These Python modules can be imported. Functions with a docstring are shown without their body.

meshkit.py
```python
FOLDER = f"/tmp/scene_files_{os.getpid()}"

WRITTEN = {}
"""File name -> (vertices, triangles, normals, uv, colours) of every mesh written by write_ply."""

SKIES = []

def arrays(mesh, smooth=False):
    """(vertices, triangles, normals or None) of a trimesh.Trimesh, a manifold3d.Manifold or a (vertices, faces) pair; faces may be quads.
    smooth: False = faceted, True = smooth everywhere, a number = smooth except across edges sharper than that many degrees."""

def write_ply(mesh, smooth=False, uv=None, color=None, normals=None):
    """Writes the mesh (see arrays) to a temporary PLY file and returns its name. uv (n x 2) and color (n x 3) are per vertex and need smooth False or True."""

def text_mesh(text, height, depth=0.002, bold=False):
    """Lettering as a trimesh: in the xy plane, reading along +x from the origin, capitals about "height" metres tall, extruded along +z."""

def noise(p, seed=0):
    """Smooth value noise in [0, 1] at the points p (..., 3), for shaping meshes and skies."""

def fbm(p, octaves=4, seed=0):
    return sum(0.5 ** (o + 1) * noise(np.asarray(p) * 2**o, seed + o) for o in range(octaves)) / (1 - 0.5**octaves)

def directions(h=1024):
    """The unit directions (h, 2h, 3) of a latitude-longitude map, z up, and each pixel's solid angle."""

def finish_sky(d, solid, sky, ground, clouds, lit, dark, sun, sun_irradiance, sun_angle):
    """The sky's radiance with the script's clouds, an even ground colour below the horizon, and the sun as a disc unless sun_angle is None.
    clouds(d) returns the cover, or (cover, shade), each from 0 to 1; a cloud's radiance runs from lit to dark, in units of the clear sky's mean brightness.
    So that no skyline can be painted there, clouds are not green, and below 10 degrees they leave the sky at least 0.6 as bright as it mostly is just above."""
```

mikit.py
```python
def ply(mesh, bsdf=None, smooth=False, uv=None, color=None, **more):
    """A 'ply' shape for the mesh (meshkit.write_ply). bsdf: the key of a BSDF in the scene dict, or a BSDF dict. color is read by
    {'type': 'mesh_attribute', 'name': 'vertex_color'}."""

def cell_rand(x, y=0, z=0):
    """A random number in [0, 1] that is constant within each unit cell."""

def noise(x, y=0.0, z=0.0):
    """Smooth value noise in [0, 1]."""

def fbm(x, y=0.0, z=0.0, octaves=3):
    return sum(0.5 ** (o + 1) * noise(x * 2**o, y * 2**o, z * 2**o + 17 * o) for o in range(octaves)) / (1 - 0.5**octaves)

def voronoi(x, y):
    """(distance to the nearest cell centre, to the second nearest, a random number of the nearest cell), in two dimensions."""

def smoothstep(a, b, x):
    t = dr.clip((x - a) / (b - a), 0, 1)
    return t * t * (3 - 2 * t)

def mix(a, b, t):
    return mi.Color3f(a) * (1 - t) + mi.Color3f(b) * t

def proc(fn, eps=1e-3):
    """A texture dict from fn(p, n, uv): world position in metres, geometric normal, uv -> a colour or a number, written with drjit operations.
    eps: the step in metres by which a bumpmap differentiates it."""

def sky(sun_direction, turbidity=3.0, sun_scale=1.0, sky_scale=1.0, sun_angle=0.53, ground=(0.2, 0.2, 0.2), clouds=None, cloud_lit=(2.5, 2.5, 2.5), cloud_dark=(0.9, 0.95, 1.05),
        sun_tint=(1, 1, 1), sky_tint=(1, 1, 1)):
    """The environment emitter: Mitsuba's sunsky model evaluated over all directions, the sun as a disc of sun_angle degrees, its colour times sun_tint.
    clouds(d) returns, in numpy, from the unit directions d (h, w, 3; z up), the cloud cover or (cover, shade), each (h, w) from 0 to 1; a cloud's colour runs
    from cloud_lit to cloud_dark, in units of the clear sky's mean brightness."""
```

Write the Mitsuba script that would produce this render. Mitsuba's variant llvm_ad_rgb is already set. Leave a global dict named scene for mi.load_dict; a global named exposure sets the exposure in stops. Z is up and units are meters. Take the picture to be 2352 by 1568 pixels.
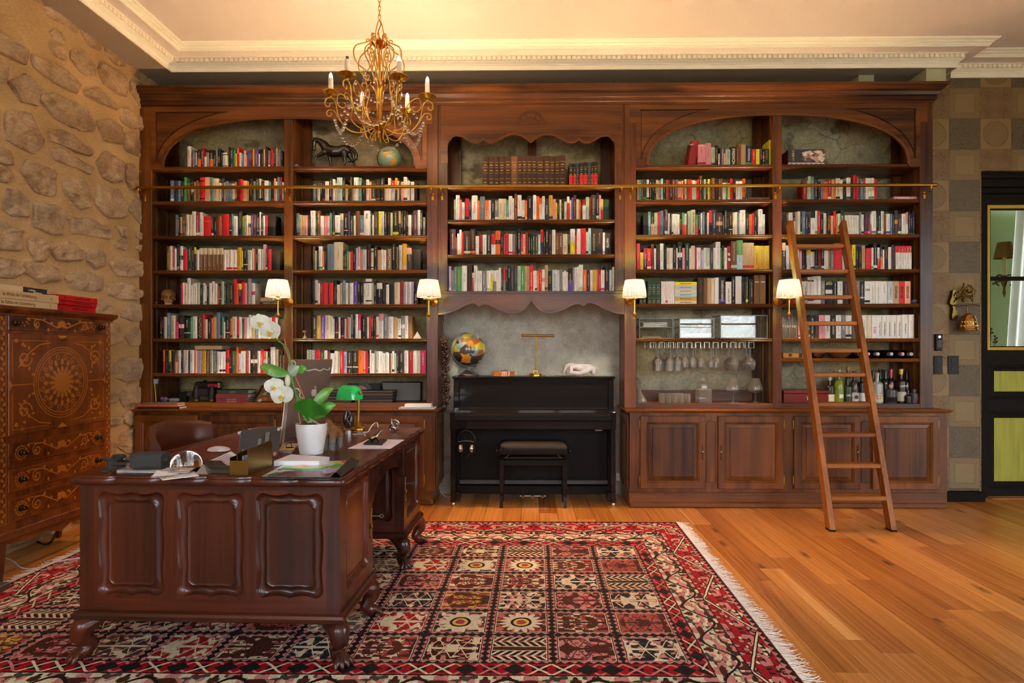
import math, random
import numpy as np, trimesh, mitsuba as mi, drjit as dr
import mikit, meshkit
from shapely.geometry import Polygon, Point, LineString, box as sbox
import manifold3d as m3


SKY, WAL, MAH, LAMP, CAND = 58.0, ("271206", "7c4519"), ("1c0a05", "58230f"), 14000.0, 700.0
T = mi.ScalarTransform4f
scene, labels = {}, {}
exposure = -0.2
# ---------------------------------------------------------------- camera, sky
F_, CX, HY, H_ = 1400.0, 1197.0, 808.0, 1.37
SY, CY = math.sin(math.radians(.73)), math.cos(math.radians(.73))
scene['camera'] = {'type': 'perspective', 'fov': 2 * math.degrees(math.atan(1176 / F_)), 'fov_axis': 'x', 'near_clip': .05, 'far_clip': 200.0,
    'principal_point_offset_x': -(CX - 1176) / 2352, 'principal_point_offset_y': -(HY - 784) / 1568,
    'to_world': T().look_at(origin=[0, 0, H_], target=[-SY, CY, H_], up=[0, 0, 1])}
scene['sky'] = mikit.sky((.35, .25, .9), turbidity=4.0, sun_scale=0.0, sky_scale=SKY, ground=(.42, .45, .34),
    clouds=lambda d: np.clip(.55 + .5 * (meshkit.fbm(d * np.array([2.2, 2.2, 4.5]), 4, 3) - .45), 0, 1), cloud_lit=(1.74, 1.66, 1.55), cloud_dark=(1.14, 1.12, 1.10))

# ---------------------------------------------------------------- helpers
def P(px, py, Y):
    a = (px - CX) / F_; x = Y * (a * CY - SY) / (CY + a * SY); d = -x * SY + Y * CY
    return x, H_ + (HY - py) * d / F_
def PXx(px, Y): return P(px, 0, Y)[0]
def G(px, py, z=0.0):
    d = F_ * (z - H_) / (HY - py); u = (px - CX) / F_ * d
    return u * CY - d * SY, u * SY + d * CY
def lin(c):
    if isinstance(c, str):
        c = [int(c[i:i + 2], 16) / 255 for i in (0, 2, 4)]
    return [x / 12.92 if x < .04045 else ((x + .055) / 1.055) ** 2.4 for x in c]
RNG = random.Random(7)
def newkey(k):
    if k not in scene and k not in HOLD: return k
    i = 1
    while f'{k}_{i:03d}' in scene or f'{k}_{i:03d}' in HOLD: i += 1
    return f'{k}_{i:03d}'
HOLD = set()
def tag(key, label=None, cat=None, group=None, kind=None):
    d = labels.setdefault(key, {})
    for k, v in (('label', label), ('category', cat), ('group', group), ('kind', kind)):
        if v: d[k] = v
def thing(name, label, cat, group=None):
    k = newkey(name); HOLD.add(k); tag(k, label, cat, group); return k
WOODS = set()
def add(name, mesh, mat, parent=None, col=None, sm=False, label=None, cat=None, group=None, kind=None, uv=None, emit=None):
    k = newkey(parent + '__' + name if parent else name)
    if isinstance(mesh, (list, tuple)) and mesh and not isinstance(mesh[0], np.ndarray): mesh = cat_(mesh)
    if hasattr(mesh, 'to_mesh'): mesh = frommf(mesh)
    if sm not in (False, True): mesh = trimesh.graph.smooth_shade(mesh, angle=math.radians(sm), facet_minarea=None); sm = True
    n = len(mesh.vertices)
    if mat in WOODS and uv is None: uv = np.tile([RNG.random(), RNG.random() * 9], (n, 1))
    if mat[:2] == 'vc' or mat in ('leafgreen', 'petalwhite'):
        c = col if isinstance(col, np.ndarray) and len(col) == n else np.tile(lin(col), (n, 1))
    else: c = None
    more = {'emitter': {'type': 'area', 'radiance': {'type': 'rgb', 'value': emit}}} if emit else {}
    scene[k] = mikit.ply(mesh, mat, smooth=sm, uv=uv, color=c, **more)
    if label or cat or group or kind: tag(k, label, cat, group, kind)
    return k
def mk(v, f): return trimesh.Trimesh(np.asarray(v, float), np.asarray(f, int), process=False)
def cat_(ms): return trimesh.util.concatenate([m for m in ms])
def box(x0, x1, y0, y1, z0, z1, b=0.0):
    if b <= 0:
        m = trimesh.creation.box(bounds=[[x0, y0, z0], [x1, y1, z1]]); return m
    b = min(b, (x1 - x0) * .45, (y1 - y0) * .45, (z1 - z0) * .45)
    v = []
    for sx in (0, 1):
        for sy in (0, 1):
            for sz in (0, 1):
                c = np.array([x1 if sx else x0, y1 if sy else y0, z1 if sz else z0]); i = np.array([-1 if sx else 1, -1 if sy else 1, -1 if sz else 1]) * b
                for k in range(3):
                    w = c + i; w[k] = c[k]; v.append(w)
    return trimesh.convex.convex_hull(np.array(v))
def prism(pts, y0, y1, holes=()):
    """polygon in the x-z plane, given depth in y"""
    p = pts if hasattr(pts, 'geom_type') else Polygon(pts, holes)
    out = []
    for g in getattr(p, 'geoms', [p]):
        m = trimesh.creation.extrude_polygon(g, y1 - y0, engine='earcut')
        v = np.array(m.vertices); m = mk(np.stack([v[:, 0], y0 + v[:, 2], v[:, 1]], 1), np.array(m.faces)[:, ::-1]); out.append(m)
    return cat_(out)
def slab(pts, z0, z1):
    m = trimesh.creation.extrude_polygon(pts if hasattr(pts, 'geom_type') else Polygon(pts), z1 - z0, engine='earcut')
    m.apply_translation([0, 0, z0]); return m
def lathe(prof, n=24, c=(0, 0, 0), s=(1, 1, 1)):
    """prof: (r, z) list"""
    a = np.arange(n) * 2 * np.pi / n; pr = np.array(prof, float)
    v = np.stack([pr[:, 0][:, None] * np.cos(a), pr[:, 0][:, None] * np.sin(a), np.repeat(pr[:, 1][:, None], n, 1)], -1).reshape(-1, 3)
    m = len(pr); i, j = np.meshgrid(np.arange(m - 1), np.arange(n), indexing='ij'); jn = (j + 1) % n
    q = np.stack([i * n + j, i * n + jn, (i + 1) * n + jn, (i + 1) * n + j], -1).reshape(-1, 4)
    f = np.vstack([q[:, [0, 1, 2]], q[:, [0, 2, 3]]])
    return mk(v * np.array(s) + np.array(c), f)
def loft(rings, caps=True):
    """rings: list of (n,3) closed loops"""
    R = np.array(rings, float); m, n = R.shape[:2]
    i, j = np.meshgrid(np.arange(m - 1), np.arange(n), indexing='ij'); jn = (j + 1) % n
    q = np.stack([i * n + j, i * n + jn, (i + 1) * n + jn, (i + 1) * n + j], -1).reshape(-1, 4)
    f = [np.vstack([q[:, [0, 1, 2]], q[:, [0, 2, 3]]])]; v = R.reshape(-1, 3)
    if caps == 'end':
        c1 = R[-1].mean(0); v = np.vstack([v, c1]); k = np.arange(n); kn = (k + 1) % n; f.append(np.stack([(m - 1) * n + k, (m - 1) * n + kn, k * 0 + m * n], 1))
    elif caps:
        c0, c1 = R[0].mean(0), R[-1].mean(0); v = np.vstack([v, c0, c1]); k = np.arange(n); kn = (k + 1) % n
        f += [np.stack([kn, k, k * 0 + m * n], 1), np.stack([(m - 1) * n + k, (m - 1) * n + kn, k * 0 + m * n + 1], 1)]
    return mk(v, np.vstack(f))
def tube(pts, r, n=8, caps=True, closed=False):
    p = np.asarray(pts, float); m = len(p); r = np.broadcast_to(r, (m,))
    t = np.gradient(p, axis=0) if not closed else np.roll(p, -1, 0) - np.roll(p, 1, 0)
    t /= np.linalg.norm(t, axis=1, keepdims=True) + 1e-12
    nrm = np.zeros_like(p); a = np.array([0, 0, 1.0]) if abs(t[0][2]) < .9 else np.array([1.0, 0, 0])
    for i in range(m):
        a = a - t[i] * (a @ t[i]); a /= np.linalg.norm(a) + 1e-12; nrm[i] = a
    b = np.cross(t, nrm); ang = np.arange(n) * 2 * np.pi / n
    rings = p[:, None] + r[:, None, None] * (np.cos(ang)[None, :, None] * nrm[:, None] + np.sin(ang)[None, :, None] * b[:, None])
    if closed: return loft(np.concatenate([rings, rings[:1]]), False)
    return loft(rings, caps)
def spline(pts, n=24):
    from scipy.interpolate import CubicSpline
    p = np.asarray(pts, float); d = np.r_[0, np.cumsum(np.linalg.norm(np.diff(p, axis=0), axis=1))]
    return CubicSpline(d, p)(np.linspace(0, d[-1], n))
def ball(c, r, sub=2, s=(1, 1, 1)):
    m = trimesh.creation.icosphere(subdivisions=sub, radius=1.0); return mk(np.array(m.vertices) * r * np.array(s) + np.array(c), m.faces)
def cyl(p0, p1, r, n=16, r1=None): return tube([p0, p1], [r, r if r1 is None else r1], n)
def mould(path, prof, closed=False):
    """profile (out, z) swept along a plan polyline, out = right-hand side, mitred"""
    p = np.asarray(path, float); n = len(p); rings = []
    for i in range(n):
        a = p[i] - p[i - 1] if i > 0 or closed else p[1] - p[0]
        b = p[(i + 1) % n] - p[i] if i < n - 1 or closed else p[-1] - p[-2]
        na, nb = [np.array([d[1], -d[0]]) / np.linalg.norm(d) for d in (a, b)]
        mm = (na + nb) / (1 + na @ nb)
        rings.append([[p[i][0] + mm[0] * o, p[i][1] + mm[1] * o, z] for o, z in prof])
    if closed: rings.append(rings[0])
    return loft(rings, False) if closed else capped(rings, prof)
def capped(rings, prof):
    m = loft(rings, False); n = len(prof)
    try:
        pv, pf = trimesh.creation.triangulate_polygon(Polygon(prof), engine='earcut')
        if len(pv) == n:
            v = np.array(m.vertices); f = [np.array(m.faces), pf, pf[:, ::-1] + len(v) - n]; return mk(v, np.vstack(f))
    except Exception: pass
    return m
def frommf(mf):
    r = mf.to_mesh(); return mk(r.vert_properties[:, :3], r.tri_verts)
def tomf(m): return m3.Manifold(m3.Mesh(np.asarray(m.vertices, np.float32), np.asarray(m.faces, np.uint32)))
def body(bones, joints, ref=.02, it=12, extra=()):
    """bones: list of tuples of joint names; joints: name -> (xyz, r)"""
    def sph(j):
        c, r = joints[j]; return m3.Manifold.sphere(r, 16).translate(list(map(float, c)))
    M = m3.Manifold.batch_boolean([m3.Manifold.batch_hull([sph(j) for j in b]) for b in bones], m3.OpType.Add)
    for e in extra: M = M - e
    m = frommf(M.refine_to_length(ref)); m.merge_vertices()
    trimesh.smoothing.filter_taubin(m, iterations=it); return m
def rot(m, deg, axis=(0, 0, 1), at=(0, 0, 0)):
    m = m.copy(); m.apply_transform(trimesh.transformations.rotation_matrix(math.radians(deg), axis, at)); return m
def mv(m, d): m = m.copy(); m.apply_translation(d); return m
def place(m, M): m = m.copy(); m.apply_transform(M); return m
def text(s, h, at, mode='h', depth=.0008, bold=False, fit=None, M=None):
    """lettering on a face seen from -y; mode h: reads along +x, v: reads downwards, u: reads upwards. at = centre (x, y, z)"""
    m = meshkit.text_mesh(s, h, depth, bold); v = np.array(m.vertices)
    c = (v.min(0) + v.max(0)) / 2; v = v - [c[0], c[1], 0]
    if fit and np.ptp(v[:, 0]) > fit: v[:, 0] *= fit / np.ptp(v[:, 0])
    if mode == 'h': w = np.stack([v[:, 0], -v[:, 2], v[:, 1]], 1)
    elif mode == 'v': w = np.stack([v[:, 1], -v[:, 2], -v[:, 0]], 1)
    elif mode == 'u': w = np.stack([-v[:, 1], -v[:, 2], v[:, 0]], 1)
    else: w = v
    w = w + np.array(at); r = mk(w, m.faces)
    return place(r, M) if M is not None else r
def frame(x0, x1, z0, z1, rings, y):
    """rectangular rings (inset, dy) lofted from the outside in and closed"""
    R = [[[x0 + a, y + d, z0 + a], [x1 - a, y + d, z0 + a], [x1 - a, y + d, z1 - a], [x0 + a, y + d, z1 - a]] for a, d in rings]
    return loft(R, True)

# ---------------------------------------------------------------- materials
def rgb(c): return {'type': 'rgb', 'value': lin(c) if isinstance(c, str) else list(c)}
VC = {'type': 'mesh_attribute', 'name': 'vertex_color'}
def prin(key, base, **k):
    scene[key] = {'type': 'twosided', 'bsdf': {'type': 'principled', 'base_color': base, **k}}; return key
prin('vc', VC, roughness=.55, specular=.35)
prin('vcmat', VC, roughness=.85, specular=.15)
prin('vcgloss', VC, roughness=.18, specular=.5, clearcoat=.6, clearcoat_gloss=.9)
prin('vcmetal', VC, roughness=.28, metallic=1.0)
scene['glass'] = {'type': 'dielectric', 'int_ior': 1.5}
scene['thin'] = {'type': 'thindielectric', 'int_ior': 1.5}
scene['glassware'] = {'type': 'principledthin', 'base_color': {'type': 'rgb', 'value': [.93, .95, .93]}, 'roughness': .06, 'spec_trans': .93, 'eta': 1.5, 'diff_trans': .2}
scene['vcthin'] = {'type': 'principledthin', 'base_color': VC, 'roughness': .5, 'diff_trans': .7, 'spec_trans': 0.0}
BRASS, GILT, CHROME = 'b8873a', 'd6a345', 'd8d8d8'
nz, fb, ss, mix = mikit.noise, mikit.fbm, mikit.smoothstep, mikit.mix
def wood(key, ax, dark, light, fine=90., k=1.0, red=None, **more):
    dark, light = lin(dark), lin(light)
    def fn(p, n, uv):
        q = [p.x, p.y, p.z]; al = q[ax]; u, w = [q[i] for i in range(3) if i != ax]
        s = uv.y * 3.1
        warp = nz(al * 1.3 + s, u * 5 + s, w * 5)
        g = nz(al * 2.2, (u + .05 * warp) * fine + s * 7, (w + .05 * warp) * fine)
        g2 = fb(al * 1.1 + s, (u + .09 * warp) * 14 + s, (w + .09 * warp) * 14, 2)
        fig = dr.sin(9 * fb(al * 1.7 + s, (u + w) * 3.4 + s, 3.0 + s, 2))
        t = dr.clip(.26 * g + .80 * g2 - .04 + .13 * fig + (uv.x - .5) * .42 * k, 0, 1)
        c = mix(dark, light, t)
        pore = ss(.74, .9, nz(al * 9, u * fine * 4 + s, w * fine * 4))
        return c * (1 - .35 * pore)
    prin(key, mikit.proc(fn), **{**dict(roughness=.33, specular=.28, clearcoat=.12, clearcoat_gloss=.85), **more}); WOODS.add(key)
for i, a in enumerate('xyz'):
    wood('walnut_' + a, i, WAL[0], WAL[1])
    wood('mahogany_' + a, i, MAH[0], MAH[1], fine=70, roughness=.24, clearcoat=.7, clearcoat_gloss=.9)
wood('ladderwood', 2, '6a3812', 'b06a28', roughness=.4)
wood('ladderwood_x', 0, '6a3812', 'b06a28', roughness=.4)

# ================================================================ setting
XL, YB, YP, ZS, ZC = -3.53, 5.88, 5.70, 3.907, 4.074   # left wall, stone back wall, papered wall, soffit, ceiling
# floor: oak planks laid away from the camera
def oakfn(p, n, uv):
    s = uv.y * 5.3
    u, v = p.x, p.y
    w = nz(v * .9 + s, u * 4 + s, 1.0)
    g = nz((u + .03 * w) * 120 + s, v * 3.0)
    cath = .5 + .5 * dr.sin((u + .075 * nz(v * 1.3 + s, u * 2.2, 3.0)) * 160 + 6 * nz(v * .8, s, 2.0))
    t = .42 * fb((u + .04 * w) * 16 + s, v * .9, s, 2) + .22 * g + .16 * cath * nz(v * .5, s, 7.0) + .06
    c = mix(lin('7d4212'), lin('cf8d46'), dr.clip(t + (uv.x - .5) * .55, 0, 1))
    d1, d2, r = mikit.voronoi(u * 3.4 + s, v * 1.15 + s)
    dd = dr.sqrt(dr.square(d1)) + .05 * nz(u * 60, v * 40)
    kn = (1 - ss(.035, .14, dd)) * dr.select(r > .62, 1.0, 0.0)
    c = mix(c, lin('2e1606'), .75 * kn)
    return mix(c, lin('e0ae6a'), .55 * ss(.86, .97, nz(u * 22 + s, v * .55 + s)) * ss(.4, .8, uv.x))
prin('oak', mikit.proc(oakfn), roughness=.30, specular=.45, clearcoat=.3, clearcoat_gloss=.8); WOODS.add('oak')
add('floor', box(-3.9, 6.6, -3.2, 6.4, -.12, -.006), 'oak', kind='structure', label='oiled oak plank floor')
rp = random.Random(3)
for i in range(66):
    x0 = XL - .03 + i * .152; y = 1.5 - rp.random() * 1.2
    while y < 6.0:
        L = .9 + rp.random() * 1.6; y1 = min(y + L, 6.05)
        if 6.05 - y1 < .3: y1 = 6.05
        x1 = x0 + .1515
        hid = x0 > -2.95 and x1 < 1.08 and y > 2.0 and y1 < 4.8
        if y1 > 2.0 and not hid and x0 < 6.3 and (x0 + x1) / 2 < 1.25 * y1 + .5 and -(x0 + x1) / 2 < 1.0 * y1:
            b = .0012
            v = [(x0, y, -.006), (x1, y, -.006), (x1, y1, -.006), (x0, y1, -.006), (x0 + b, y + .0003, 0), (x1 - b, y + .0003, 0), (x1 - b, y1 - .0003, 0), (x0 + b, y1 - .0003, 0)]
            f = [(4, 5, 6), (4, 6, 7)] + [q for k in range(4) for q in ((k, (k + 1) % 4, 4 + (k + 1) % 4), (k, 4 + (k + 1) % 4, 4 + k))]
            add('plank', mk(v, f), 'oak', 'floor', uv=np.tile([rp.random(), rp.random() * 9], (8, 1)))
        y = y1
# left wall: ochre mortar with rough stones
def stonefn(a, b):
    def fn(p, n, uv):
        t = fb(p.x * 9, p.y * 9, p.z * 9, 3); c = mix(lin(a), lin(b), dr.clip(t * 1.5 - .3 + (nz(p.y * 1.9, p.z * 2.6, 1.0) - .5) * .6, 0, 1))
        c = mix(c, lin('7d7466'), (.25 * ss(.55, .75, nz(p.y * 5 + 9, p.z * 5, 3.0))))
        return c * (.72 + .4 * nz(p.x * 70, p.y * 70, p.z * 70))
    return mikit.proc(fn)
def rough(key, tex, sc, fr):
    def bump(p, n, uv): return fb(p.x * fr, p.y * fr, p.z * fr, 3)
    scene[key] = {'type': 'twosided', 'bsdf': {'type': 'bumpmap', 'arbitrary': mikit.proc(bump, eps=.004), 'scale': sc, 'bsdf': {'type': 'principled', 'base_color': tex, 'roughness': .9, 'specular': .15}}}
rough('stone', stonefn('967a5c', 'ceb08a'), .055, 15)
def mortfn(p, n, uv):
    t = fb(p.x * 4, p.y * 4, p.z * 4, 3); return mix(lin('a98a5c'), lin('cfae7c'), dr.clip(t * 1.4 - .2, 0, 1)) * (.8 + .3 * nz(p.x * 110, p.y * 110, p.z * 110))
rough('mortar', mikit.proc(mortfn), .014, 45)
def gridwall(u0, u1, v0, v1, nu, nv, amp, fr, seed):
    u, v = np.meshgrid(np.linspace(u0, u1, nu), np.linspace(v0, v1, nv), indexing='ij')
    h = amp * (meshkit.fbm(np.stack([u * fr, v * fr, u * 0 + 2.5], -1), 4, seed) - .5)
    i, j = np.meshgrid(np.arange(nu - 1), np.arange(nv - 1), indexing='ij'); q = np.stack([i * nv + j, (i + 1) * nv + j, (i + 1) * nv + j + 1, i * nv + j + 1], -1).reshape(-1, 4)
    return u.ravel(), v.ravel(), h.ravel(), np.vstack([q[:, [0, 1, 2]], q[:, [0, 2, 3]]])
u, v, h, f = gridwall(1.2, 5.95, 0, 4.1, 150, 140, .035, 3.5, 5)
wl = mk(np.stack([XL - .012 + h, u, v], 1), f)
add('wall_left', cat_([box(-3.9, XL - .05, -3.2, 6.4, -.1, 4.4)]), 'mortar', kind='structure', label='wall of rough stones in ochre mortar')
add('mortar_face', wl, 'mortar', 'wall_left', sm=True)
# the stones, in uneven courses
rs = random.Random(11)
def stone(cy, cz, w, hh, seed):
    r_ = random.Random(seed); nc = r_.randint(5, 8); n = 30; rings = []
    ca = sorted((k + .75 * r_.random()) * 2 * math.pi / nc for k in range(nc)); cor = []
    for a in ca:
        e = 3.4; rr = (abs(math.cos(a)) ** e + abs(math.sin(a)) ** e) ** (-1 / e) * (.92 + .14 * r_.random()); cor.append((math.cos(a) * rr * w / 2, math.sin(a) * rr * hh / 2))
    L_ = LineString(cor + cor[:1]); base = [L_.interpolate(k / n, True).coords[0] for k in range(n)]
    hgt = .006 + .016 * r_.random(); tilt = (r_.random() - .5) * .12; tz = (r_.random() - .35) * .16
    for s, d in ((1.05, -.05), (1.0, .05), (.96, .5), (.86, .85), (.66, 1.0), (.42, 1.05), (.2, 1.0)):
        ring = []
        for a, b in base:
            q = np.array([(cy + a * s) * 9, (cz + b * s) * 13, seed * 1.7]); j = .030 * (meshkit.noise(q) - .5) + .020 * (meshkit.noise(q * 2.7) - .5) if d > .1 else 0
            ring.append((XL + (d * hgt if d > 0 else d) + ((tilt * a * s + tz * b * s) * .7 if d > .1 else 0) + j, cy + a * s + .010 * (meshkit.noise(q * 2) - .5), cz + b * s + .014 * (meshkit.noise(q * 2 + 9) - .5)))
        rings.append(ring)
    return loft(rings, 'end')
z = .02; nst = 0
while z < 4.02:
    hh = .15 + rs.random() * .13; y = 1.62 + rs.random() * .2
    while y < 5.86:
        w = .17 + rs.random() ** 1.2 * .36; k = rs.random(); h2 = hh * (.70 + .34 * rs.random())
        visible = -XL / (y + w) < .93 and (z > 1.05 or y > 4.25 or z < .35) and -.30 < (z - 1.37) / y * 1.0 + .0 < .62 or (z < .4 and 3.3 < y < 5.4)
        if k > .03 and visible and nst < 300:
            if h2 < hh * .62 or (hh > .2 and rs.random() < .3):
                for u in (.27, .75): add('stone', stone(y + w / 2, z + hh * u, w * (.80 + .16 * rs.random()), hh * .46, 500 + nst), 'stone', 'wall_left', sm=28); nst += 1
            else: add('stone', stone(y + w / 2, z + hh / 2 + (rs.random() - .5) * .05, w * 1.03, h2 * 1.08, 100 + nst), 'stone', 'wall_left', sm=28); nst += 1
        y += w + .006 + rs.random() * .03
    z += hh + .012 + rs.random() * .025
# back wall behind the shelves: smoothed stone, plastered in the piano niche
def backfn(p, n, uv):
    wx = .35 * (fb(p.x * 3, p.z * 3, 2.0, 3) - .5); t = fb(p.x * 5 + wx, p.z * 5, 1.0, 4); c = mix(lin('7d725a'), lin('d0c4a2'), dr.clip(t * 2.1 - .55, 0, 1))
    d1, d2, r = mikit.voronoi((p.x + wx) * 3.1, (p.z + wx) * 4.6); c = mix(c, mix(lin('93805a'), lin('a8a08c'), r), .45)
    c = mix(c, lin('4a4032'), .62 * (1 - ss(.0, .045, d2 - d1)) * ss(.42, .6, nz(p.x * 4, p.z * 4, 5.0)))
    c = mix(c, lin('54483a'), .7 * ss(.60, .76, fb(p.x * 6 + 5, p.z * 8, 4.0, 3)))
    c = mix(c, lin('b59a50'), .4 * ss(.5, .8, nz(p.x * 1.9, p.z * 2.3, 7.0))) * (.78 + .36 * nz(p.x * 60, p.z * 60))
    nich = dr.select((p.x > -.86) & (p.x < .95) & (p.z < 1.95), 1.0, 0.0)
    return mix(c, mix(lin('aaa495'), lin('d2cdbe'), fb(p.x * 14, p.z * 14, 2.0, 3)) * (.8 + .28 * nz(p.x * 120, p.z * 120)), nich)
rough('backstone', mikit.proc(backfn), .022, 17)
u, v, h, f = gridwall(-3.7, 3.8, 0, 4.0, 240, 130, .03, 4.0, 9)
nk = (u > -.9) & (u < 1.0) & (v < 2.0); h = np.where(nk, h * .1, h)
add('wall_back', box(-3.9, 3.75, YB + .02, 6.4, -.1, 4.4), 'backstone', kind='structure', label='pale stone wall behind the bookcase')
add('stone_face', mk(np.stack([u, YB + h, v], 1), f[:, ::-1]), 'backstone', 'wall_back', sm=True)
# papered wall: square tiles in four patterns
def paperfn(p, n, uv):
    c_ = .2855; x0 = PXx(2180, YP); U = (p.x - x0) / c_; V = (p.z - .105) / c_
    i, j = dr.floor(U), dr.floor(V); a, b = U - i, V - j
    odd = (mi.Int32(i) & 1) == 0; oddj = (mi.Int32(j) & 1) == 0
    ma, mb = dr.abs(a - .5), dr.abs(b - .5); r = dr.sqrt(ma * ma + mb * mb); hi, lo = dr.maximum(ma, mb), dr.minimum(ma, mb)
    fine = nz(p.x * 150, p.z * 150)
    sw = ss(.44, .52, .5 + .5 * dr.sin(46 * (nz(hi * 17 + 3, lo * 17) + .4 * nz(hi * 34, lo * 34))))
    scroll = ss(.3, .7, .5 + .5 * dr.sin(40 * nz(a * 22, b * 22, j)))
    gold, dark, tan, grey = lin('94774a'), lin('2a2018'), lin('a87f52'), lin('806c4c')
    t_contrast = mix(tan, dark, sw)
    t_med = mix(mix(gold, grey, fine * .5), dark, .45 * sw * (1 - ss(.40, .44, r)) + .25 * ss(.36, .38, r) * (1 - ss(.39, .41, r)))
    t_scroll = mix(mix(dark, lin('3c3125'), .5), lin('8c7858'), .75 * scroll)
    fr = ss(.31, .33, hi)
    t_frame = mix(mix(grey, gold, .4 + .3 * fine), dark, .35 * fr * scroll + .3 * ss(.30, .315, hi) * (1 - ss(.325, .34, hi)))
    sel = lambda m, x, y: mi.Color3f(dr.select(m, x[0], y[0]), dr.select(m, x[1], y[1]), dr.select(m, x[2], y[2]))
    c = sel(odd, sel(oddj, t_frame, t_scroll), sel(oddj, t_contrast, t_med))
    return c * (1 - .45 * ss(.485, .497, hi)) * .85
prin('paper', mikit.proc(paperfn), roughness=.55, specular=.4)
xd0 = PXx(2254, YP)
wr = cat_([box(3.62, xd0, YP, YP + .16, 0, 4.2), box(xd0, 6.6, YP, YP + .16, P(2250, 392, YP)[1], 4.2), box(5.9, 6.6, YP, YP + .16, 0, 4.2)])
add('wall_back_right', wr, 'paper', kind='structure', label='wall papered with square tile patterns in black and gold')
z1 = .085
add('baseboard_back', box(PXx(2142, 5.62) - .1, PXx(2264, 5.62), 5.62, YP, 0, z1, .004), 'vcmat', col='17120e', kind='structure', label='black baseboard under the papered wall')
# ceiling, beams, mouldings
prin('ceil', {'type': 'rgb', 'value': lin('ddd2ca')}, roughness=.9, specular=.1)
prin('plaster', {'type': 'rgb', 'value': lin('f7f0dc')}, roughness=.7, specular=.2)
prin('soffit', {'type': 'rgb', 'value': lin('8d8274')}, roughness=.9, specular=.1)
add('ceiling', box(-3.9, 6.6, -3.2, 6.4, ZC, 4.4), 'ceil', kind='structure', label='beige painted ceiling')
XB, YBm, XE = -3.248, 5.495, 3.816
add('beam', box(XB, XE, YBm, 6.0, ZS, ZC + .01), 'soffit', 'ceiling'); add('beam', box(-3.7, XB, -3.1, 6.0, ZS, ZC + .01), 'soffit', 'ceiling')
low = [(0, -.001), (.012, -.001), (.012, .036), (.02, .04), (.02, .046), (.034, .058), (.04, .062), (.04, .067), (.046, .067), (.046, .100), (.066, .103), (.066, .109), (0, .109)]
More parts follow.
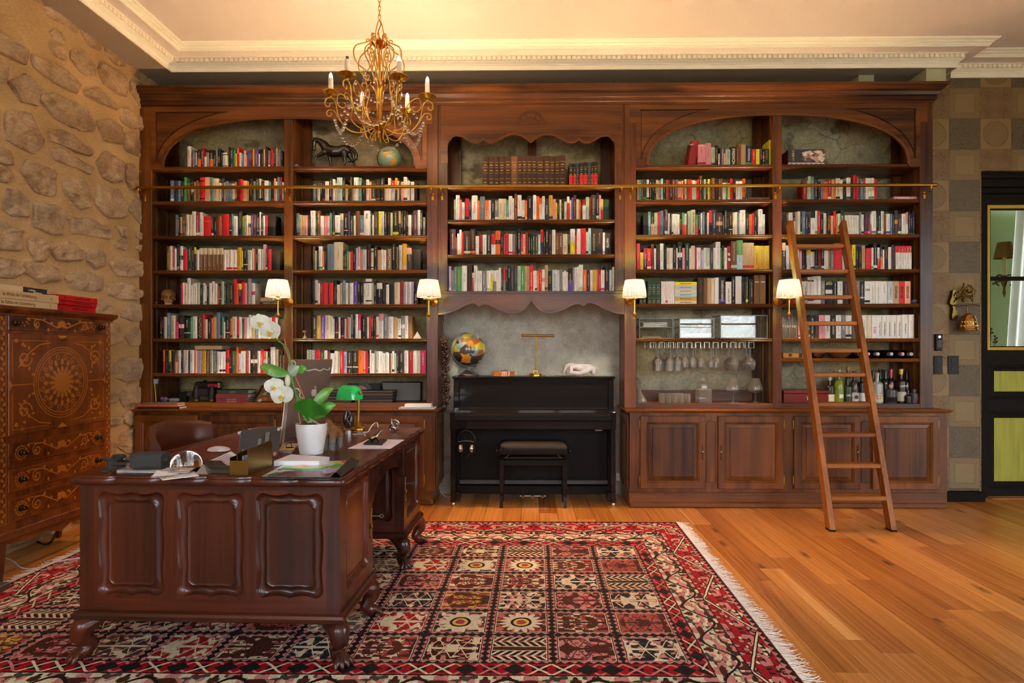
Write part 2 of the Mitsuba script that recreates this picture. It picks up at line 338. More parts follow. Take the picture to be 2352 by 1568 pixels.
up = [(.0, .109), (.165, .109), (.172, .111), (.172, .119), (.18, .121), (.18, .130), (.2, .14), (.2, .147), (.224, .156), (.23, .167), (0, .167)]
def moulding(n, path, dent):
    k = f'trim_{n}'; tag(k, kind='structure', label=['', 'long white dentil moulding round the ceiling coffer', 'white dentil moulding above the papered wall'][n]); HOLD.add(k)
    add('lower_moulding', mould(path, [(o, z + ZS) for o, z in low]), 'plaster', k)
    add('upper_moulding', mould(path, [(o, z + ZS) for o, z in up]), 'plaster', k)
    add('cove_strip', mould(path, [(.06, .1085 + ZS), (.1655, .1085 + ZS), (.1655, .11 + ZS), (.06, .11 + ZS)]), 'ceil', k)
    for (x, y, dx, dy) in dent:
        a = .0305 / 2
        if dx: add('dentil', box(x - a, x + a, y - .064, y - .04, ZS + .068, ZS + .0985), 'plaster', k)
        else: add('dentil', box(x + .04, x + .064, y - a, y + a, ZS + .068, ZS + .0985), 'plaster', k)
pitch = .0445
moulding(1, [(XB, -3.0), (XB, YBm), (XE, YBm), (XE, YP)], [(XB + .09 + i * pitch, YBm, 1, 0) for i in range(158)] + [(XB, YBm - .09 - i * pitch, 0, 1) for i in range(60)])
moulding(2, [(3.90, YP), (6.5, YP)], [(4.0 + i * pitch, YP, 1, 0) for i in range(48)])
# small plastered boxes under the beam, top right
add('pipe_box', box(PXx(1972, 5.62), PXx(2008, 5.62), 5.62, YB + .02, ZS - .12, ZS - .001, .002), 'vcmat', 'ceiling', col='a9ad8c')
add('pier', box(PXx(2080, 5.8), PXx(2123, 5.8), 5.5, YB + .02, ZS - .16, ZS - .0005, .002), 'vcmat', 'ceiling', col='b3b38f')
prin('farstone', {'type': 'rgb', 'value': lin('8a7454')}, roughness=.9, specular=.1)
# the room behind the camera, with tall windows
WY, wins = -2.6, [(-3.2, -1.3), (-.3, 1.6), (3.2, 5.2)]
wz0, wz1 = .8, 3.75
solid = sbox(-3.9, -.1, 6.6, 4.4)
for a, b in wins: solid = solid.difference(sbox(a, wz0, b, wz1))
add('wall_front', prism(solid, WY - .4, WY), 'farstone', kind='structure', label='front wall with three tall windows')
ws = sbox(-3.2, -.1, 6.4, 4.4).difference(sbox(.4, .2, 2.6, 3.3))
m = prism(ws, 0, .4); v_ = np.array(m.vertices)
add('wall_right', mk(np.stack([6.2 + v_[:, 1], v_[:, 0], v_[:, 2]], 1), np.array(m.faces)[:, ::-1]), 'farstone', kind='structure', label='right wall with a window')
for i, (a, b) in enumerate(wins):
    k = f'window_{i + 1}'; HOLD.add(k); tag(k, kind='structure', label='tall casement window in the front wall')
    bars = [box(a, a + .07, WY - .2, WY - .14, wz0, wz1), box(b - .07, b, WY - .2, WY - .14, wz0, wz1), box((a + b) / 2 - .06, (a + b) / 2 + .06, WY - .2, WY - .14, wz0, wz1), box(a, b, WY - .2, WY - .14, wz0, wz0 + .09), box(a, b, WY - .2, WY - .14, wz1 - .08, wz1)]
    bars += [box(a, b, WY - .19, WY - .15, z - .018, z + .018) for z in (1.25, 2.0, 2.75)]
    add('frame', bars, 'vcmat', k, col='e8e4da')

# ================================================================ bookcase
Y0, YS = 5.5, 5.86
def zpx(py, px=1200, Y=5.5): return P(px, py, Y)[1]
SH = [3.056, 2.741, 2.427, 2.113, 1.803, 1.492, 1.176, .908]     # tops of the shelves, from above
SHC = [2.875, 2.566, 2.252, 1.918]
st = .031
def superarch(cx, rx, zb, ry, e=2.35, n=40):
    return [(cx - rx * math.copysign(abs(math.cos(t)) ** (2 / e), math.cos(t)), zb + ry * abs(math.sin(t)) ** (2 / e)) for t in np.linspace(0, math.pi, n)]
def unit(key, name, label, xs, arch, shelves_l, shelves_r, ztop):
    a0, a1, m0, m1, b0, b1 = xs
    t = thing(name, label, 'bookcase', 'walnut bookcase units')
    for u0, u1, z1 in ((a0, a1, ztop), (m0, m1, SH[0] + .5), (b0, b1, ztop)):
        add('upright', box(u0, u1, Y0, Y0 + .032, .864, z1, .004), 'walnut_z', t)
    e = .012
    for u0, u1 in ((a0 + e, a1 - .012), (b0 + .012, b1 - e)):
        add('side_panel', box(u0, u1, Y0 + .03, YB, .864, ztop - .02), 'walnut_z', t)
    add('side_panel', box(m0 + .01, m1 - .01, Y0 + .03, YS, .864, ZS - .25), 'walnut_z', t)
    # back stiles and brass shelf tracks
    for u, s in ((a1 - .012, 1), (m0 + .01, -1), (m1 - .01, 1), (b0 + .012, -1)):
        add('back_stile', box(min(u, u + .07 * s), max(u, u + .07 * s), 5.80, 5.84, .864, ztop - .05), 'walnut_z', t)
        for yy in (5.60, 5.755): add('shelf_track', box(min(u, u + .004 * s), max(u, u + .004 * s), yy, yy + .016, .9, SH[0] - .05), 'vcmetal', t, col='8d6f34')
    # arched head with sunken spandrels
    cx, rx, ry = arch; zb = SH[0] - .002
    arc = superarch(cx, rx, zb, ry)
    zl = SH[0] - .028
    pts = [(a0 + .05, ztop), (a0 + .05, zl + .4), (a1 - .002, zl + .4), (a1 - .002, zl), (cx - rx - .012, zl), (cx - rx, zb - .012)] + arc + [(cx + rx, zb - .012), (cx + rx + .012, zl), (b0 + .002, zl), (b0 + .002, zl + .4), (b1 - .05, zl + .4), (b1 - .05, ztop)]
    P_ = Polygon(pts).buffer(0)
    # spandrel panel field: recessed 6 mm
    sp = Polygon([(a1 + .03, ztop - .1), (a1 + .03, zb + .06)] + superarch(cx, rx + .05, zb, ry + .06)[:40] + [(b0 - .03, zb + .06), (b0 - .03, ztop - .1)]).buffer(-.012).buffer(.006)
    big = sbox(a1 + .035, zb + .07, b0 - .035, ztop - .085).difference(Polygon(superarch(cx, rx + .058, zb - .3, ry + .36 - .0)).buffer(0))
    ring = Polygon(superarch(cx, rx + .055, zb - .02, ry + .118) + [(cx + rx + .055, zb - .5), (cx - rx - .055, zb - .5)]).buffer(0)
    big = sbox(a1 + .038, zb + .05, b0 - .038, ztop - .09).difference(ring)
    gl = [g for g in getattr(big, 'geoms', [big]) if g.area > .004]
    for g in gl: P_ = P_.difference(g)
    add('arch_head', prism(P_, Y0 - .002, Y0 + .03), 'walnut_x', t)
    for g in gl: add('spandrel_panel', cat_([prism(g.buffer(.012), Y0 + .012, Y0 + .03), prism(g.buffer(-.012), Y0 + .003, Y0 + .02)]), 'walnut_x', t)
    rim = LineString(arc).buffer(.010, cap_style=2)
    add('arch_bead', prism(rim, Y0 - .008, Y0 + .006), 'walnut_x', t)
    for (u0, u1, zs) in ((a1 - .012, m0 + .01, shelves_l), (m1 - .01, b0 + .012, shelves_r)):
        for z in zs:
            add('shelf', mould_x(u0, u1, [(Y0 + .006, z - .008), (Y0 + .012, z), (YS, z), (YS, z - st), (Y0 + .014, z - st), (Y0 + .006, z - st + .008), (Y0 + .010, z - st * .5)]), 'walnut_x', t)
    for (u0, u1) in ((a1 - .002, m0 + .002), (m1 - .002, b0 + .002)):
        add('bottom_rail', box(u0, u1, Y0, Y0 + .03, .864, .908, .003), 'walnut_x', t)
        add('deck', box(u0 - .01, u1 + .01, Y0 + .03, YS, .864, .906), 'walnut_x', t)
    return t
def mould_x(x0, x1, prof):
    """closed (y, z) profile extruded along x"""
    m = trimesh.creation.extrude_polygon(Polygon(prof), x1 - x0, engine='earcut'); v = np.array(m.vertices)
    return mk(np.stack([x0 + v[:, 2], v[:, 0], v[:, 1]], 1), m.faces)
U = [-3.552, -3.432, -2.222, -2.143, -.924, -.822, -.735, .773, .859, .965, 2.189, 2.271, 3.499, 3.615]
ZT = 3.64
case_l = unit('l', 'bookcase', 'tall walnut bookcase left of the piano, arched head, shelves full of books', U[:4] + U[4:6], ((PXx(374, Y0) + PXx(953.5, Y0)) / 2, (PXx(953.5, Y0) - PXx(374, Y0)) / 2, zpx(270.6, 664) - SH[0]), SH[:7], SH[:7], ZT)
case_r = unit('r', 'bookcase', 'tall walnut bookcase right of the piano, arched head, books, wine glasses and bottles', U[8:14], ((PXx(1487.6, Y0) + PXx(2086.5, Y0)) / 2, (PXx(2086.5, Y0) - PXx(1487.6, Y0)) / 2, zpx(262.5, 1787) - SH[0]), SH[:6], SH[:6] + [zpx(823, 1950, 5.51)], ZT)
add('back_rail', box(U[9] - .012, U[10] + .01, 5.835, 5.856, .906, 1.005), 'walnut_x', case_r)
# middle unit over the piano
t = case_m = thing('bookcase', 'walnut bookcase above the piano with scalloped head and apron', 'bookcase', 'walnut bookcase units')
c0, c1, d0, d1 = U[5:9]
ZA = zpx(668.5)
for u0, u1 in ((c0, c1), (d0, d1)):
    add('upright', box(u0, u1, Y0, Y0 + .032, ZA - .0, ZT, .004), 'walnut_z', t)
    add('side_panel', box(u0 + .012, u1 - .012, Y0 + .03, YB, ZA - .05, ZT - .02), 'walnut_z', t)
for u, s in ((c1 - .012, 1), (d0 + .012, -1)): add('back_stile', box(min(u, u + .1 * s), max(u, u + .1 * s), 5.80, 5.84, ZA, ZT - .05), 'walnut_z', t)
add('back_stile', box(PXx(1212, 5.8), PXx(1232, 5.8), 5.80, 5.84, ZA, ZT - .05), 'walnut_z', t)
def zoomC(x, y, s=3.4087, oy=180): return P(1000 + x / s, oy + y / s, Y0)
half = [(95, 560), (97, 520), (108, 488), (128, 460), (150, 449), (172, 448), (200, 452), (225, 464), (255, 484), (290, 500), (325, 504), (352, 494), (374, 472), (384, 484), (405, 497), (435, 503), (470, 494), (510, 472), (555, 449), (595, 438), (635, 438), (675, 448), (705, 466), (725, 480), (747, 497)]
head = [zoomC(*p) for p in half] + [zoomC(1494 - x + 8 * (747 - x) / 650, y) for x, y in half[-2::-1]]
zc_ = zoomC(95, 835)[1]
pts = [(c1 - .06, ZT), (c1 - .06, head[0][1] - .12), (c1 + .002, head[0][1] - .12)] + head + [(d0 - .002, head[0][1] - .12), (d0 + .06, head[0][1] - .12), (d0 + .06, ZT)]
add('scalloped_head', prism(Polygon(pts).buffer(0), Y0 - .003, Y0 + .028), 'walnut_x', t)
add('head_bead', prism(LineString(head[2:-2]).buffer(.009, cap_style=2), Y0 - .010, Y0 + .005), 'walnut_x', t)
# carved fanlight emblem
ex, ez = zoomC(748, 360)
def arcl(r0, a0, a1, n=24): return LineString([(ex + r0 * math.cos(a), ez + r0 * math.sin(a)) for a in np.linspace(a0, a1, n)])
em = [arcl(.122, 0, math.pi), arcl(.105, 0, math.pi), arcl(.063, 0, math.pi)]
em += [LineString([(ex + .062 * math.cos(a), ez + .062 * math.sin(a)), (ex + .108 * math.cos(a), ez + .108 * math.sin(a))]) for a in (.45, 1.05, 2.09, 2.69)]
em += [LineString([(ex + .108 * math.cos(2.09), ez + .108 * math.sin(2.09)), (ex, ez + .005), (ex + .108 * math.cos(1.05), ez + .108 * math.sin(1.05))])]
from shapely.ops import unary_union
E_ = unary_union([l.buffer(.0042) for l in em])
add('carved_emblem', prism(E_, Y0 - .006, Y0), 'walnut_z', t, uv=None)
for z in SHC: add('shelf', mould_x(c1 - .012, d0 + .012, [(Y0 + .006, z - .008), (Y0 + .012, z), (YS, z), (YS, z - st), (Y0 + .014, z - st), (Y0 + .006, z - st + .008), (Y0 + .010, z - st * .5)]), 'walnut_x', t)
ah = [(22, 552), (60, 550), (100, 541), (140, 527), (180, 511), (215, 490), (250, 474), (285, 464), (315, 466), (342, 488), (360, 478), (385, 472), (415, 477), (455, 495), (500, 517), (540, 534), (580, 543), (620, 545), (655, 537), (690, 515), (720, 481), (740, 456), (750, 441)]
ap = [zoomC(x, y, 3.4087, 560) for x, y in ah] + [zoomC(1500 - x, y - 4, 3.4087, 560) for x, y in ah[-2::-1]]
pa = Polygon([(c0, ZA + .0), (c0, ap[0][1])] + ap + [(d1, ap[-1][1]), (d1, ZA)]).buffer(0)
add('scalloped_apron', prism(pa, Y0 - .004, Y0 + .03), 'walnut_x', t)
add('apron_bead', cat_([prism(LineString([(x, z + .004) for x, z in ap]).buffer(.008, cap_style=2), Y0 - .014, Y0 + .004), prism(LineString([(x, z + .036) for x, z in ap[1:-1]]).buffer(.004, cap_style=2), Y0 - .007, Y0 + .004)]), 'walnut_x', t)
add('apron_rail', box(c0, d1, Y0 - .006, Y0 + .02, ZA - .028, ZA, .004), 'walnut_x', t)
# frieze over the side units and the cornice
prof = [(0, ZT - .04), (.012, ZT - .04), (.012, ZT - .025), (.022, ZT - .018), (.022, ZT + .012), (.034, ZT + .02), (.044, ZT + .045), (.044, ZT + .056), (.062, ZT + .062), (.085, ZT + .088), (.092, ZT + .088), (.092, ZT + .112), (0, ZT + .112)]
cor = thing('cornice', 'long moulded walnut cornice along the top of the bookcases', 'cornice')
for x in (0,):
    add('moulding', mould([(XL + .0, Y0), (U[13], Y0), (U[13], YP)], prof), 'walnut_x', cor)
    add('top_board', box(XL, U[13] + .05, Y0 + .01, YS, ZT + .085, ZT + .111), 'walnut_x', cor)
# ---------------------------------------------------------------- base cabinets and worktops
YF = 5.375
ZW0, ZW1 = .839, .864
def raised(x0, x1, z0, z1):
    fr = frame(x0, x1, z0, z1, [(0, .022), (.0, .004), (.004, 0), (.052, 0), (.056, .004), (.062, .001), (.068, .006), (.074, .014)], YF - .024)
    pn = frame(x0 + .074, x1 - .074, z0 + .074, z1 - .074, [(0, .014), (.03, .006), (.034, .001), (.04, .001)], YF - .024)
    return fr, pn
def escutcheon(x, z):
    a = np.linspace(0, 2 * math.pi, 9)
    ms = [tube([(x + .006 * math.sin(s * 9), YF - .028, z + s * .13 - .0) for s in np.linspace(-.5 + .0, .5, 24)], .0022, 5), ball((x, YF - .03, z), .012, 1, (1, .4, 1.4))]
    for s in (-1, 1):
        for k in (.022, .042, .058): ms.append(tube([(x + .007 * math.cos(q) * (1.2 - k * 8), YF - .029, z + s * k + .006 * math.sin(q)) for q in np.linspace(0, 5.2, 10)], .0018, 4))
    ms.append(cyl((x, YF - .05, z), (x, YF - .026, z), .003, 6)); ms.append(ball((x, YF - .053, z), .007, 1, (.6, .6, 1.2)))
    return cat_(ms)
def hinge(x, z): return cat_([lathe([(0, -.042), (.003, -.04), (.005, -.036), (.0035, -.033), (.0048, -.031), (.0048, .031), (.0035, .033), (.005, .036), (.003, .04), (0, .042)], 8, (x, YF - .012, z))])
def base(label, x0, x1, doors, pil, sidex, yplinth):
    t = thing('base_cabinet', label, 'cabinet', 'walnut base cabinets')
    zb = .135
    add('carcass', box(x0, x1, YF, YB - .02, zb, ZW0, .004), 'walnut_z', t)
    add('plinth', cat_([box(x0 + (.02 if sidex > 0 else 0), x1 - .04 * (sidex > 0), yplinth + .012, YB - .02, 0, zb), box(x0, x1 - .03 * (sidex > 0), yplinth, YB - .02, .0, .05, .01)]), 'walnut_x', t)
    for k, (a, b, hs) in enumerate(doors):
        a, b = PXx(a, YF), PXx(b, YF); z0, z1 = zpx(1121, 1600, YF), zpx(954.5, 1600, YF)
        fr, pn = raised(a, b, z0, z1); d = add('door', fr, 'walnut_z', t); add('panel', pn, 'walnut_z', d)
        hx = a - .004 if hs < 0 else b + .004
        for hz in (z1 - .075, z0 + .075): add('hinge', hinge(hx, hz), 'vcmetal', d, col='c79a3c', sm=40)
        add('escutcheon', escutcheon((b - .026) if hs < 0 else (a + .026), (z0 + z1) / 2), 'vcmetal', d, col='6b5c44', label='pierced bronze keyhole plate')
    for px0, px1 in pil:
        a, b = PXx(px0, YF), PXx(px1, YF); z0, z1 = zpx(1106, 1600, YF), zpx(964, 1600, YF); r = (b - a) / 2
        arc = [((a + b) / 2 + r * math.cos(q), z1 - r + r * math.sin(q)) for q in np.linspace(0, math.pi, 14)] + [((a + b) / 2 - r * math.cos(q), z0 - .012 * math.sin(q)) for q in np.linspace(0, math.pi, 8)]
        arc2 = Polygon(arc)
        add('fluted_pilaster', cat_([prism(arc2.difference(arc2.buffer(-.005)), YF - .008, YF + .002), prism(arc2.buffer(-.010), YF - .007, YF + .002)]), 'walnut_z', t)
    # panelled side facing the piano
    if sidex:
        X_ = x1 if sidex > 0 else x0; s = 1 if sidex > 0 else -1
        R = []
        for a, d in [(0, .012), (.0, .006), (.045, .006), (.05, .0), (.06, -.004), (.075, -.004), (.1, .003)]:
            R.append([[X_ + s * d, 5.40 + a, .17 + a], [X_ + s * d, 5.86 - a * .8, .17 + a], [X_ + s * d, 5.86 - a * .8, .81 - a], [X_ + s * d, 5.40 + a, .81 - a]])
        add('side_panel', loft(R, 'end'), 'walnut_z', t)
    return t
XLe = PXx(999, YF); XRs = PXx(1446, YF); XRe = PXx(2176.5, YF)
base('walnut base cabinet behind the desk, left of the piano', XL + .02, XLe, [(313, 455.5, -1), (468, 632, 1), (655, 800, -1), (814, 974, 1)], [(456.5, 467), (801.5, 812.5)], 1, 5.43)
base('walnut base cabinet with four panelled doors behind the ladder', XRs, XRe, [(1470, 1619, -1), (1647.7, 1798.6, 1), (1821.7, 1973.5, -1), (2001.6, 2153, 1)], [(1621.5, 1644.5), (1975.5, 1999)], -1, 5.37)
wp = lambda x0, x1: [(x0, YB), (x0, 5.335), (x1, 5.335), (x1, YB)]
def worktop(label, x0, x1):
    pr = [(0, ZW0), (.006, ZW0), (.012, ZW0 + .006), (.02, ZW0 + .012), (.024, ZW0 + .019), (.021, ZW1), (0, ZW1)]
    k = add('worktop', cat_([box(x0, x1, 5.355, YB, ZW0, ZW1), mould([(x0, YB), (x0, 5.355), (x1, 5.355), (x1, YB)], [(-o, z) for o, z in pr] if False else pr)]), 'walnut_x', label=label, cat='worktop', group='walnut worktops')
    return k
# travelling x0,back -> x0,front -> x1: the outside lies on the right-hand side
worktop('walnut worktop left of the piano, on the base cabinet behind the desk', XL + .03, PXx(1006, 5.34) - .02)
worktop('walnut worktop right of the piano, under glasses and bottles', PXx(1437, 5.34) + .02, PXx(2187, 5.34) - .02)
# ---------------------------------------------------------------- brass library rail
rl = thing('library_rail', 'long brass ladder rail running across all the bookcases', 'rail')
ZR, YR = 2.838, 5.405
xr0, xr1 = PXx(312, YR), PXx(2149, YR)
add('tube', cat_([cyl((xr0, YR, ZR), (xr1, YR, ZR), .0145, 16), ball((xr0, YR, ZR), .018, 2), ball((xr1, YR, ZR), .018, 2)]), 'vcmetal', rl, col='9c7127', sm=40)
for px in (325, 660, 992, 1014, 1426, 1450, 1786, 2131):
    x = PXx(px, 5.45)
    b = [box(x - .011, x + .011, Y0 - .008, Y0 - .001, ZR - .10, ZR - .035, .005), tube(spline([(x, Y0 - .006, ZR - .06), (x, 5.45, ZR - .052), (x, YR + .004, ZR - .04), (x, YR, ZR - .012)], 10), .006, 8), lathe([(0, -.03), (.009, -.028), (.012, -.02), (.012, -.012), (0, -.01)], 12, (x, YR, ZR))]
    add('bracket', b, 'vcmetal', rl, col='b5842f', sm=40)

# ================================================================ books on the shelves
COL = dict(w='e9e4d8', C='d9c8a4', t='b99467', o='e2651c', r='d01e24', R='8c1d22', k='171412', K='3b3837', g='77777a', G='b9bcbf', n='6b4526', N='38200f', b='232c46', B='5d7182',
    e='3f8f4e', E='1f3b2a', s='a9b89a', y='e6d21c', Y='d09b23', p='dc8c92', P='5b3f8f', v='4a3444', m='c02058', l='b3a8c4', T='4f8b88', a='eda27c', j='a9cbd0', x='f4f2ec')
CN = dict(w='cream white', C='beige', t='tan', o='orange', r='red', R='maroon', k='black', K='charcoal', g='grey', G='pale grey', n='brown', N='dark brown', b='navy', B='slate blue',
    e='green', E='dark green', s='sage', y='lemon yellow', Y='mustard', p='pink', P='purple', v='plum', m='crimson', l='lilac', T='teal', a='salmon', j='ice blue', x='white')
LC = {k: np.array(lin(v)) for k, v in COL.items()}
GOLD = np.array(lin('c9a04a'))
BK = []
def book_mesh(x0, x1, z0, z1, y, col, band, rg, lean=0, style=None):
    """upright volume, spine towards -y: cover with a rounded spine, page block, bands and title marks"""
    V, Fc, Cc = [], [], []
    def quad(pts, c):
        n = len(V); V.extend(pts); Fc.extend([(n, n + 1, n + 2), (n, n + 2, n + 3)]); Cc.extend([c] * 4)
    w, h = x1 - x0, z1 - z0; dep = min(.24, max(.11, h * .68)); c = LC[col]
    xs = np.linspace(x0, x1, 4); bul = min(.004, w * .14); ys = [y + bul, y, y, y + bul]
    segs = [(0, 1, c)]
    if band:
        bc, kind = LC[band[0]], band[1:] or 'i'
        segs = {'b': [(0, .34, bc), (.34, 1, c)], 'i': [(0, .07, c), (.07, .17, bc), (.17, 1, c)] if rg.random() < .4 else [(0, 1, c)], 't': [(0, .72, c), (.72, 1, bc)], 'm': [(0, .45, c), (.45, .62, bc), (.62, 1, c)], 's': [(0, .12, c), (.12, .17, bc), (.17, .83, c), (.83, .88, bc), (.88, 1, c)],
                'h': [(0, .5, bc), (.5, 1, c)], 'c': [(0, .27, bc), (.27, .31, c * .5), (.31, .68, c), (.68, .72, c * .5), (.72, 1, bc)], 'w': [(0, .26, c), (.26, .30, bc), (.30, 1, c)]}.get(kind, [(0, 1, c)])
    for a, b, cc in segs:
        za, zb = z0 + h * a, z0 + h * b
        for k in range(3): quad([(xs[k], ys[k], za), (xs[k + 1], ys[k + 1], za), (xs[k + 1], ys[k + 1], zb), (xs[k], ys[k], zb)], cc)
    yb = y + dep
    quad([(x1, y + bul, z0), (x1, yb, z0), (x1, yb, z1), (x1, y + bul, z1)], c * .95); quad([(x0, yb, z0), (x0, y + bul, z0), (x0, y + bul, z1), (x0, yb, z1)], c * .95)
    pg = np.array(lin('d8cfb8')); e = min(.0025, w * .2)
    quad([(x0, yb, z0), (x1, yb, z0), (x1, yb, z1), (x0, yb, z1)][::-1], pg); quad([(x0, y + bul, z0), (x0, yb, z0), (x1, yb, z0), (x1, y + bul, z0)], c)
    n = len(V); V.extend([(xs[k], ys[k], z1) for k in range(4)]); Fc.extend([(n, n + 1, n + 2), (n, n + 2, n + 3)]); Cc.extend([c] * 4)
    quad([(x0, y + bul, z1), (x0 + e, y + bul, z1), (x0 + e, yb, z1), (x0, yb, z1)], c); quad([(x1 - e, y + bul, z1), (x1, y + bul, z1), (x1, yb, z1), (x1 - e, yb, z1)], c)
    quad([(x0 + e, y + bul, z1 - .003), (x1 - e, y + bul, z1 - .003), (x1 - e, yb, z1 - .003), (x0 + e, yb, z1 - .003)], pg)
    if style != 'plain':
        lum = c.mean(); r = rg.random()
        tc = (np.array(lin('2a2622')) if r < .6 else np.array(lin(rg.choice(['a02a26', '2c4a6a', '54504a'])))) if lum > .22 else (np.array(lin('e8e2d2')) if r < .62 else (GOLD if r < .85 else np.array(lin(rg.choice(['e0762a', 'd8c23a', 'c83a3a'])))))
        if style == 'gold': tc = GOLD
        if band and len(band) == 1: tc = LC[band[0]]
        cx, tw = (x0 + x1) / 2, w * (.30 + .22 * rg.random()); yy = y - .0004
        def dash(xa, xb, za, zb, cc): quad([(xa, yy, za), (xb, yy, za), (xb, yy, zb), (xa, yy, zb)], cc)
        if style == 'gold':
            for q in (.06, .25, .44, .63, .80): dash(x0 + w * .12, x1 - w * .12, z0 + h * q, z0 + h * q + .0022, GOLD)
            for q in (.70, .52, .12): dash(cx - w * .25, cx + w * .25, z0 + h * q, z0 + h * q + .006, GOLD * .9)
        elif style == 'ornate':
            tc = (LC[band[0]] if band else tc) * .8 + c * .2
            for q in np.arange(.05, .93, .085):
                o = (rg.random() - .5) * w * .2; dash(cx + o - w * .07, cx + o + w * .07, z0 + h * q, z0 + h * (q + .07), tc)
                for s in (-1, 1): dash(cx + s * w * .26 - w * .10, cx + s * w * .26 + w * .08, z0 + h * (q + .02), z0 + h * (q + .045 + .015 * s), tc)
        elif w > .008:
            tc = tc * .62 + c * .38; top, ln = .93 - .2 * rg.random(), .35 + .35 * rg.random(); zc = z0 + h * top; end = max(zc - h * ln, z0 + .03); tw = min(w * (.26 + .2 * rg.random()), .012)
            while zc > end:
                for _ in range(rg.randint(2, 5)):
                    dl = .0018 + rg.random() * .0026
                    if zc - dl > end: dash(cx - tw / 2, cx + tw / 2 * (.5 + .5 * rg.random()), zc - dl, zc, tc)
                    zc -= dl + .0012
                zc -= .0038
            if rg.random() < .35 and end > z0 + .06: dash(cx - tw * .5, cx + tw * .5, z0 + .030, z0 + .034, tc); dash(cx - tw * .4, cx + tw * .4, z0 + .022, z0 + .026, tc)
            if rg.random() < .6: dash(cx - min(w * .2, .005), cx + min(w * .2, .005), z0 + .008, z0 + .016, tc)
    m = mk(V, Fc); m.colors_ = np.array(Cc)
    if lean: m2 = rot(m, lean, (0, 1, 0), ((x0 if lean < 0 else x1), y, z0)); m2.colors_ = m.colors_; return m2
    return m
BAYS = ['far-left bay', 'second bay', 'middle bay', 'fourth bay', 'far-right bay']
ORD = ['top', 'second', 'third', 'fourth', 'fifth', 'sixth', 'seventh', 'bottom']
def row(bay, sh, z, ox, sc, spec, style=None, ysp=5.545):
    rg = random.Random(bay * 100 + sh); cur = 0; n = 0; out = []
    for tk in spec.split():
        if tk[0] == '@': cur = float(tk[1:]); continue
        if tk[0] == '.': cur += float(tk[1:]); continue
        band = None; lean = 0; st_ = style
        if '/' in tk: tk, band = tk.split('/')
        if '<' in tk: tk, q = tk.split('<'); lean = float(q)
        if tk[-1] == '*': tk = tk[:-1]; st_ = 'ornate'
        if tk[-1] == '_': tk = tk[:-1]; st_ = 'plain'
        w, h = tk[1:].split(','); w, h = float(w), float(h)
        Y = ysp + rg.random() * .012
        x0, x1 = PXx(ox + cur / sc, Y), PXx(ox + (cur + w) / sc, Y)
        hz = h / sc * (Y * CY - x0 * SY) / F_
        b = dict(bay=bay, sh=sh, x0=x0 + .0004, x1=x1 - .0004, z0=z, z1=z + hz, y=Y, col=tk[0], band=band, lean=lean, style=st_, seed=rg.random(), px=w * h / sc / sc)
        BK.append(b); out.append(b); cur += w
    for i, b in enumerate(out): b['l'] = out[i - 1]['col'] if i else None; b['r'] = out[i + 1]['col'] if i + 1 < len(out) else None; b['i'] = i; b['n'] = len(out)
    return out
A4 = 3.92
row(0, 0, SH[0], 300, A4, '@508 w35,198/o R13,125 B20,165 .3 l18,140/k .2 k32,165/oh R30,185 w22,140/Rt g22,140 .3 k38,165/oh .2 k16,150 .2 B16,190 k25,172 .2 k18,145 w40,138/ks w12,110 k13,190 E35,180 .2 e14,165 y12,130 r22,190 w17,135 B25,130 w14,155/k a14,115 P18,150/m v22,155 R14,165 y12,170 .3 P34,170 w14,125 k14,165/b k17,170 .2 w9,165 R11,140 k16,190 .2 B20,155/w .3 r25,165 b14,170 k11,185 a13,180 B30,160 k20,150')
row(0, 1, SH[1], 300, A4, '@355 B33,195/w b36,195_ B26,195/w b30,190 e22,225 n34,180 .2 k29,205/wm .2 t16,185 n24,195 T12,180 r42,225/ks a54,228/C T24,225/k C50,215 .1 C26,175 b22,215 t14,180 B24,190 B14,170 B18,170 w28,170/e o14,180/k k28,210 r30,210 a40,195/C t12,185 .2 k38,215 g24,190 E28,212 C22,212/k k24,190/C w42,195 T20,185 .2 k26,185/R a16,215 w14,185 B20,225 R24,225 w15,180')
row(0, 2, SH[2], 300, A4, '@402 B24,200 k14,195 t24,180/N n34,190/km w26,200/k C26,195/k w36,228 R34,222/w w26,220 w10,185 r68,182_ k22,180/C k34,175 R48,188* .2 r58,202_ k22,200/ww B15,205 w38,185 .4 k38,228 e16,185 t20,190 w12,195 C28,190/km .4 P16,195 v32,195 k26,180/ww w14,220/k k14,200/ww w24,188 r22,190 k72,190_')
row(0, 3, SH[3], 320, A4, '@248 n22,220/y C26,225 .2 m14,200/w .2 w20,200/m k26,240/g w32,225/km r40,195_ E40,220/C* k20,230 k20,215/yt w26,192/r n32,205/Ct n38,205/Ct n42,205/Ct n36,205/Ct n34,205/Ct n36,205/Ct w24,190/r w28,190/r w30,190/r w40,190/r .3 Y38,210 y14,180/k k40,200/ww s16,192 w24,185/k C22,200 r14,195 k16,190/C w30,198 s20,195 p22,238 k16,190/w r36,195_ k75,175_')
row(0, 4, SH[4], 320, A4, '@374 r16,195 w16,200/l C22,195 w32,240/N w20,175/k w18,190 w20,195 s26,200/w k28,180 w20,195 w12,175/k k22,170 w24,195 w26,210 w24,190 o12,175 k24,190/ww s26,210 k18,190 E34,185 k28,190 .4 r30,230 o14,190 k32,190/yt r22,205/k p24,195/r .6 g34,235* w32,195/mm')
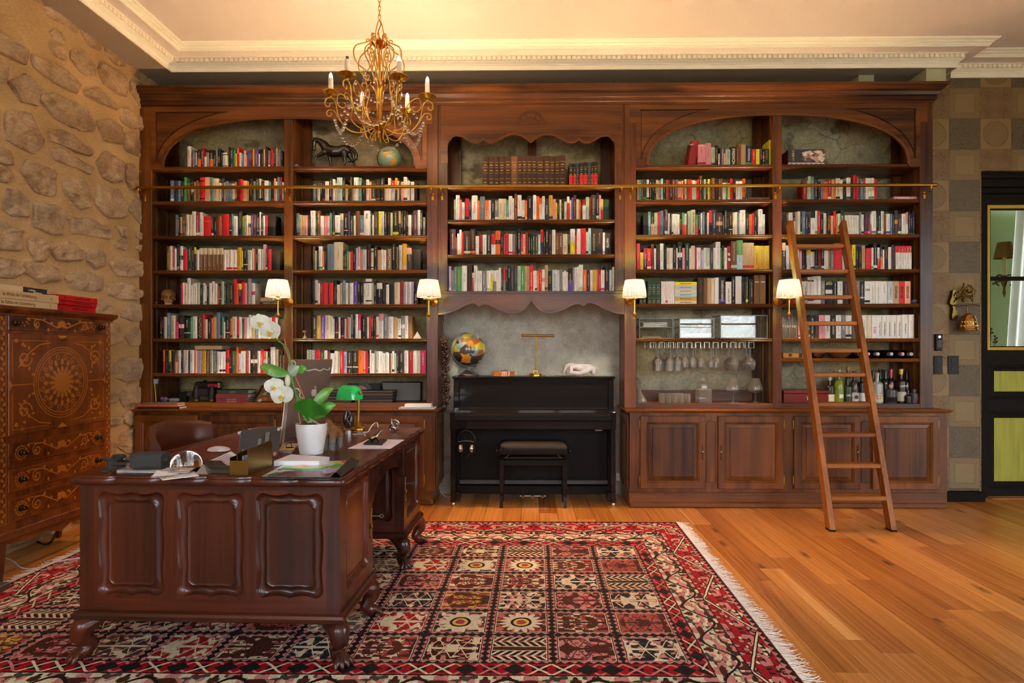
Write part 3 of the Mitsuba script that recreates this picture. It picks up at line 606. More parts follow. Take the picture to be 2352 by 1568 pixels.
row(0, 5, SH[5], 320, A4, '@186 k16,195/ww k18,195 w28,195/l B28,232 .8 C40,210/k m28,150 k50,210/wm k56,185/ww e22,195 w38,200 k50,195* r18,222 C28,175 k34,190 o16,185 t30,195/o B32,235_ k20,180/m e12,195 w14,150 k44,195/ww o18,185/k C42,198 r20,180/b w26,195 E14,180 p26,195 w20,190/C w24,215 y10,175 C28,210 B24,190 w22,190 s24,190/w w24,190 C28,190 w26,190/g r32,200 w22,190 k60,180_')
row(0, 6, SH[6], 320, A4, '@210 o20,210/rh k34,205/e y20,205/kh k32,200/b n26,200/ah w30,205 k22,200 w44,208* .6 k6,200 w42,208/r* a28,205/C* l38,200* Y38,205* K38,205* s28,205* K34,205* w14,195 w10,195 w26,190/k w30,195/k r32,210/km k20,180/ww E40,200/R* o22,235 l22,180/g w46,200 R24,205* w14,200 .6 k60,200/wm w26,200/k r28,220/w o24,200/wm w12,195 k28,190 w42,235 t30,215 k38,200 t22,160')
row(1, 1, SH[1], 650, A4, '@270 B26,160/w K12,150 w26,185/kt k20,190/w k24,180/r w36,185 k32,215 w22,205/C C16,170 j50,220 k26,215/y C24,155/k k18,150/y K20,225 t14,150 w30,220 x14,220 T28,215 k38,180 .2 w26,200/k a21,175/C K37,165/w k40,205/n .2 k38,215 C32,155 w26,215/C G38,190/rt Y22,215/kh w14,185/k K18,175 a22,180/p w32,225/k w26,190 k6,170 w34,180 k26,175_')
row(1, 2, SH[2], 650, A4, '@120 B26,208/k t26,192/k t24,190/k p28,190/w k22,180 w46,232/k E14,190 n30,230 w30,185/p p18,185 p14,185 p22,185/w T20,210/k .4 k22,225/Y w48,190/k g30,205/Ct .4 k36,190/ww .4 P12,225 E36,185 w18,185 n36,228_ B38,190/C w54,230 s10,200 k10,190 w16,190/p K42,222 y24,224 G26,224 k24,220 .2 k28,220 .2 s20,212/y .2 k52,228/y t18,225/kh k26,228 k24,228 k18,220/C w30,190/o .2 k14,200 v40,230/a w24,235/k k22,230 .2 g22,170')
row(1, 3, SH[3], 640, A4, '@307 k22,220* w12,180 .2 k16,190/Y w34,220/e o18,175/w k24,190/e .2 B58,240/K C84,258/r* N18,175 k16,180 e16,180/y a18,170/C r20,172 k24,208 .2 l20,205 l20,215/w o18,190/C G40,190 k38,235 C26,200/ks k34,225 t32,185_ w20,190/k w26,185 .2 n48,198* k36,238 k28,215* G30,230 Y42,242/a K44,205/at k80,190_')
row(1, 4, SH[4], 640, A4, '@325 G26,222/k w22,195/r R24,195 r46,200_ k6,180 r42,197_ .4 k26,220 w20,180/k w10,180 t22,195 B30,220 w22,195 g14,190/E w32,195 .3 P36,210/r* k24,208 k30,200/m* w18,190 w56,233/ks s18,195/g k24,215 .2 k52,195/wt k30,195/g .2 x28,180/r k46,180_ C52,200/B* .2 R30,212/k l16,205 w16,205 l18,205 w20,205 l20,205 k40,125/G')
row(1, 5, SH[5], 640, A4, '@305 k37,208/ws* Y36,208/y* P40,208/o* C48,210/p* w20,200/k w16,180 k36,198/ww w18,195 k34,190/m s18,180 m14,190 t18,195 w8,190 g22,215/k k18,220 w26,220/C m26,218/wb k54,200/w* w18,195 r20,200 R20,210/kh k22,200/y* w26,198/r w44,225/pt g44,200/w w44,198/k* t36,190/a C10,180 w24,180/k g32,205/wm w30,205/k n38,200_')
row(1, 6, SH[6], 640, A4, '@252 s38,210* g36,210* r48,210/k* E36,210/s* w26,205 R14,200 N14,210 w34,180 .2 w32,200 .2 s16,190/k r30,200/w .2 l32,195/k k48,200/ww .2 k52,200/ww o47,205/Y* p18,200/m r22,200 k16,180/ww w12,210 w28,180/k .2 G14,200 s16,200/g w20,200 w26,195 w26,180 w24,190 w10,180 k10,195 a12,180 w22,200/k s20,180/e k20,195 k48,205/w* w38,205/k* R44,205/k* w32,205/k* s32,205/E* m50,205/p* k34,205_')
S3 = 3.4087
row(2, 0, SHC[0], 1000, S3, '@368 N46,238 N48,240 N39,238 N42,236 N51,240 n48,238 N38,240 N38,242 N36,242 N38,240 N59,238 N46,240 N37,236 N39,240 N46,245', 'gold')
row(2, 0, SHC[0], 1000, S3, '@1046 k31,178/rh k25,180/rh b27,182/vh k31,184/rh k32,188/rh b27,186/vh k21,190/rh k31,193/rh', 'gold')
row(2, 1, SHC[1], 1000, S3, '@145 s14,165 w30,200 p16,165 .2 w22,145 .4 r28,175/k b22,160/w w46,198 o20,158/p B38,190 o30,160/ah w12,160 w8,160 k28,172 g28,160/w C38,172/k C24,172 T18,160/w w30,192 w14,175 k26,215 w32,200/k w26,160/k o18,158/a k42,195 .2 x28,200/k o24,190/k w20,178/ot w22,190 b32,155 Y30,198/k p24,168/r y10,140/k k18,170/y w16,165 k20,158 s22,148/w r22,188/wt C14,160 P16,180/k v22,198 C20,165/k o14,160 k14,170 w27,160/Rt s26,185/y R14,185 .2 K36,200 .2 k22,215/C p18,198/w y16,168/rh E45,165_')
row(2, 2, SHC[2], 1000, S3, '@112 v46,205 n12,140 w17,170/y w18,200 r16,180 .2 k50,190/C k42,205/o w26,150 R28,165/k w32,160/g k36,195 r34,165/wh o38,192/km k24,165 m14,165 r24,172 .2 w30,165/m g26,165/r k12,180 k28,205 r16,165/a a22,165 R20,180/k k18,175 k16,165 E20,165 K22,175 j20,160/w r22,200/bh k18,165 k22,200 k28,200 w28,198/B n28,172 n28,172 C40,165/r k18,180/w w40,205/yh r12,150/k w30,205/r r42,208 C18,180/k j24,210 k42,208/y* k47,205 w18,175/p k40,170')
row(2, 3, SHC[3], 1000, S3, '@102 l22,200/w g22,170 g18,195 e42,198/s* w42,205/G N40,215/k m12,150/wt w28,205/k w16,165 w20,165 g36,165 w32,165/s y18,170/wt w26,165/gh w20,170/e w20,188/C k12,180 r24,185/gh k14,170 k24,200 K26,202/g K26,202/g s26,202/K e30,202 t20,202 t20,202 r26,210/w w16,165 w14,165/k o16,165/w r22,172/y w24,175/pm t26,210/n k32,160/Y G44,172/k w16,170 g20,170/K w14,155 w14,165 w18,155/m k34,180/Ph g14,190 w18,190 w18,195 w32,212/s o30,172/w b24,168/Y w24,170 Y30,170/e r14,175/p R18,170 w30,170/m k34,205/a j26,170/w w26,195 k26,210 w24,190/y k24,170')
row(3, 0, SH[0], 1420, A4, '@628 R66,225<9 .24 p70,192/R p50,210/R s36,170/E k28,185/Y w12,110/r b16,165/r g22,155 a16,115/w s42,150/E k56,172 n14,170/C n26,195/k t44,195_ b52,180/e r40,152/y y34,150/w k22,170/w k24,150/rm E36,152 y22,235_')
row(3, 1, SH[1], 1420, A4, '@168 t20,190/k T20,190 n16,190 E32,195/e w22,190/E k26,195/C k20,190 k18,190 C18,190 t12,180/C T14,190 j18,200/w k22,190 n26,190/s r12,190 k24,190/w n20,190 R16,190 B14,190 a32,175/r a16,180 R12,175 C20,195 n8,190 r22,195/C o20,190 w26,185/k C14,180 r22,190/k n26,225 E16,190 s18,195/k k16,190 y20,195 n14,190 n32,205 k32,200 n20,195/t n16,200 w32,160 e16,165 y18,160/w r26,200 k28,180/C w28,175 w30,175 o28,200/n E22,165<-6')
row(3, 2, SH[2], 1420, A4, '@225 k44,200_ T26,215/w k30,205/ah s30,205 r20,215 B34,225/K k10,180 v28,235/w w18,200/k k16,190 w16,195/k w18,195 w18,195 w22,190/am k20,195 e22,205/rh w20,195/oh k8,190 s24,220 s12,225 C34,230 e26,190/rh k22,210 w14,200/k B24,215/w k20,200 w16,205 r30,228/kh b36,230 N58,200/tm b14,180/y k26,225/y* k14,190 k36,190/ww C20,205/a w24,210/a B14,200 C8,200 w50,228 k30,195/C o28,190 r20,195 k24,190/w .12 w40,235 w22,190')
row(3, 3, SH[3], 1420, A4, '@165 r32,240 Y32,160/C R30,200/kh r38,195/w N26,235/R w18,195/k k36,230/r w32,240 E8,240 k20,205/m C26,200 w32,200/r k28,230/C w12,200/k k42,255/wm p26,200/l E36,240 w16,195 C36,220/a m16,205/n w40,202 l22,180/w w22,200/B s40,200/w v24,205/w w22,200/k w44,255 e14,200/j k20,215 w26,200/e R34,215 .2 n52,258/s e54,268/jh t52,245/r t48,245/r Y47,218/r* Y47,218/r* Y46,218/r*')
row(3, 4, SH[4], 1420, A4, '@190 E30,215 E32,215 .12 E38,213 E38,213 E42,213', 'gold')
row(3, 4, SH[4], 1420, A4, '@387 w20,205/r w20,205/r w20,205/r w20,205/r w20,205/r w21,205/r .210 N50,240/n n34,235_ t34,235_ C34,235_ w36,240_ k62,245/P w52,202/C k36,250 w56,252/C k24,245/B k14,240/r E22,248/y .6 k46,225/o n50,262 n56,262')
row(4, 1, SH[1], 1770, A4, '@290 R37,165 t12,180 s26,220_ B28,215 b34,195 k24,170/y B22,170 o20,172 o24,172 R32,190/w t24,190/C o16,175 C38,200/k w24,185 k22,165/o E10,170 w40,205/E k22,180 r24,225 R34,215 .4 B30,178/w B20,180/rt w26,200/y w26,200/e w26,200/B r20,190')
row(4, 2, SH[2], 1770, A4, '@165 w34,205/kh w24,175/bt t20,210/C w26,215/k k14,190/y B32,215 b22,195/w k24,130/y w42,215/kt w22,220/e r24,218/w k28,190/y w28,200/k .4 k34,215 a24,175/p r24,215/w Y16,190/k w26,195/k E26,230 .10 w22,178/rh w22,178 w22,178 w22,178 w22,178 w20,178 .2 g16,205/w w24,185/k k12,190/m v24,205/m v22,200/p w12,190/rh w42,215/B k12,200 k30,212/w w26,215/k n22,180/k w34,190/P B20,190 b22,185 K30,220/Ym K32,185/w w40,190 p20,205/wh k16,210 k22,195 b20,210')
row(4, 3, SH[3], 1770, A4, '@104 k34,245/at .4 w26,220/g g18,215 .38 w34,200/b p26,175/w k30,230/n k14,210 w36,180/yt w36,165/k k30,225/e R28,220/k k26,210/w w16,175 w18,175/C t24,175 g28,175 r72,240_ .4 w36,180/kt .52 y34,225/k k26,210 k28,210 t32,218 .6 r50,195/ow w18,200/e k34,240/w w26,200/rh k22,230/oh w16,180 k34,210/o w28,205/a v24,225/k .16 w24,213/rt w24,213/rt w24,213/rt w24,213/rt w24,213/rt w25,213/rt')
row(4, 4, SH[4], 1770, A4, '@278 w20,205/p w36,205/g w56,245/ks w64,252/k g38,210/y .4 k64,208/wm k44,205/w* w52,205/r* k48,205/r* .50 g50,208/w k44,205/ww w48,205/k w50,205/k* w52,205/y* w54,205/m* .4 G50,205/w t52,205 r53,205 a52,205')
row(4, 5, SH[5], 1770, A4, '@104 K21,230 K21,230 K21,230 K21,230 K20,230 K20,230 K22,230 .2 p34,180/R .46 k24,200/w k42,210/g* k38,210/g* p56,210/v* w48,210 k50,210* w46,210/k* g42,210* w52,208/k .60 w34,210 w48,210/k* C42,210/w w50,210 w42,210 w42,210 w48,210 w44,210 w44,210 .2 w58,215 w50,215/l')
TITLES = [(2, 1, 306, 1000, S3, 'CAPITAL', 'v', .018, .5, 'b8443c', .55), (2, 1, 640, 1000, S3, 'COVENT GARDEN', 'v', .02, .5, 'e06a34', .9), (2, 2, 1303, 1000, S3, 'GREAT LIVES', 'v', .019, .55, 'efe8d8', .8),
    (2, 2, 1368, 1000, S3, 'FACTS', 'v', .018, .55, 'f2ecdc', .6), (2, 3, 228, 1000, S3, 'S P Q R', 'v', .016, .55, '8a8a8a', .75), (1, 2, 755, 650, A4, 'Eliot', 'v', .016, .78, '2a2622', .3), (2, 2, 1027, 1000, S3, '1421', 'v', .018, .3, 'b23a34', .4),
    (3, 0, 1039, 1420, A4, 'FRENCH', 'v', .026, .5, 'f2ecdc', .85), (3, 0, 1178, 1420, A4, 'Dictionary', 'v', .017, .55, 'efe8d8', .6), (3, 0, 690, 1420, A4, 'HAT', 'h', .014, .86, 'e0c8c8', .5), (3, 2, 677, 1420, A4, 'THE DIVINE ECONOMY', 'v', .014, .5, '2a2622', .85),
    (4, 2, 527, 1770, A4, 'FORTUNES', 'v', .018, .5, 'e0762a', .6), (4, 2, 643, 1770, A4, 'DAVID', 'v', .017, .6, 'e8e2d2', .5), (4, 2, 678, 1770, A4, 'HAN', 'v', .014, .72, 'f0ead8', .3), (4, 2, 386, 1770, A4, 'CAPO', 'v', .013, .35, 'b8443c', .3),
    (3, 4, 939, 1420, A4, 'THE BOOK OF SYMBOLS', 'v', .018, .5, 'efe8d8', .75), (3, 4, 995, 1420, A4, 'ALCHEMY & MYSTICISM', 'v', .013, .4, '2a2622', .6), (3, 4, 1257, 1420, A4, 'Biblia', 'h', .010, .76, 'e8dcc0', .8), (3, 4, 1310, 1420, A4, 'Biblia', 'h', .010, .76, 'e8dcc0', .8),
    (4, 4, 1143, 1770, A4, 'domus', 'v', .026, .52, '171412', .55), (4, 4, 1196, 1770, A4, 'domus', 'v', .026, .52, '171412', .55), (4, 4, 1250, 1770, A4, 'domus', 'v', .026, .52, '171412', .55), (4, 4, 882, 1770, A4, '100', 'h', .02, .62, '171412', .9), (4, 4, 530, 1770, A4, '1001', 'h', .016, .93, 'e6d21c', .9),
    (4, 4, 530, 1770, A4, 'MOVIES', 'h', .011, .86, 'e8e2d2', .9), (4, 4, 316, 1770, A4, 'THE GRAND', 'v', .012, .55, '55504a', .6), (4, 4, 475, 1770, A4, 'FUNK & SOUL', 'v', .013, .6, 'e6c21c', .6), (4, 4, 1092, 1770, A4, 'THE EGO', 'v', .012, .55, '8a6a4a', .5),
    (4, 5, 947, 1770, A4, '100', 'v', .024, .36, 'c02078', .4), (4, 5, 1226, 1770, A4, 'Photograms', 'v', .012, .4, '44403c', .5), (4, 5, 706, 1770, A4, 'FRANCESE', 'v', .017, .42, '2a2622', .6), (4, 5, 568, 1770, A4, 'CARAVAGGIO', 'v', .015, .5, 'e8dcc0', .8), (4, 5, 520, 1770, A4, 'Da Vinci', 'v', .015, .5, '55504a', .5),
    (4, 5, 817, 1770, A4, 'Mo', 'v', .022, .75, '171412', .3), (4, 5, 660, 1770, A4, 'KLIMT', 'v', .014, .5, 'e8e2d2', .5), (3, 3, 1000, 1420, A4, '\u201c \u201d', 'v', .05, .55, 'f2ecdc', .7), (1, 6, 606, 640, A4, 'PSYCHEDELIC', 'v', .013, .5, '3a2a50', .8), (0, 0, 519, 300, A4, 'WALKING', 'v', .012, .6, '8a8478', .5), (0, 0, 796, 300, A4, 'FAITH', 'v', .013, .45, 'd8a83a', .5), (0, 0, 969, 300, A4, 'CLIVE', 'v', .012, .8, 'f0e4d8', .3), (0, 2, 692, 300, A4, 'LORD RINGS', 'h', .008, .75, 'e8c070', .8)]
for q, c in ((985, 'MEXICO'), (1027, 'BALI'), (1070, 'JAPAN'), (1114, 'MOROCCO'), (1160, 'SPAIN')): TITLES.append((4, 5, q, 1770, A4, 'LIVING IN ' + c, 'v', .0125, .4, '2a2622', .6))
for q, c in zip((114, 135, 156, 177, 197, 217, 238), 'TINTIN '): TITLES.append((4, 5, q, 1770, A4, c.strip(), 'h', .016, .47, 'd0ccc4', .5))
TITLED = {}
def pick(bay, sh, px, ox, sc):
    x = PXx(ox + px / sc, 5.55); return min((b for b in BK if b['bay'] == bay and b['sh'] == sh), key=lambda b: abs((b['x0'] + b['x1']) / 2 - x))
for bay, sh, px, ox, sc, s, mode, h, rel, cc, dz in TITLES:
    b = pick(bay, sh, px, ox, sc); b.setdefault('txt', []).append((s, mode, h, rel, cc, dz)); b['style'] = 'plain'
indiv = set(id(b) for b in sorted(BK, key=lambda b: -b['px'] - 1e6 * ('txt' in b))[:292])
seen = {}
def blabel(b):
    h, w = b['z1'] - b['z0'], b['x1'] - b['x0']
    size = ('thick ' if w > .042 else 'thin ' if w < .018 else '') or ('tall ' if h > .222 else 'short ' if h < .165 else '')
    bn = f" with {CN[b['band'][0]]} {dict(b='foot', t='top', m='band', s='bands', h='lower half', c='ends', w='stripe', i='print').get(b['band'][1:] or 'i', 'band')}" if b['band'] else ''
    if b.get('txt'): bn = f" titled {b['txt'][0][0]}"
    where = f"{ORD[b['sh']]} shelf, {BAYS[b['bay']]}"
    L, R = b['l'], b['r']
    nb = f"between {CN[L]} and {CN[R]}" if L and R else (f"leftmost, beside {CN[R]}" if R else f"rightmost, beside {CN[L]}" if L else 'alone')
    base_ = f"{size}{CN[b['col']]} book{bn}, {nb}, {where}"
    if len(base_.split()) > 16: base_ = f"{CN[b['col']]} book{bn}, {nb}, {where}"
    if len(base_.split()) > 16: base_ = f"{size}{CN[b['col']]} book, {nb}, {where}"
    if len(base_.split()) > 16: base_ = f"{CN[b['col']]} book, {nb}, {where}"
    return base_
for b in BK:
    if id(b) in indiv: seen.setdefault(blabel(b), []).append(b)
NTH = ['first', 'second', 'third', 'fourth', 'fifth', 'sixth', 'seventh', 'eighth', 'ninth', 'tenth']
rest = []
for b in BK:
    m = book_mesh(b['x0'], b['x1'], b['z0'], b['z1'], b['y'], b['col'], b['band'], random.Random(b['seed']), b['lean'], b['style'])
    if id(b) not in indiv: rest.append(m); continue
    lb = blabel(b); same = seen[lb]
    if len(same) > 1:
        lb = f"{CN[b['col']]} book, {NTH[same.index(b)]} from left of {['', '', 'two', 'three', 'four', 'five', 'six', 'seven', 'eight', 'nine', 'ten'][len(same)]} alike, {ORD[b['sh']]} shelf, {BAYS[b['bay']]}"
    k = add('book', m, 'vc', col=m.colors_, label=lb, cat='book', group='books on the shelves')
    for s, mode, h, rel, cc, dz in b.get('txt', []):
        hh = b['z1'] - b['z0']; ww = b['x1'] - b['x0']
        if s: add('title', text(s, h, ((b['x0'] + b['x1']) / 2, b['y'] - .0002, b['z0'] + hh * rel), mode, .0006, True, fit=(hh * dz if mode != 'h' else ww * .9)), 'vc', k, col=cc)
k = add('small_books', cat_(rest), 'vc', col=np.vstack([m.colors_ for m in rest]), label='many smaller books standing in rows along the bookcase shelves', cat='books', kind='stuff')
# books lying flat
def flatbook(x0, x1, y0, y1, z0, z1, col, label, txt=None, tcol='e8dcc0', th=.012, pages='d8cfb8', ang=0, mode=None, pagesides=True):
    c = LC[col] if len(col) == 1 else np.array(lin(col)); e = min(.004, (z1 - z0) * .16)
    def sp(a, b, c_, d): return box(a, b, c_, d, z0, z1, min(.003, (z1 - z0) * .2))
    ms = [(box(x0, x1, y0, y0 + e * 1.4, z0, z1, .001), c), (box(x0, x1, y0, y1, z0, z0 + e, .0008), c), (box(x0, x1, y0, y1, z1 - e, z1, .0008), c)]
    pb = box(x0 + .004, x1 - .004, y0 + e, y1 - .005, z0 + e, z1 - e)
    t = thing('book', label, 'book', 'books lying flat'); ctr = ((x0 + x1) / 2, (y0 + y1) / 2, 0)
    R = lambda m: rot(m, ang, (0, 0, 1), ctr)
    add('cover', R(cat_([m for m, _ in ms])), 'vc', t, col=c_hex(c)); add('pages', R(pb), 'vcmat', t, col=pages)
    if txt: add('title', R(text(txt, th, ((x0 + x1) / 2, y0 - .0002, (z0 + z1) / 2), 'h', .0006, True, fit=(x1 - x0) * .8)), 'vc', t, col=tcol)
    return t
def c_hex(c):
    c = np.clip(np.asarray(c), 0, 1); s = np.where(c < .0031308, 12.92 * c, 1.055 * c ** (1 / 2.4) - .055); return ''.join(f'{int(round(v * 255)):02x}' for v in s)

# ================================================================ things on the shelves
def L(px, py, Y): x, z = P(px, py, Y); return np.array([x, Y, z])
def px_(n, Y): return n * Y / F_
def zoomer(ox, oy, s, Y): return lambda a, b: L(ox + a / s, oy + b / s, Y)
# --- striding horse
Yh = 5.66; q = zoomer(700, 290, 9.8, Yh); mm = Yh / F_ / 9.8
J = {}
def j(n, a, b, r, dy=0.0): p = q(a, b); J[n] = (np.array([p[0], Yh + dy, p[2]]), r * mm)
for a in (('nose', 208, 420, 34), ('muz', 205, 360, 40), ('head', 215, 250, 52), ('poll', 250, 200, 46), ('nk1', 350, 250, 72), ('nk2', 440, 330, 100), ('sho', 500, 430, 118), ('bar', 660, 480, 128), ('bel', 760, 475, 120), ('cro', 880, 430, 108), ('but', 960, 450, 88), ('dock', 990, 370, 40)): j(*a)
for n, pts, dy in (('fa', ((470, 500, 62), (285, 600, 32), (235, 740, 20), (220, 800, 24)), -.022), ('fb', ((540, 520, 64), (555, 660, 32), (575, 800, 20), (575, 885, 24)), .02), ('ha', ((900, 520, 84), (905, 640, 44), (930, 720, 28), (865, 840, 20), (835, 885, 24)), -.022), ('hb', ((985, 520, 80), (1030, 620, 40), (1090, 710, 28), (1125, 840, 20), (1140, 885, 24)), .022)):
    for i, p in enumerate(pts): j(n + str(i), *p, dy)
for i, p in enumerate(((1010, 375, 22), (1090, 440, 44), (1160, 540, 40), (1150, 630, 36), (1060, 690, 26), (980, 705, 14))): j('t' + str(i), *p)
for s in (-1, 1): j('ear%d' % s, 215 - 8 * s, 190, 16, .008 * s); j('eart%d' % s, 175 + 12 * s, 158, 5, .010 * s)
bones = [('nose', 'muz'), ('muz', 'head'), ('head', 'poll'), ('poll', 'nk1'), ('nk1', 'nk2'), ('nk2', 'sho'), ('sho', 'bar'), ('bar', 'bel'), ('bel', 'cro'), ('cro', 'but'), ('dock', 'but'), ('t0', 'dock')]
bones += [(n + str(i), n + str(i + 1)) for n, k in (('fa', 3), ('fb', 3), ('ha', 4), ('hb', 4), ('t', 5)) for i in range(k)] + [('ear1', 'eart1'), ('ear-1', 'eart-1')]
mh = body(bones, J, .006, 6); mh.apply_translation([0, 0, SH[0] - mh.bounds[0][2]])
add('horse_sculpture', mh, 'vcgloss', col='1c1815', sm=True, label='black sculpture of a striding horse on the top shelf beside a small globe', cat='sculpture')
# --- small terrestrial globe
def globe(label, c, R, sea, stand, style):
    t = thing('globe', label, 'globe')
    m = trimesh.creation.icosphere(subdivisions=5, radius=1.0); v = np.array(m.vertices)
    n = meshkit.fbm(v * 1.6 + np.array([3.2, 1.1, style]), 4, style); cols = np.tile(lin(sea), (len(v), 1))
    pal = [lin(x) for x in (('c9b23c', 'c78a72', '9aa23c', 'c79a3c', 'd0a04a') if style < 8 else ('c27a22', 'd2b82a', '7f9a3a', 'a8502a', '6a8a86', 'd0c84a', '8a5a3a'))]
    g_ = np.random.default_rng(style); pt = g_.normal(size=(90, 3)); pt /= np.linalg.norm(pt, axis=1, keepdims=True); idx = (v @ pt.T).argmax(1) % len(pal)
    land = n + (.13 * v[:, 2] - (.10 * v[:, 1] if style >= 8 else 0)) > (.53 if style < 8 else .50); cols[land] = np.array(pal)[idx[land]]
    add('sphere', mk(v * R + c, m.faces), 'vcgloss', t, col=cols, sm=True)
    a = np.linspace(-2.0, 1.15, 30) + math.pi * .5 + .45
    mer = [(c[0] + 1.06 * R * math.cos(x + .9), c[1], c[2] + 1.06 * R * math.sin(x + .9)) for x in a]
    tilt = math.radians(23.5)
    mer = [(c[0] + 1.07 * R * math.sin(-x), c[1], c[2] + 1.07 * R * math.cos(x)) for x in np.linspace(.12 if style >= 8 else -.1, math.pi + .45, 32)]
    add('meridian_arm', tube(mer, R * (.055 if style >= 8 else .035), 8), 'vcmetal' if style >= 8 else 'vc', t, col='c8c8c4' if style >= 8 else '1c1a18', sm=40)
    pa = np.array([-.42, 0, 1.0]) / 1.085
    add('axis_pin', cyl(c + pa * R * .97, c + pa * R * 1.2, R * .035, 8), 'vcmetal' if style >= 8 else 'vc', t, col='c8c8c4' if style >= 8 else '1c1a18')
    h = c[2] - 1.07 * R - stand; r = R * .58
    add('base', lathe([(0, 0), (r, 0), (r * 1.02, h * .12), (r * .95, h * .25), (r * .5, h * .55), (r * .12, h * .8), (r * .08, h * 1.02), (0, h * 1.02)], 28, (c[0], c[1], stand)), 'vcmetal' if style >= 8 else 'vc', t, col='8d8d8a' if style >= 8 else '1c1a18', sm=40)
cg = L(895, 354, 5.68); globe('small pale green globe on a black arm, top shelf beside the horse', np.array([cg[0], 5.68, SH[0] + .122]), .108, '86a890', SH[0], 3)
# --- skull
def skull(c, R):
    S = lambda dx, dy, dz, r, s=(1, 1, 1): m3.Manifold.sphere(r * R, 32).scale(s).translate([c[0] + dx * R, c[1] + dy * R, c[2] + dz * R])
    M = S(0, .25, .35, .82, (.9, 1.1, .88)) + m3.Manifold.batch_hull([S(-.3, -.4, .1, .3), S(.3, -.4, .1, .3), S(-.22, -.45, -.55, .16), S(.22, -.45, -.55, .16)]) + m3.Manifold.batch_hull([S(-.62, -.25, -.1, .12), S(-.3, -.5, -.12, .1)]) + m3.Manifold.batch_hull([S(.62, -.25, -.1, .12), S(.3, -.5, -.12, .1)]) + m3.Manifold.batch_hull([S(-.2, -.4, -.62, .13), S(.2, -.4, -.62, .13), S(0, -.5, -.66, .13)])
    for s in (-1, 1): M = M - S(.31 * s, -.62, .08, .22, (1, 1.5, .95))
    M = M - m3.Manifold.batch_hull([S(-.1, -.8, -.3, .06), S(.1, -.8, -.3, .06), S(0, -.75, -.1, .05)])
    m = frommf(M.refine_to_length(.006)); m.merge_vertices(); trimesh.smoothing.filter_taubin(m, iterations=4); return m
cs = L(384, 684, 5.62); ts = thing('skull', 'brown skull ornament on the fifth shelf of the far-left bay, left of the books', 'skull')
m = skull((cs[0], 5.64, SH[4] + .075), .083); m = rot(m, 31, (0, 0, 1), (cs[0], 5.64, 0)); dz = SH[4] - m.bounds[0][2]; m.apply_translation([0, 0, dz]); v = np.array(m.vertices)
add('cranium', m, 'vc', ts, col=np.array(lin('80552a'))[None] * (.75 + .5 * meshkit.fbm(v * 30, 3, 1))[:, None], sm=True)
add('teeth', [rot(box(cs[0] - .03 + i * .0075, cs[0] - .024 + i * .0075, 5.64 - .055, 5.64 - .046, SH[4] + .001, SH[4] + .018, .002), 31, (0, 0, 1), (cs[0], 5.64, 0)) for i in range(8)], 'vc', ts, col='d8cdb0')
# --- amethyst lumps
def lump(px, z, Y, w, label, seed):
    m = trimesh.creation.icosphere(subdivisions=2, radius=1.0); v = np.array(m.vertices); v = v * (.75 + .5 * meshkit.noise(v * 2.5 + seed, seed))[:, None] * np.array([w, w * .8, w * .65])
    x = PXx(px, Y); v = v - [0, 0, v[:, 2].min()]; c = np.where(meshkit.noise(v * 90, seed)[:, None] > .5, np.array(lin('8f7a9c'))[None], np.array(lin('55406a'))[None])
    add('amethyst', mk(v + [x, Y, z], m.faces), 'vcgloss', col=c, label=label, cat='crystal', group='amethyst lumps on the shelves')
for a in ((351, SH[4], 5.58, .03, 'purple amethyst beside the brown skull, far-left bay'), (351, SH[3], 5.57, .02, 'tiny amethyst at the left end of the fourth shelf, far-left bay'), (682, SH[0], 5.58, .028, 'amethyst on the top shelf by the post, left of the horse'), (1490, SH[0], 5.57, .024, 'small amethyst under the arch, left of the leaning maroon book'), (2103, SH[4], 5.58, .034, 'purple amethyst right of the orange domus books'), (2107, SH[3], 5.59, .024, 'small amethyst right of the white books with red tops'), (2108, SH[2], 5.58, .02, 'tiny amethyst at the right end of the third shelf, far-right bay'), (377, .908, 5.6, .035, 'spiky purple amethyst behind the magazines, left end of the worktop')): lump(*a, seed=int(a[0]))
# --- flat books in the rows
def fb_(p0, p1, z0, h, Y, dep, col, label, **k): return flatbook(PXx(p0, Y), PXx(p1, Y), Y, Y + dep, z0, z0 + h, col, label, **k)
fb_(597, 651, SH[4], .028, 5.55, .16, 'k', 'black book lying flat behind the lamp, under a tan one', txt='PASSION CATALUNYA', th=.011)
fb_(598, 650, SH[4] + .0285, .036, 5.56, .15, 't', 'tan book lying on a black one behind the lamp', pages='b9a37a')
fb_(447, 510, SH[6] + .216, .036, 5.58, .17, 't', 'tan box lying on top of the patterned books, seventh shelf of the far-left bay')
fb_(1718, 1769, SH[1], .030, 5.55, .15, 'n', 'brown book lying flat right of the leaning green book', pages='b98a5a')
fb_(2053, 2113, SH[1], .033, 5.55, .16, 'p', 'pink psychology book lying flat at the right end of the second shelf', txt='PSYCHOLOGY', th=.018, tcol='f0e4e0')
fb_(1806, 1821, SH[4], .05, 5.56, .14, 'R', 'dull red book behind the lamp, right of the post', ); fb_(1821, 1831, SH[4], .055, 5.555, .14, 'r', 'bright red book between the lamp and the ladder')
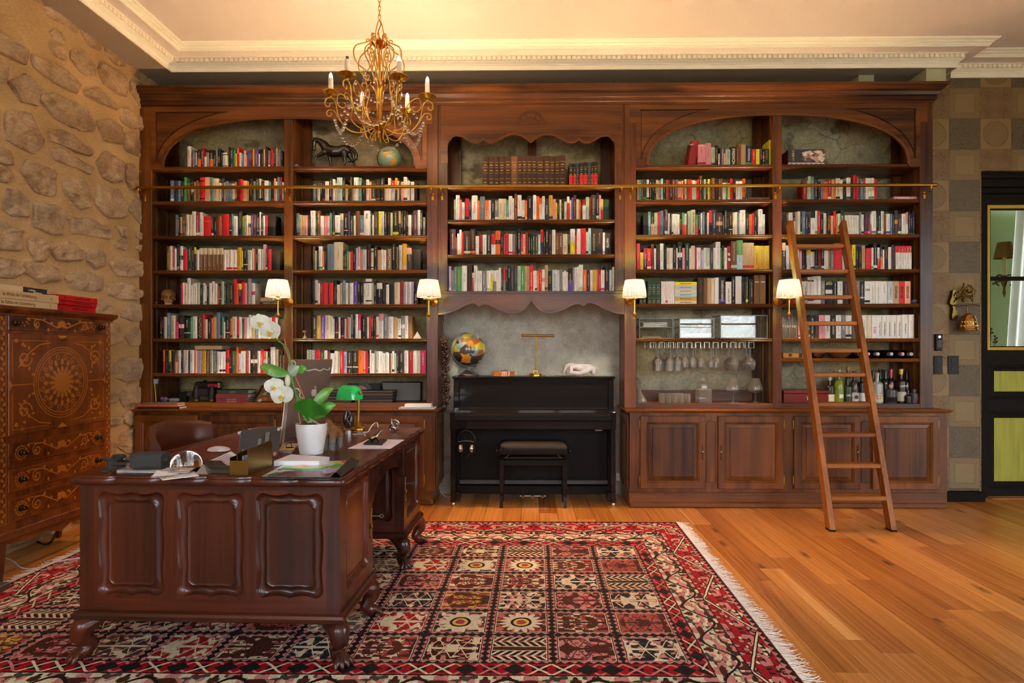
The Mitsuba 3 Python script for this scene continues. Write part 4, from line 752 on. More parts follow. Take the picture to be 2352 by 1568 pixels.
# stack of striped volumes and the boxed bible
yl = 1420 + 510 / 3.92; yr = 1420 + 708 / 3.92
for i, (c, nm) in enumerate((('C', 'cream bottom'), ('Y', 'mustard'), ('j', 'ice blue'), ('C', 'cream middle'), ('G', 'pale grey'), ('y', 'lemon yellow top'))):
    h = .0335; k = fb_(yl, yr, SH[4] + i * (h + .0004), h, 5.55, .15, c, f'{nm} volume of the striped stack right of the white slipcase', txt='MEDICINE & ART', th=.009, tcol='2a2622')
t = thing('boxed_book', 'large boxed bible with a red side and painted front, top shelf right', 'book')
x0, x1 = PXx(1810, 5.58), PXx(1893, 5.58); zb = SH[0]; zt = zb + px_(39.5, 5.55)
add('case', box(x0, x1, 5.58, 5.80, zb, zt, .003), 'vc', t, col='6b1a22')
add('front', box(x0, x1, 5.578, 5.58, zb + .036, zt), 'vc', t, col='34343c'); add('foot_band', box(x0, x1, 5.5775, 5.58, zb + .004, zb + .036), 'vc', t, col='cfc8bc')
add('foot_pattern', [prism(Point(x, zb + .020).buffer(.012, 1), 5.5768, 5.578) for x in np.linspace(x0 + .03, x1 - .03, 7)], 'vc', t, col='6a6a78')
m, cl = [], []
rr = random.Random(4)
for i in range(70):
    x = x0 + (.42 + .55 * rr.random()) * (x1 - x0); z = zb + .045 + rr.random() * (zt - zb - .06); g = prism(Polygon([(x + .022 * rr.random() * math.cos(a) + .008 * math.cos(a), z + .012 * math.sin(a)) for a in np.linspace(0, 6.28, 8)[:-1]]).buffer(0), 5.5765 - .0001 * (i % 5), 5.578); m.append(g); cl.append(np.tile(lin(rr.choice(['d8c0a0', 'b0685a', '8a3a34', 'e8dccc', 'c89a80', '5a4a4a', 'd8b8b0'])), (len(g.vertices), 1)))
add('painted_scene', cat_(m), 'vc', t, col=np.vstack(cl)); add('title', text('LA BIBLE', .019, (x0 + .045, 5.5775, zb + .1), 'u', .0006, True, fit=.095), 'vc', t, col='c8a870')
# --- hourglass, pyramid
c = L(700, 777, 5.58); R = .034
t = thing('hourglass', 'little round hourglass on the sixth shelf, left of the black patterned book', 'hourglass')
add('glass_disc', tube([(c[0] + R * math.cos(a), 5.58, SH[5] + R + .004 + R * math.sin(a)) for a in np.linspace(0, 2 * math.pi, 28)[:-1]], .003, 6, closed=True), 'glass', t)
add('bulbs', lathe([(0, 0), (.02, 0), (.021, .008), (.004, .033), (.004, .037), (.021, .062), (.02, .069), (0, .069)], 16, (c[0], 5.58, SH[5] + .002)), 'vcgloss', t, col='7a6652', sm=40); add('sand', lathe([(0, .0), (.02, 0), (.003, .024), (0, .024)], 14, (c[0], 5.576, SH[5] + .003)), 'vcmat', t, col='cdbfa6')
c = L(959, 777, 5.57); w = .036
add('pyramid', trimesh.convex.convex_hull(np.array([(c[0] - w, 5.57 - w, SH[5]), (c[0] + w, 5.57 - w, SH[5]), (c[0] + w, 5.57 + w, SH[5]), (c[0] - w, 5.57 + w, SH[5]), (c[0] - .002, 5.57, SH[5] + .066)])), 'vc', col='d8c6ae', label='small pale stone pyramid at the right end of the sixth shelf', cat='ornament')
# --- far-left deck: reading lamp, binoculars, dark device, books, frame
dk = .907
t = thing('table_lamp', 'slim brass reading lamp with grey cylinder head, left end of the deck', 'lamp'); x = PXx(356, 5.56)
add('base', lathe([(0, 0), (.032, 0), (.032, .004), (.006, .008), (0, .008)], 20, (x + .012, 5.56, dk)), 'vcmetal', t, col='b8a03c', sm=40); add('stem', cyl((x + .012, 5.56, dk), (x - .004, 5.56, dk + .18), .005, 8), 'vcmetal', t, col='c8b440'); add('head', lathe([(0, .0), (.03, 0), (.032, .046), (0, .046)], 20, (x, 5.56, dk + .17)), 'vc', t, col='8d8d90', sm=40)
t = thing('binoculars', 'black binoculars with gold rings standing on the deck, left of the stacked books', 'binoculars'); 
for pxx in (448, 484):
    x = PXx(pxx, 5.6); add('barrel', lathe([(0, 0), (.027, 0), (.027, .006), (.025, .02), (.028, .03), (.03, .10), (.022, .125), (.018, .15), (0, .152)], 20, (x, 5.62, dk)), 'vc', t, col='1d1916', sm=40); add('gold_ring', lathe([(.0262, .013), (.0278, .015), (.0278, .019), (.0262, .021)], 20, (x, 5.62, dk)), 'vcmetal', t, col='b08a30')
add('bridge', box(PXx(452, 5.62), PXx(480, 5.62), 5.61, 5.63, dk + .05, dk + .13, .008), 'vc', t, col='191613')
t = thing('handheld_device', 'black handheld device with a red window and long nozzle, behind the binoculars', 'appliance')
a, b = L(452, 893, 5.72), L(508, 876, 5.72); add('body', [box(a[0], b[0], 5.68, 5.76, a[2], b[2], .012), tube([L(468, 876, 5.72) , L(474, 876, 5.72)], .014, 12)], 'vcgloss', t, col='15120f'); a, b = L(478, 889, 5.68), L(502, 882, 5.68); add('window', box(a[0], b[0], 5.674, 5.69, a[2], b[2], .002), 'vcgloss', t, col='c01a2c', label='red window')
add('nozzle', tube([L(394, 904, 5.7), L(420, 906, 5.7), L(424, 904, 5.7), L(450, 904, 5.7)], [.012, .013, .022, .024], 12), 'vc', t, col='1a1714', sm=40); add('collar', cyl(L(433, 904, 5.7), L(443, 904, 5.7), .0255, 14), 'vc', t, col='4a4643'); [add('stand', m, 'vc', t, col='14110f') for m in (box(PXx(412, 5.7), PXx(430, 5.7), 5.68, 5.73, dk, dk + .085, .004), box(PXx(488, 5.7), PXx(500, 5.7), 5.69, 5.75, dk, dk + .16, .004))]
a, b = L(388, 925, 5.66), L(410, 917, 5.66); add('crumpled_paper', box(a[0], b[0], 5.64, 5.70, dk, dk + .03, .012), 'vcmat', col='b9b6b0', label='crumpled white paper left of the black device on the deck', cat='paper')
z = dk
for i, (c, h, p0, p1, lb, tx) in enumerate((('6b2330', .017, 496, 567, 'burgundy book at the bottom of the stack between binoculars and frame', 'ENCICLOPEDIA'), ('6f2733', .019, 496, 567, 'burgundy book second from the bottom of the stack on the deck', 'ENCICLOPEDIA'), ('7a3024', .038, 495, 569, 'red-brown leather book in the stack under the dark green one', None), ('2c3a30', .036, 498, 570, 'dark green book with gold lettering on top of the stack', 'OEUVRES'))):
    fb_(p0, p1, z, h, 5.58 + .003 * i, .17, c, lb, txt=tx, tcol='c8b088', th=.009); z += h + .0005
t = thing('display_frame', 'deep brown display frame with little figures, leaning on the deck behind the orchid', 'picture frame')
A, B = L(582, 925, 5.6), L(652, 884, 5.74)
def lean_pt(u, v, d=0.0): return np.array([A[0] + u * .27 + v * .045, 5.60 + v * .10 - d * .9, dk + v * .155 - d * .3])
def leanbox(u0, u1, v0, v1, d0, d1): return trimesh.convex.convex_hull(np.array([lean_pt(u, v, d) for u in (u0, u1) for v in (v0, v1) for d in (d0, d1)]))
add('frame', [leanbox(0, 1, 0, .06, 0, .03), leanbox(0, 1, .94, 1, 0, .03), leanbox(0, .04, 0, 1, 0, .03), leanbox(.96, 1, 0, 1, 0, .03)], 'vc', t, col='1c130c'); add('backing', leanbox(.02, .98, .02, .98, 0, .004), 'vc', t, col='7a4c22')
for u, v, c in ((.25, .5, '8a9a80'), (.55, .35, 'a8a8a0'), (.35, .2, 'a5623a'), (.7, .22, '9a5a34'), (.45, .75, 'c8c8c0'), (.2, .12, 'b8b0a8')): add('figure', leanbox(u - .06, u + .06, v - .06, v + .08, .004, .018), 'vc', t, col=c)
# magazines on the left worktop
t0 = ZW1 + .0005
for p0, p1, h, c, lb, Y in ((315, 412, .020, '1d1a18', 'black notebook at the bottom of the pile on the left worktop', 5.36), (312, 408, .018, 'c4521c', 'orange folder in the middle of the pile on the left worktop', 5.36), (322, 406, .012, '55554f', 'grey magazine on top of the orange folder on the left worktop', 5.37)):
    flatbook(PXx(p0, Y) + .0, PXx(p1, Y), Y, Y + .13, t0, t0 + h, c, lb, pages='c8b8a4'); t0 += h + .0004
# --- second bay deck: print, boxes, speaker, books
t = thing('photo_print', 'dark photographic print of a grey-haired head behind the green lamp', 'photograph')
a, b = L(798, 937, 5.74), L(874, 880, 5.78); Yf = 5.765
add('board', box(a[0], b[0], Yf, Yf + .006, dk, b[2]), 'vc', t, col='16120f'); e1 = L(836, 902, Yf)
add('hair', prism(Point(e1[0], e1[2] + .02).buffer(.075).difference(sbox(e1[0] - .2, 0, e1[0] + .2, dk + .01)), Yf - .001, Yf), 'vc', t, col='4a4448'); add('face', prism(Point(e1[0] - .025, e1[2] + .0).buffer(.066).intersection(sbox(-9, dk + .005, 9, 9)), Yf - .002, Yf), 'vc', t, col='a8605a'); add('ear', prism(Polygon([(e1[0] + .042 + .016 * math.cos(q), e1[2] - .02 + .036 * math.sin(q)) for q in np.linspace(0, 6.2, 16)]), Yf - .003, Yf), 'vc', t, col='b8706a')
for grp, p0, p1, n, lb in ((0, 752, 806, 4, 'left stack'), (1, 815, 900, 4, 'right stack')):
    for i in range(n):
        h = .0265; Y = 5.53 + .004 * ((i * 7 + grp) % 3); a, b = PXx(p0 - i * -.8, Y), PXx(p1 + i * .8, Y)
        k = thing('slim_box', f'slim black box, {["bottom", "second from bottom", "third from bottom", "topmost"][i]} of the {lb} behind the green lamp', 'box', 'slim black boxes on the deck')
        add('lid', box(a, b, Y, Y + .19, dk + i * (h + .001) + .011, dk + i * (h + .001) + h, .002), 'vc', k, col='2e2924'); add('tray', box(a + .003, b - .003, Y + .003, Y + .187, dk + i * (h + .001), dk + i * (h + .001) + .011), 'vc', k, col='0f0d0b')
a, b = PXx(877, 5.74), PXx(967, 5.74)
t = thing('speaker', 'grey mesh-fronted speaker box on the deck, right of the black boxes', 'speaker'); zt = P(900, 877, 5.74)[1]
add('cabinet', box(a, b, 5.745, 5.83, dk, zt, .006), 'vc', t, col='1b1917'); add('grille', box(a + .006, b - .006, 5.738, 5.746, dk + .004, zt - .006, .003), 'vcmat', t, col='6b665e')
flatbook(PXx(915, 5.36), PXx(1000, 5.36) - .01, 5.365, 5.52, ZW1 + .0005, ZW1 + .014, 'a8a8a4', 'large grey book under the white one, right end of the left worktop', pages='e0dcd0')
flatbook(PXx(929, 5.4), PXx(990, 5.4), 5.40, 5.53, ZW1 + .015, ZW1 + .042, 'ece8e0', 'white book lying on the grey one, right end of the left worktop', pages='cdb99c')
# --- braided garland hanging by the niche, with its cord
Yg = 5.55; tg = thing('chestnut_garland', 'string of dark dried chestnuts hanging left of the piano', 'garland')
add('cord', tube([L(1018, 722, Yg), L(1019, 775, Yg)], .005, 6), 'vc', tg, col='1a130e')
rg_ = random.Random(5); ms = []
z0, z1 = P(1019, 775, Yg)[1], P(1025, 930, Yg)[1]
for i in range(96):
    f_ = i / 96; c = L(1021 + 5 * f_, 775 + 155 * f_, Yg) + np.array([rg_.uniform(-.026, .026), rg_.uniform(-.03, .02), 0]); m = ball((0, 0, 0), .019, 1, (.95, .7, .6)); m = rot(rot(m, rg_.uniform(0, 180), (0, 1, 0)), rg_.uniform(-40, 40), (1, 0, 0)); ms.append(mv(m, c))
add('chestnuts', ms, 'vcgloss', tg, col='2c1710', sm=True, kind='stuff')
c = L(1022, 928, 5.6); add('power_adapter', [box(c[0] - .02, c[0] + .012, 5.58, 5.62, c[2] - .03, c[2] + .03, .005), tube(spline([c + [.005, -.03, .03], c + [.03, -.05, .0], c + [.025, -.05, -.05], c + [-.01, -.03, -.06]], 14), .005, 6)], 'vc', col='4a4742', label='small grey power adapter with a cable below the garland', cat='adapter')
# --- glass cases
def gcase(p0, p1, ytop, Y, dep, mid, label, contents):
    t = thing('glass_case', label, 'glass case', 'glass cases on the shelf over the wine glasses'); zb = SH[5] + .0005; x0, x1 = PXx(p0, Y), PXx(p1, Y); zt = P((p0 + p1) / 2, ytop, Y)[1]; r = .0035
    fr = []
    for x in (x0, x1):
        for y in (Y, Y + dep): fr.append(box(x - r, x + r, y - r, y + r, zb, zt))
    for z in (zb + r, zt - r) + ((mid * (zt - zb) + zb,) if mid else ()):
        for y in (Y, Y + dep): fr.append(box(x0, x1, y - r, y + r, z - r, z + r))
        for x in (x0, x1): fr.append(box(x - r, x + r, Y, Y + dep, z - r, z + r))
    add('frame', fr, 'vcmetal', t, col='4a4a44')
    add('front_pane', box(x0, x1, Y - .001, Y + .001, zb, zt), 'thin', t) if False else add('front_pane', mk([(x0, Y, zb), (x1, Y, zb), (x1, Y, zt), (x0, Y, zt)], [(0, 1, 2), (0, 2, 3)]), 'thin', t)
    add('top_pane', mk([(x0, Y, zt), (x1, Y, zt), (x1, Y + dep, zt), (x0, Y + dep, zt)], [(0, 1, 2), (0, 2, 3)]), 'thin', t)
    for x in (x0, x1): add('side_pane', mk([(x, Y, zb), (x, Y + dep, zb), (x, Y + dep, zt), (x, Y, zt)], [(0, 1, 2), (0, 2, 3)]), 'thin', t)
    if mid: add('glass_shelf', box(x0, x1, Y, Y + dep, zb + mid * (zt - zb) - .002, zb + mid * (zt - zb) + .002), 'vcgloss', t, col='b9c4bb')
    for lb, ct, u0, u1, v0, v1, c in contents:
        a, b = x0 + u0 * (x1 - x0), x0 + u1 * (x1 - x0); n = 3 if v1 - v0 > .12 else 1; k = thing('paper_stack', lb, ct)
        for i in range(n): add('sheaf', box(a + .004 * (i % 2), b - .003 * (i % 2), Y + .03, Y + dep - .03, zb + (v0 + (v1 - v0) * i / n) * (zt - zb), zb + (v0 + (v1 - v0) * (i + 1) / n - .012) * (zt - zb), .002), 'vcmat', k, col=c)
gcase(1469, 1545.5, 731, 5.56, .2, .56, 'left glass case with white papers above, on the sixth shelf', [('white paper block on the glass shelf of the left case', 'paper', .12, .86, .58, .82, 'd9d6cf'), ('tan papers on the floor of the left glass case', 'paper', .1, .68, .02, .12, 'a5805c')])
gcase(1561, 1640, 731, 5.56, .2, .56, 'middle glass case with a stack of papers below, on the sixth shelf', [('grey and white papers at the bottom of the middle glass case', 'paper', .08, .97, .02, .28, 'c9c7c0')])
c = L(1594, 745, 5.63); add('round_cookie', [cyl((c[0] + .05, 5.62, c[2] - .018), (c[0] + .05, 5.63, c[2] - .018), .022, 18)], 'vc', col='a5683a', label='round tan disc standing in the middle glass case', cat='ornament')
gcase(1655, 1762, 723.5, 5.54, .22, 0, 'large empty glass case reflecting the window, right of the other two', [])
# --- glass rack and stemware
ZRk = SH[5] - st; t = thing('glass_rack', 'chrome rack under the shelf from which the wine glasses hang', 'rack')
xs = [PXx(1492 + 20.3 * i, 5.6) for i in range(13)]
zr = P(1600, 799, 5.6)[1]
for i in range(12):
    a, b = xs[i] , xs[i] + px_(11.5, 5.6)
    add('rail', [tube([(x, 5.55, ZRk), (x, 5.55, zr), (x, 5.82, zr), (x, 5.82, ZRk)], .0025, 6) for x in (a, b)] + [cyl((a, 5.55, zr), (a, 5.55, zr + .001), .003, 6), tube([(a, 5.56, ZRk - .004), (b, 5.56, ZRk - .004)], .0025, 6)], 'vcmetal', t, col='b8b4aa')
def stem_glass(c, kind, up=False):
    """returns outer and inner profile as one closed shell; z=0 at the foot"""
    if kind == 'flute': pr = [(.030, 0), (.030, .002), (.006, .006), (.0035, .012), (.0035, .085), (.012, .100), (.033, .125), (.036, .145), (.033, .225)]
    elif kind == 'balloon': pr = [(.036, 0), (.036, .002), (.006, .006), (.004, .012), (.004, .085), (.02, .095), (.046, .125), (.050, .15), (.042, .19), (.036, .205)]
    elif kind == 'big': pr = [(.042, 0), (.042, .002), (.006, .006), (.0045, .012), (.0045, .08), (.02, .086), (.056, .105), (.066, .122), (.05, .175), (.036, .222)]
    else: pr = [(.028, 0), (.028, .002), (.005, .006), (.0035, .012), (.0035, .085), (.016, .095), (.030, .12), (.031, .14), (.026, .18)]
    s = kind == 'flute' and .95 or 1.0
    inn = [(max(r - .0014, .0), z) for r, z in pr[::-1] if z > .092]
    pts = [(0, 0)] + pr
    if not up: pts = [(r, -z) for r, z in pts][::-1]
    return lathe([(r * s, z * s) for r, z in pts], 22, c)
gi = 0
zf = zr + .004
for kind, lst in (('flute', [(1513, 0), (1518, 1), (1507, 2), (1532, 1), (1540, 0), (1545, 1), (1552, 2), (1557, 0), (1562, 1)]), ('tulip', [(1574, 0), (1580, 1), (1592, 0), (1598, 1), (1611, 0)]), ('tulipb', [(1633, 0), (1639, 1), (1645, 0)]), ('balloon', [(1675, 1), (1684, 0), (1714, 1), (1723, 0)])):
    for i, (pxx, r_) in enumerate(lst):
        Y = 5.585 + .075 * r_ + .02 * (r_ > 1); nm = {'flute': 'tall wine glass', 'tulip': 'small wine glass', 'tulipb': 'tulip wine glass', 'balloon': 'round balloon glass'}[kind]
        where = {'flute': 'left third of the rack', 'tulip': 'middle of the rack', 'tulipb': 'right of the middle of the rack', 'balloon': 'right end of the rack'}[kind]
        add('wine_glass', stem_glass((PXx(pxx, Y), Y, zf), 'tulip' if kind == 'tulipb' else kind), 'glassware', sm=50, label=f'{nm} hanging upside down in the {where}', cat='wine glass', group=f'{nm}es hanging in the rack')
for pxx, lb in ((1684, 'large balloon glass standing on the deck, left of its twin'), (1735, 'large balloon glass standing on the deck by the right post')): add('wine_glass', stem_glass((PXx(pxx, 5.62), 5.62, dk), 'big', True), 'glassware', sm=50, label=lb, cat='wine glass')
ti = 0
for r_, Y in ((0, 5.57), (1, 5.66)):
    for k in range(5 if r_ == 0 else 4):
        x = PXx(1521 + 14.5 * k + 6 * r_ - (8 if r_ else 0), Y); h, R = .083, .029
        add('tumbler', lathe([(0, 0), (R * .9, 0), (R, .006), (R, h)], 12, (x, Y, dk)), 'glassware', sm=False, label=['fluted glass tumbler in the front row on the deck, left of the square decanter', 'fluted glass tumbler in the rear row on the deck, left of the square decanter'][r_], cat='tumbler', group=['tumblers in the front row', 'tumblers in the rear row'][r_])
def dec_stop(c, r, n=10): return lathe([(0, 0), (r * .35, 0), (r * .4, r * .4), (r * .85, r * .7), (r, r * 1.25), (r * .7, r * 1.8), (0, r * 1.95)], n, c)
t = thing('decanter', 'square cut-glass decanter with amber liquor and round stopper', 'decanter'); x = PXx(1616, 5.6); w = px_(14.6, 5.6)
def sq(r, z, n=4): return [[x - r, 5.6 - r, z], [x + r, 5.6 - r, z], [x + r, 5.6 + r, z], [x - r, 5.6 + r, z]]
add('body', loft([sq(w * .98, dk), sq(w, dk + .005), sq(w, dk + .118), sq(w * .9, dk + .126), sq(w * .4, dk + .132), sq(w * .36, dk + .155), sq(w * .6, dk + .158), sq(w * .6, dk + .162)]), 'glassware', t); add('liquor', box(x - w * .93, x + w * .93, 5.6 - w * .93, 5.6 + w * .93, dk + .006, dk + .036, .003), 'vcgloss', t, col='7a3a12', label='amber liquor'); add('stopper', dec_stop((x, 5.6, dk + .166), .029, 8), 'glassware', t)
t = thing('decanter', 'cut-crystal decanter with flared foot by the left post, under the lamp', 'decanter'); x = PXx(1468, 5.6); add('body', lathe([(0, 0), (.072, 0), (.073, .012), (.05, .05), (.03, .08), (.017, .11), (.015, .175), (.026, .185), (.026, .19)], 14, (x, 5.6, dk)), 'glassware', t); add('stopper', dec_stop((x, 5.6, dk + .19), .032, 9), 'glassware', t)
# --- far-right bay: things under and on the extra shelf
ZX = zpx(823, 1950, 5.51) + .0005
t = thing('wooden_block', 'small burr-wood block with a dark round hole, extra shelf right of the post', 'ornament'); a, b = PXx(1797, 5.58), PXx(1834, 5.58)
add('block', box(a, b, 5.56, 5.63, ZX, ZX + .052, .008), 'vc', t, col='a5682e'); c = PXx(1815, 5.56); add('hole', cyl((c, 5.559, ZX + .03), (c, 5.57, ZX + .03), .0145, 16), 'vc', t, col='120c08'); add('end_cap', box(PXx(1844, 5.56), PXx(1849, 5.56), 5.565, 5.62, ZX, ZX + .046, .003), 'vcmetal', t, col='d8d2c4'); add('link', box(b, PXx(1845, 5.56), 5.58, 5.61, ZX + .004, ZX + .036, .003), 'vc', t, col='3a2412')
x = PXx(1880, 5.6); add('metal_bowl', lathe([(0, 0), (.03, 0), (.055, .02), (.068, .048), (.065, .048), (.05, .022), (.0, .006)], 24, (x, 5.62, ZX)), 'vcmetal', sm=40, col='55524c', label='dark metal bowl behind the ladder on the extra shelf', cat='bowl')
x = PXx(1931, 5.6); add('woven_bowl', lathe([(0, 0), (.05, 0), (.09, .03), (.117, .066), (.112, .066), (.085, .032), (0, .008)], 28, (x, 5.64, ZX)), 'vcmat', sm=40, col='5a3a1a', label='brown woven bowl behind the ladder rungs on the extra shelf', cat='bowl')
def lying(pxx, pyy, cap, lb, ang=0, back=0.0):
    c = L(pxx, pyy, 5.56); R = .0385; t = thing('wine_bottle', lb, 'wine bottle', 'wine bottles lying on the extra shelf')
    pr = [(0, 0), (R * .97, .0), (R, .006), (R, .16), (R * .8, .185), (.0155, .215), (.0145, .262), (.0, .262)]
    m = lathe(pr, 20); m = rot(m, 90, (1, 0, 0)); v = np.array(m.vertices); m = mv(m, (c[0], 5.83, ZX + R)); add('body', rot(m, ang, (0, 0, 1), (c[0], 5.83, ZX + R)), 'vcgloss', t, col='0d0d0c', sm=40)
    m = lathe([(0, 0), (.0165, .001), (.0165, .05), (0, .052)], 16); m = rot(m, 90, (1, 0, 0)); m = mv(m, (c[0], 5.83 - .216, ZX + R)); add('capsule', rot(m, ang, (0, 0, 1), (c[0], 5.83, ZX + R)), 'vcgloss', t, col=cap)
for a in ((1975, 812, '8a1a22', 'wine bottle with maroon cap lying beside the right ladder stile', 0), (1995, 812, 'c0263a', 'lying wine bottle with a bright red cap', 0), (2017, 813, 'b8b0a8', 'lying wine bottle with a silver cap, right of the red-capped one', 0), (2048, 813, '9a8aa0', 'lying wine bottle with a mauve cap, third from the post', 0), (2074, 811, 'c8808c', 'lying wine bottle with a pink cap, near the right post', 0), (2098, 812, 'e0ded8', 'lying wine bottle with a white cap, against the right post', -3)): lying(*a)
t = thing('wooden_chest', 'flat red mahogany chest with a small key, left end of the deck behind the ladder', 'box'); a, b = PXx(1800, 5.56), PXx(1903, 5.56)
add('body', box(a, b, 5.56, 5.78, dk, dk + .085, .003), 'vcgloss', t, col='5a160f'); add('lid', box(a - .002, b + .002, 5.558, 5.782, dk + .087, dk + .113, .004), 'vcgloss', t, col='5e1810'); c = L(1852, 912, 5.555); add('key', [cyl((c[0], 5.53, c[2]), (c[0], 5.56, c[2]), .003, 6), tube([(c[0] + .008 * math.cos(q), 5.532, c[2] + .010 + .008 * math.sin(q)) for q in np.linspace(0, 6.28, 14)[:-1]], .002, 5, closed=True), box(c[0] - .004, c[0] + .004, 5.53, 5.535, c[2] - .026, c[2] - .002)], 'vcmetal', t, col='c8c0a8')
def bottle(pc, ptop, w, Y, glass, lb, cap, caph=.04, lab=None, shape='wine', txt=None, neck=None, cork=False, lz=(.12, .55)):
    x = PXx(pc, Y); h = P(pc, ptop, Y)[1] - dk; R = px_(w, Y) / 2; t = thing('bottle', lb, 'bottle', 'bottles on the deck behind the ladder')
    rn = .0145 if shape != 'small' else .009
    sh_, nk_ = {'wine': (.56, .72), 'sloped': (.42, .72), 'squat': (.66, .76), 'small': (.5, .66), 'spirit': (.60, .70)}[shape]
    pr = [(0, 0), (R * .94, 0), (R, .005)] + [(R, h * sh_)] + [(rn + (R - rn) * math.cos(q) ** 1.3, h * (sh_ + (nk_ - sh_) * math.sin(q))) for q in np.linspace(.25, 1.5, 6)] + [(rn, h * .93), (rn * 1.25, h * .935), (rn * 1.25, h * .985), (0, h * .985)]
    add('body', lathe(pr, 22, (x, Y, dk)), 'vcgloss', t, col=glass, sm=45)
    add('cap', lathe([(0, h - caph), (rn * 1.22, h - caph), (rn * 1.3, h - .003), (rn * 1.1, h), (0, h)], 16, (x, Y, dk)), 'vcmat' if cork else 'vcgloss', t, col=cap, sm=45)
    if lab:
        l0, l1 = lz; aa = np.linspace(-math.pi / 2 - 1.25, -math.pi / 2 + 1.25, 14)
        v = [(x + (R + .0008) * math.cos(q), Y + (R + .0008) * math.sin(q), dk + h * zz) for zz in (l0 * .9, l1 * .97 * .9) for q in aa]; n = 14
        f = [g for k in range(n - 1) for g in ((k, k + 1, n + k + 1), (k, n + k + 1, n + k))]; lk = add('label', mk(v, f), 'vcmat', t, col=lab, sm=True)
        if txt:
            s, hh, rel, cc = txt; add('lettering', text(s, hh, (x, Y - R - .0012, dk + h * rel), 'h', .0006, True, fit=R * 1.7), 'vc', t, col=cc)
    elif txt:
        s, hh, rel, cc = txt; add('lettering', text(s, hh, (x, Y - R - .0012, dk + h * rel), 'h', .0006, True, fit=R * 1.8), 'vc', t, col=cc)
    return t, x, h, R
bz = lambda a: 1785 + a / 6.817
bb = lambda b: 790 + b / 6.817
for a in ((bz(820), bb(515), 21, 5.60, '140d08', 'dark bottle with cream and green label beside the red chest', 'd8d4c8', .03, 'cfc9a0', 'spirit', None), (bz(965), bb(400), 21, 5.585, '5f6f14', 'yellow-green wine bottle with a small white label', 'c0b89a', .02, None, 'sloped', None), (bz(910), bb(405), 18, 5.70, '3a4a2a', 'green bottle standing behind the yellow-green one', 'a8b060', .02, None, 'wine', None),
    (bz(1100), bb(520), 21, 5.60, '1c2a12', 'dark green bottle lettered CRUZ in white', '2a3420', .03, None, 'spirit', ('CRUZ', .017, .30, 'e8e4d8')), (bz(1205), bb(425), 19, 5.59, '1a140c', 'brown wine bottle with a white label and dark disc', '3a2a1a', .03, 'b9b6b0', 'sloped', None), (bz(1108), bb(350), 14, 5.74, '5a2a10', 'tall amber bottle with a cork, behind the others', 'b98a5a', .035, None, 'wine', None),
    (bz(1330), bb(440), 20, 5.61, '120d0a', 'dark bottle with a white label behind the ladder stile', '1a1614', .03, 'c4c2bc', 'spirit', None), (bz(1498), bb(415), 13, 5.72, '26301c', 'slim dark bottle with a navy cap behind the clear one', '2c3444', .03, None, 'wine', None), (bz(1565), bb(445), 24, 5.57, 'a8aca4', 'clear bottle with a colourful cream label and red ring', 'c8b0a0', .03, 'cdbfa4', 'spirit', None),
    (bz(1617), bb(400), 16, 5.72, '16301a', 'dark green bottle in the rear row, right of the clear one', '1a2a1c', .03, None, 'wine', None), (bz(1695), bb(403), 18, 5.68, '121c12', 'very dark green bottle in the rear row', '20301f', .03, None, 'wine', None), (bz(1782), bb(390), 21, 5.66, '170b0a', 'wine bottle with a crimson foil neck', 'a01c34', .075, None, 'wine', None),
    (bz(1782), bb(628), 24, 5.565, '3c3c3e', 'squat grey glass bottle with a cork and dark label', 'b98f7a', .03, '1f1a20', 'squat', None), (bz(1940), bb(388), 22, 5.60, '1c0c08', 'red bitter bottle with yellow cap, lettered CAMPARI', 'c8a42a', .05, 'c4c0a8', 'spirit', ('CAMPARI', .017, .50, 'e8e4d8')), (bz(2028), bb(420), 18, 5.69, '170e08', 'dark bottle with a green neck band behind the yellow-capped one', '141210', .04, None, 'wine', None),
    (bz(2048), bb(720), 17, 5.555, '1a0f08', 'small dark amber bottle at the front right', '1a1008', .02, None, 'small', None), (bz(2150), bb(705), 19, 5.57, '4a4244', 'small jar-like bottle with a pink sign, right end', '5a5a5e', .025, None, 'squat', None), (bz(2213), bb(650), 10, 5.65, '201a12', 'tiny bottle with a yellow cap in the right corner', '8a9030', .012, None, 'wine', None)):
    T_, x, h, R = bottle(*a[:8], lab=a[8], shape=a[9], txt=a[10], cork='cork' in a[5], lz=(.06, .38) if a[8] else (.1, .4))
    if 'disc' in a[5]: add('disc', prism(Point(x, dk + h * .19).buffer(.017), 5.59 - R - .003, 5.59 - R - .0008), 'vc', T_, col='2a2826')
    if 'small white' in a[5]: add('label', box(x - .014, x + .02, 5.585 - R - .002, 5.585 - R * .8, dk + .045, dk + .08), 'vcmat', T_, col='d0d0c8')
    if 'colourful' in a[5]:
        for i in range(9): add('print', prism(Point(x - .022 + .022 * (i % 3), dk + .045 + .022 * (i // 3)).buffer(.007, 2), 5.57 - R - .003, 5.57 - R + .004), 'vc', T_, col=['b8606a', '7a9a4a', 'c8a03c', '6a8aa0'][i % 4])
    if 'pink sign' in a[5]: add('sign', rot(box(x - .004, x + .007, 5.57 - R - .003, 5.57 - R * .7, dk + .025, dk + .085), 6, (0, 1, 0), (x, 5.57, dk)), 'vc', T_, col='d83a5a')

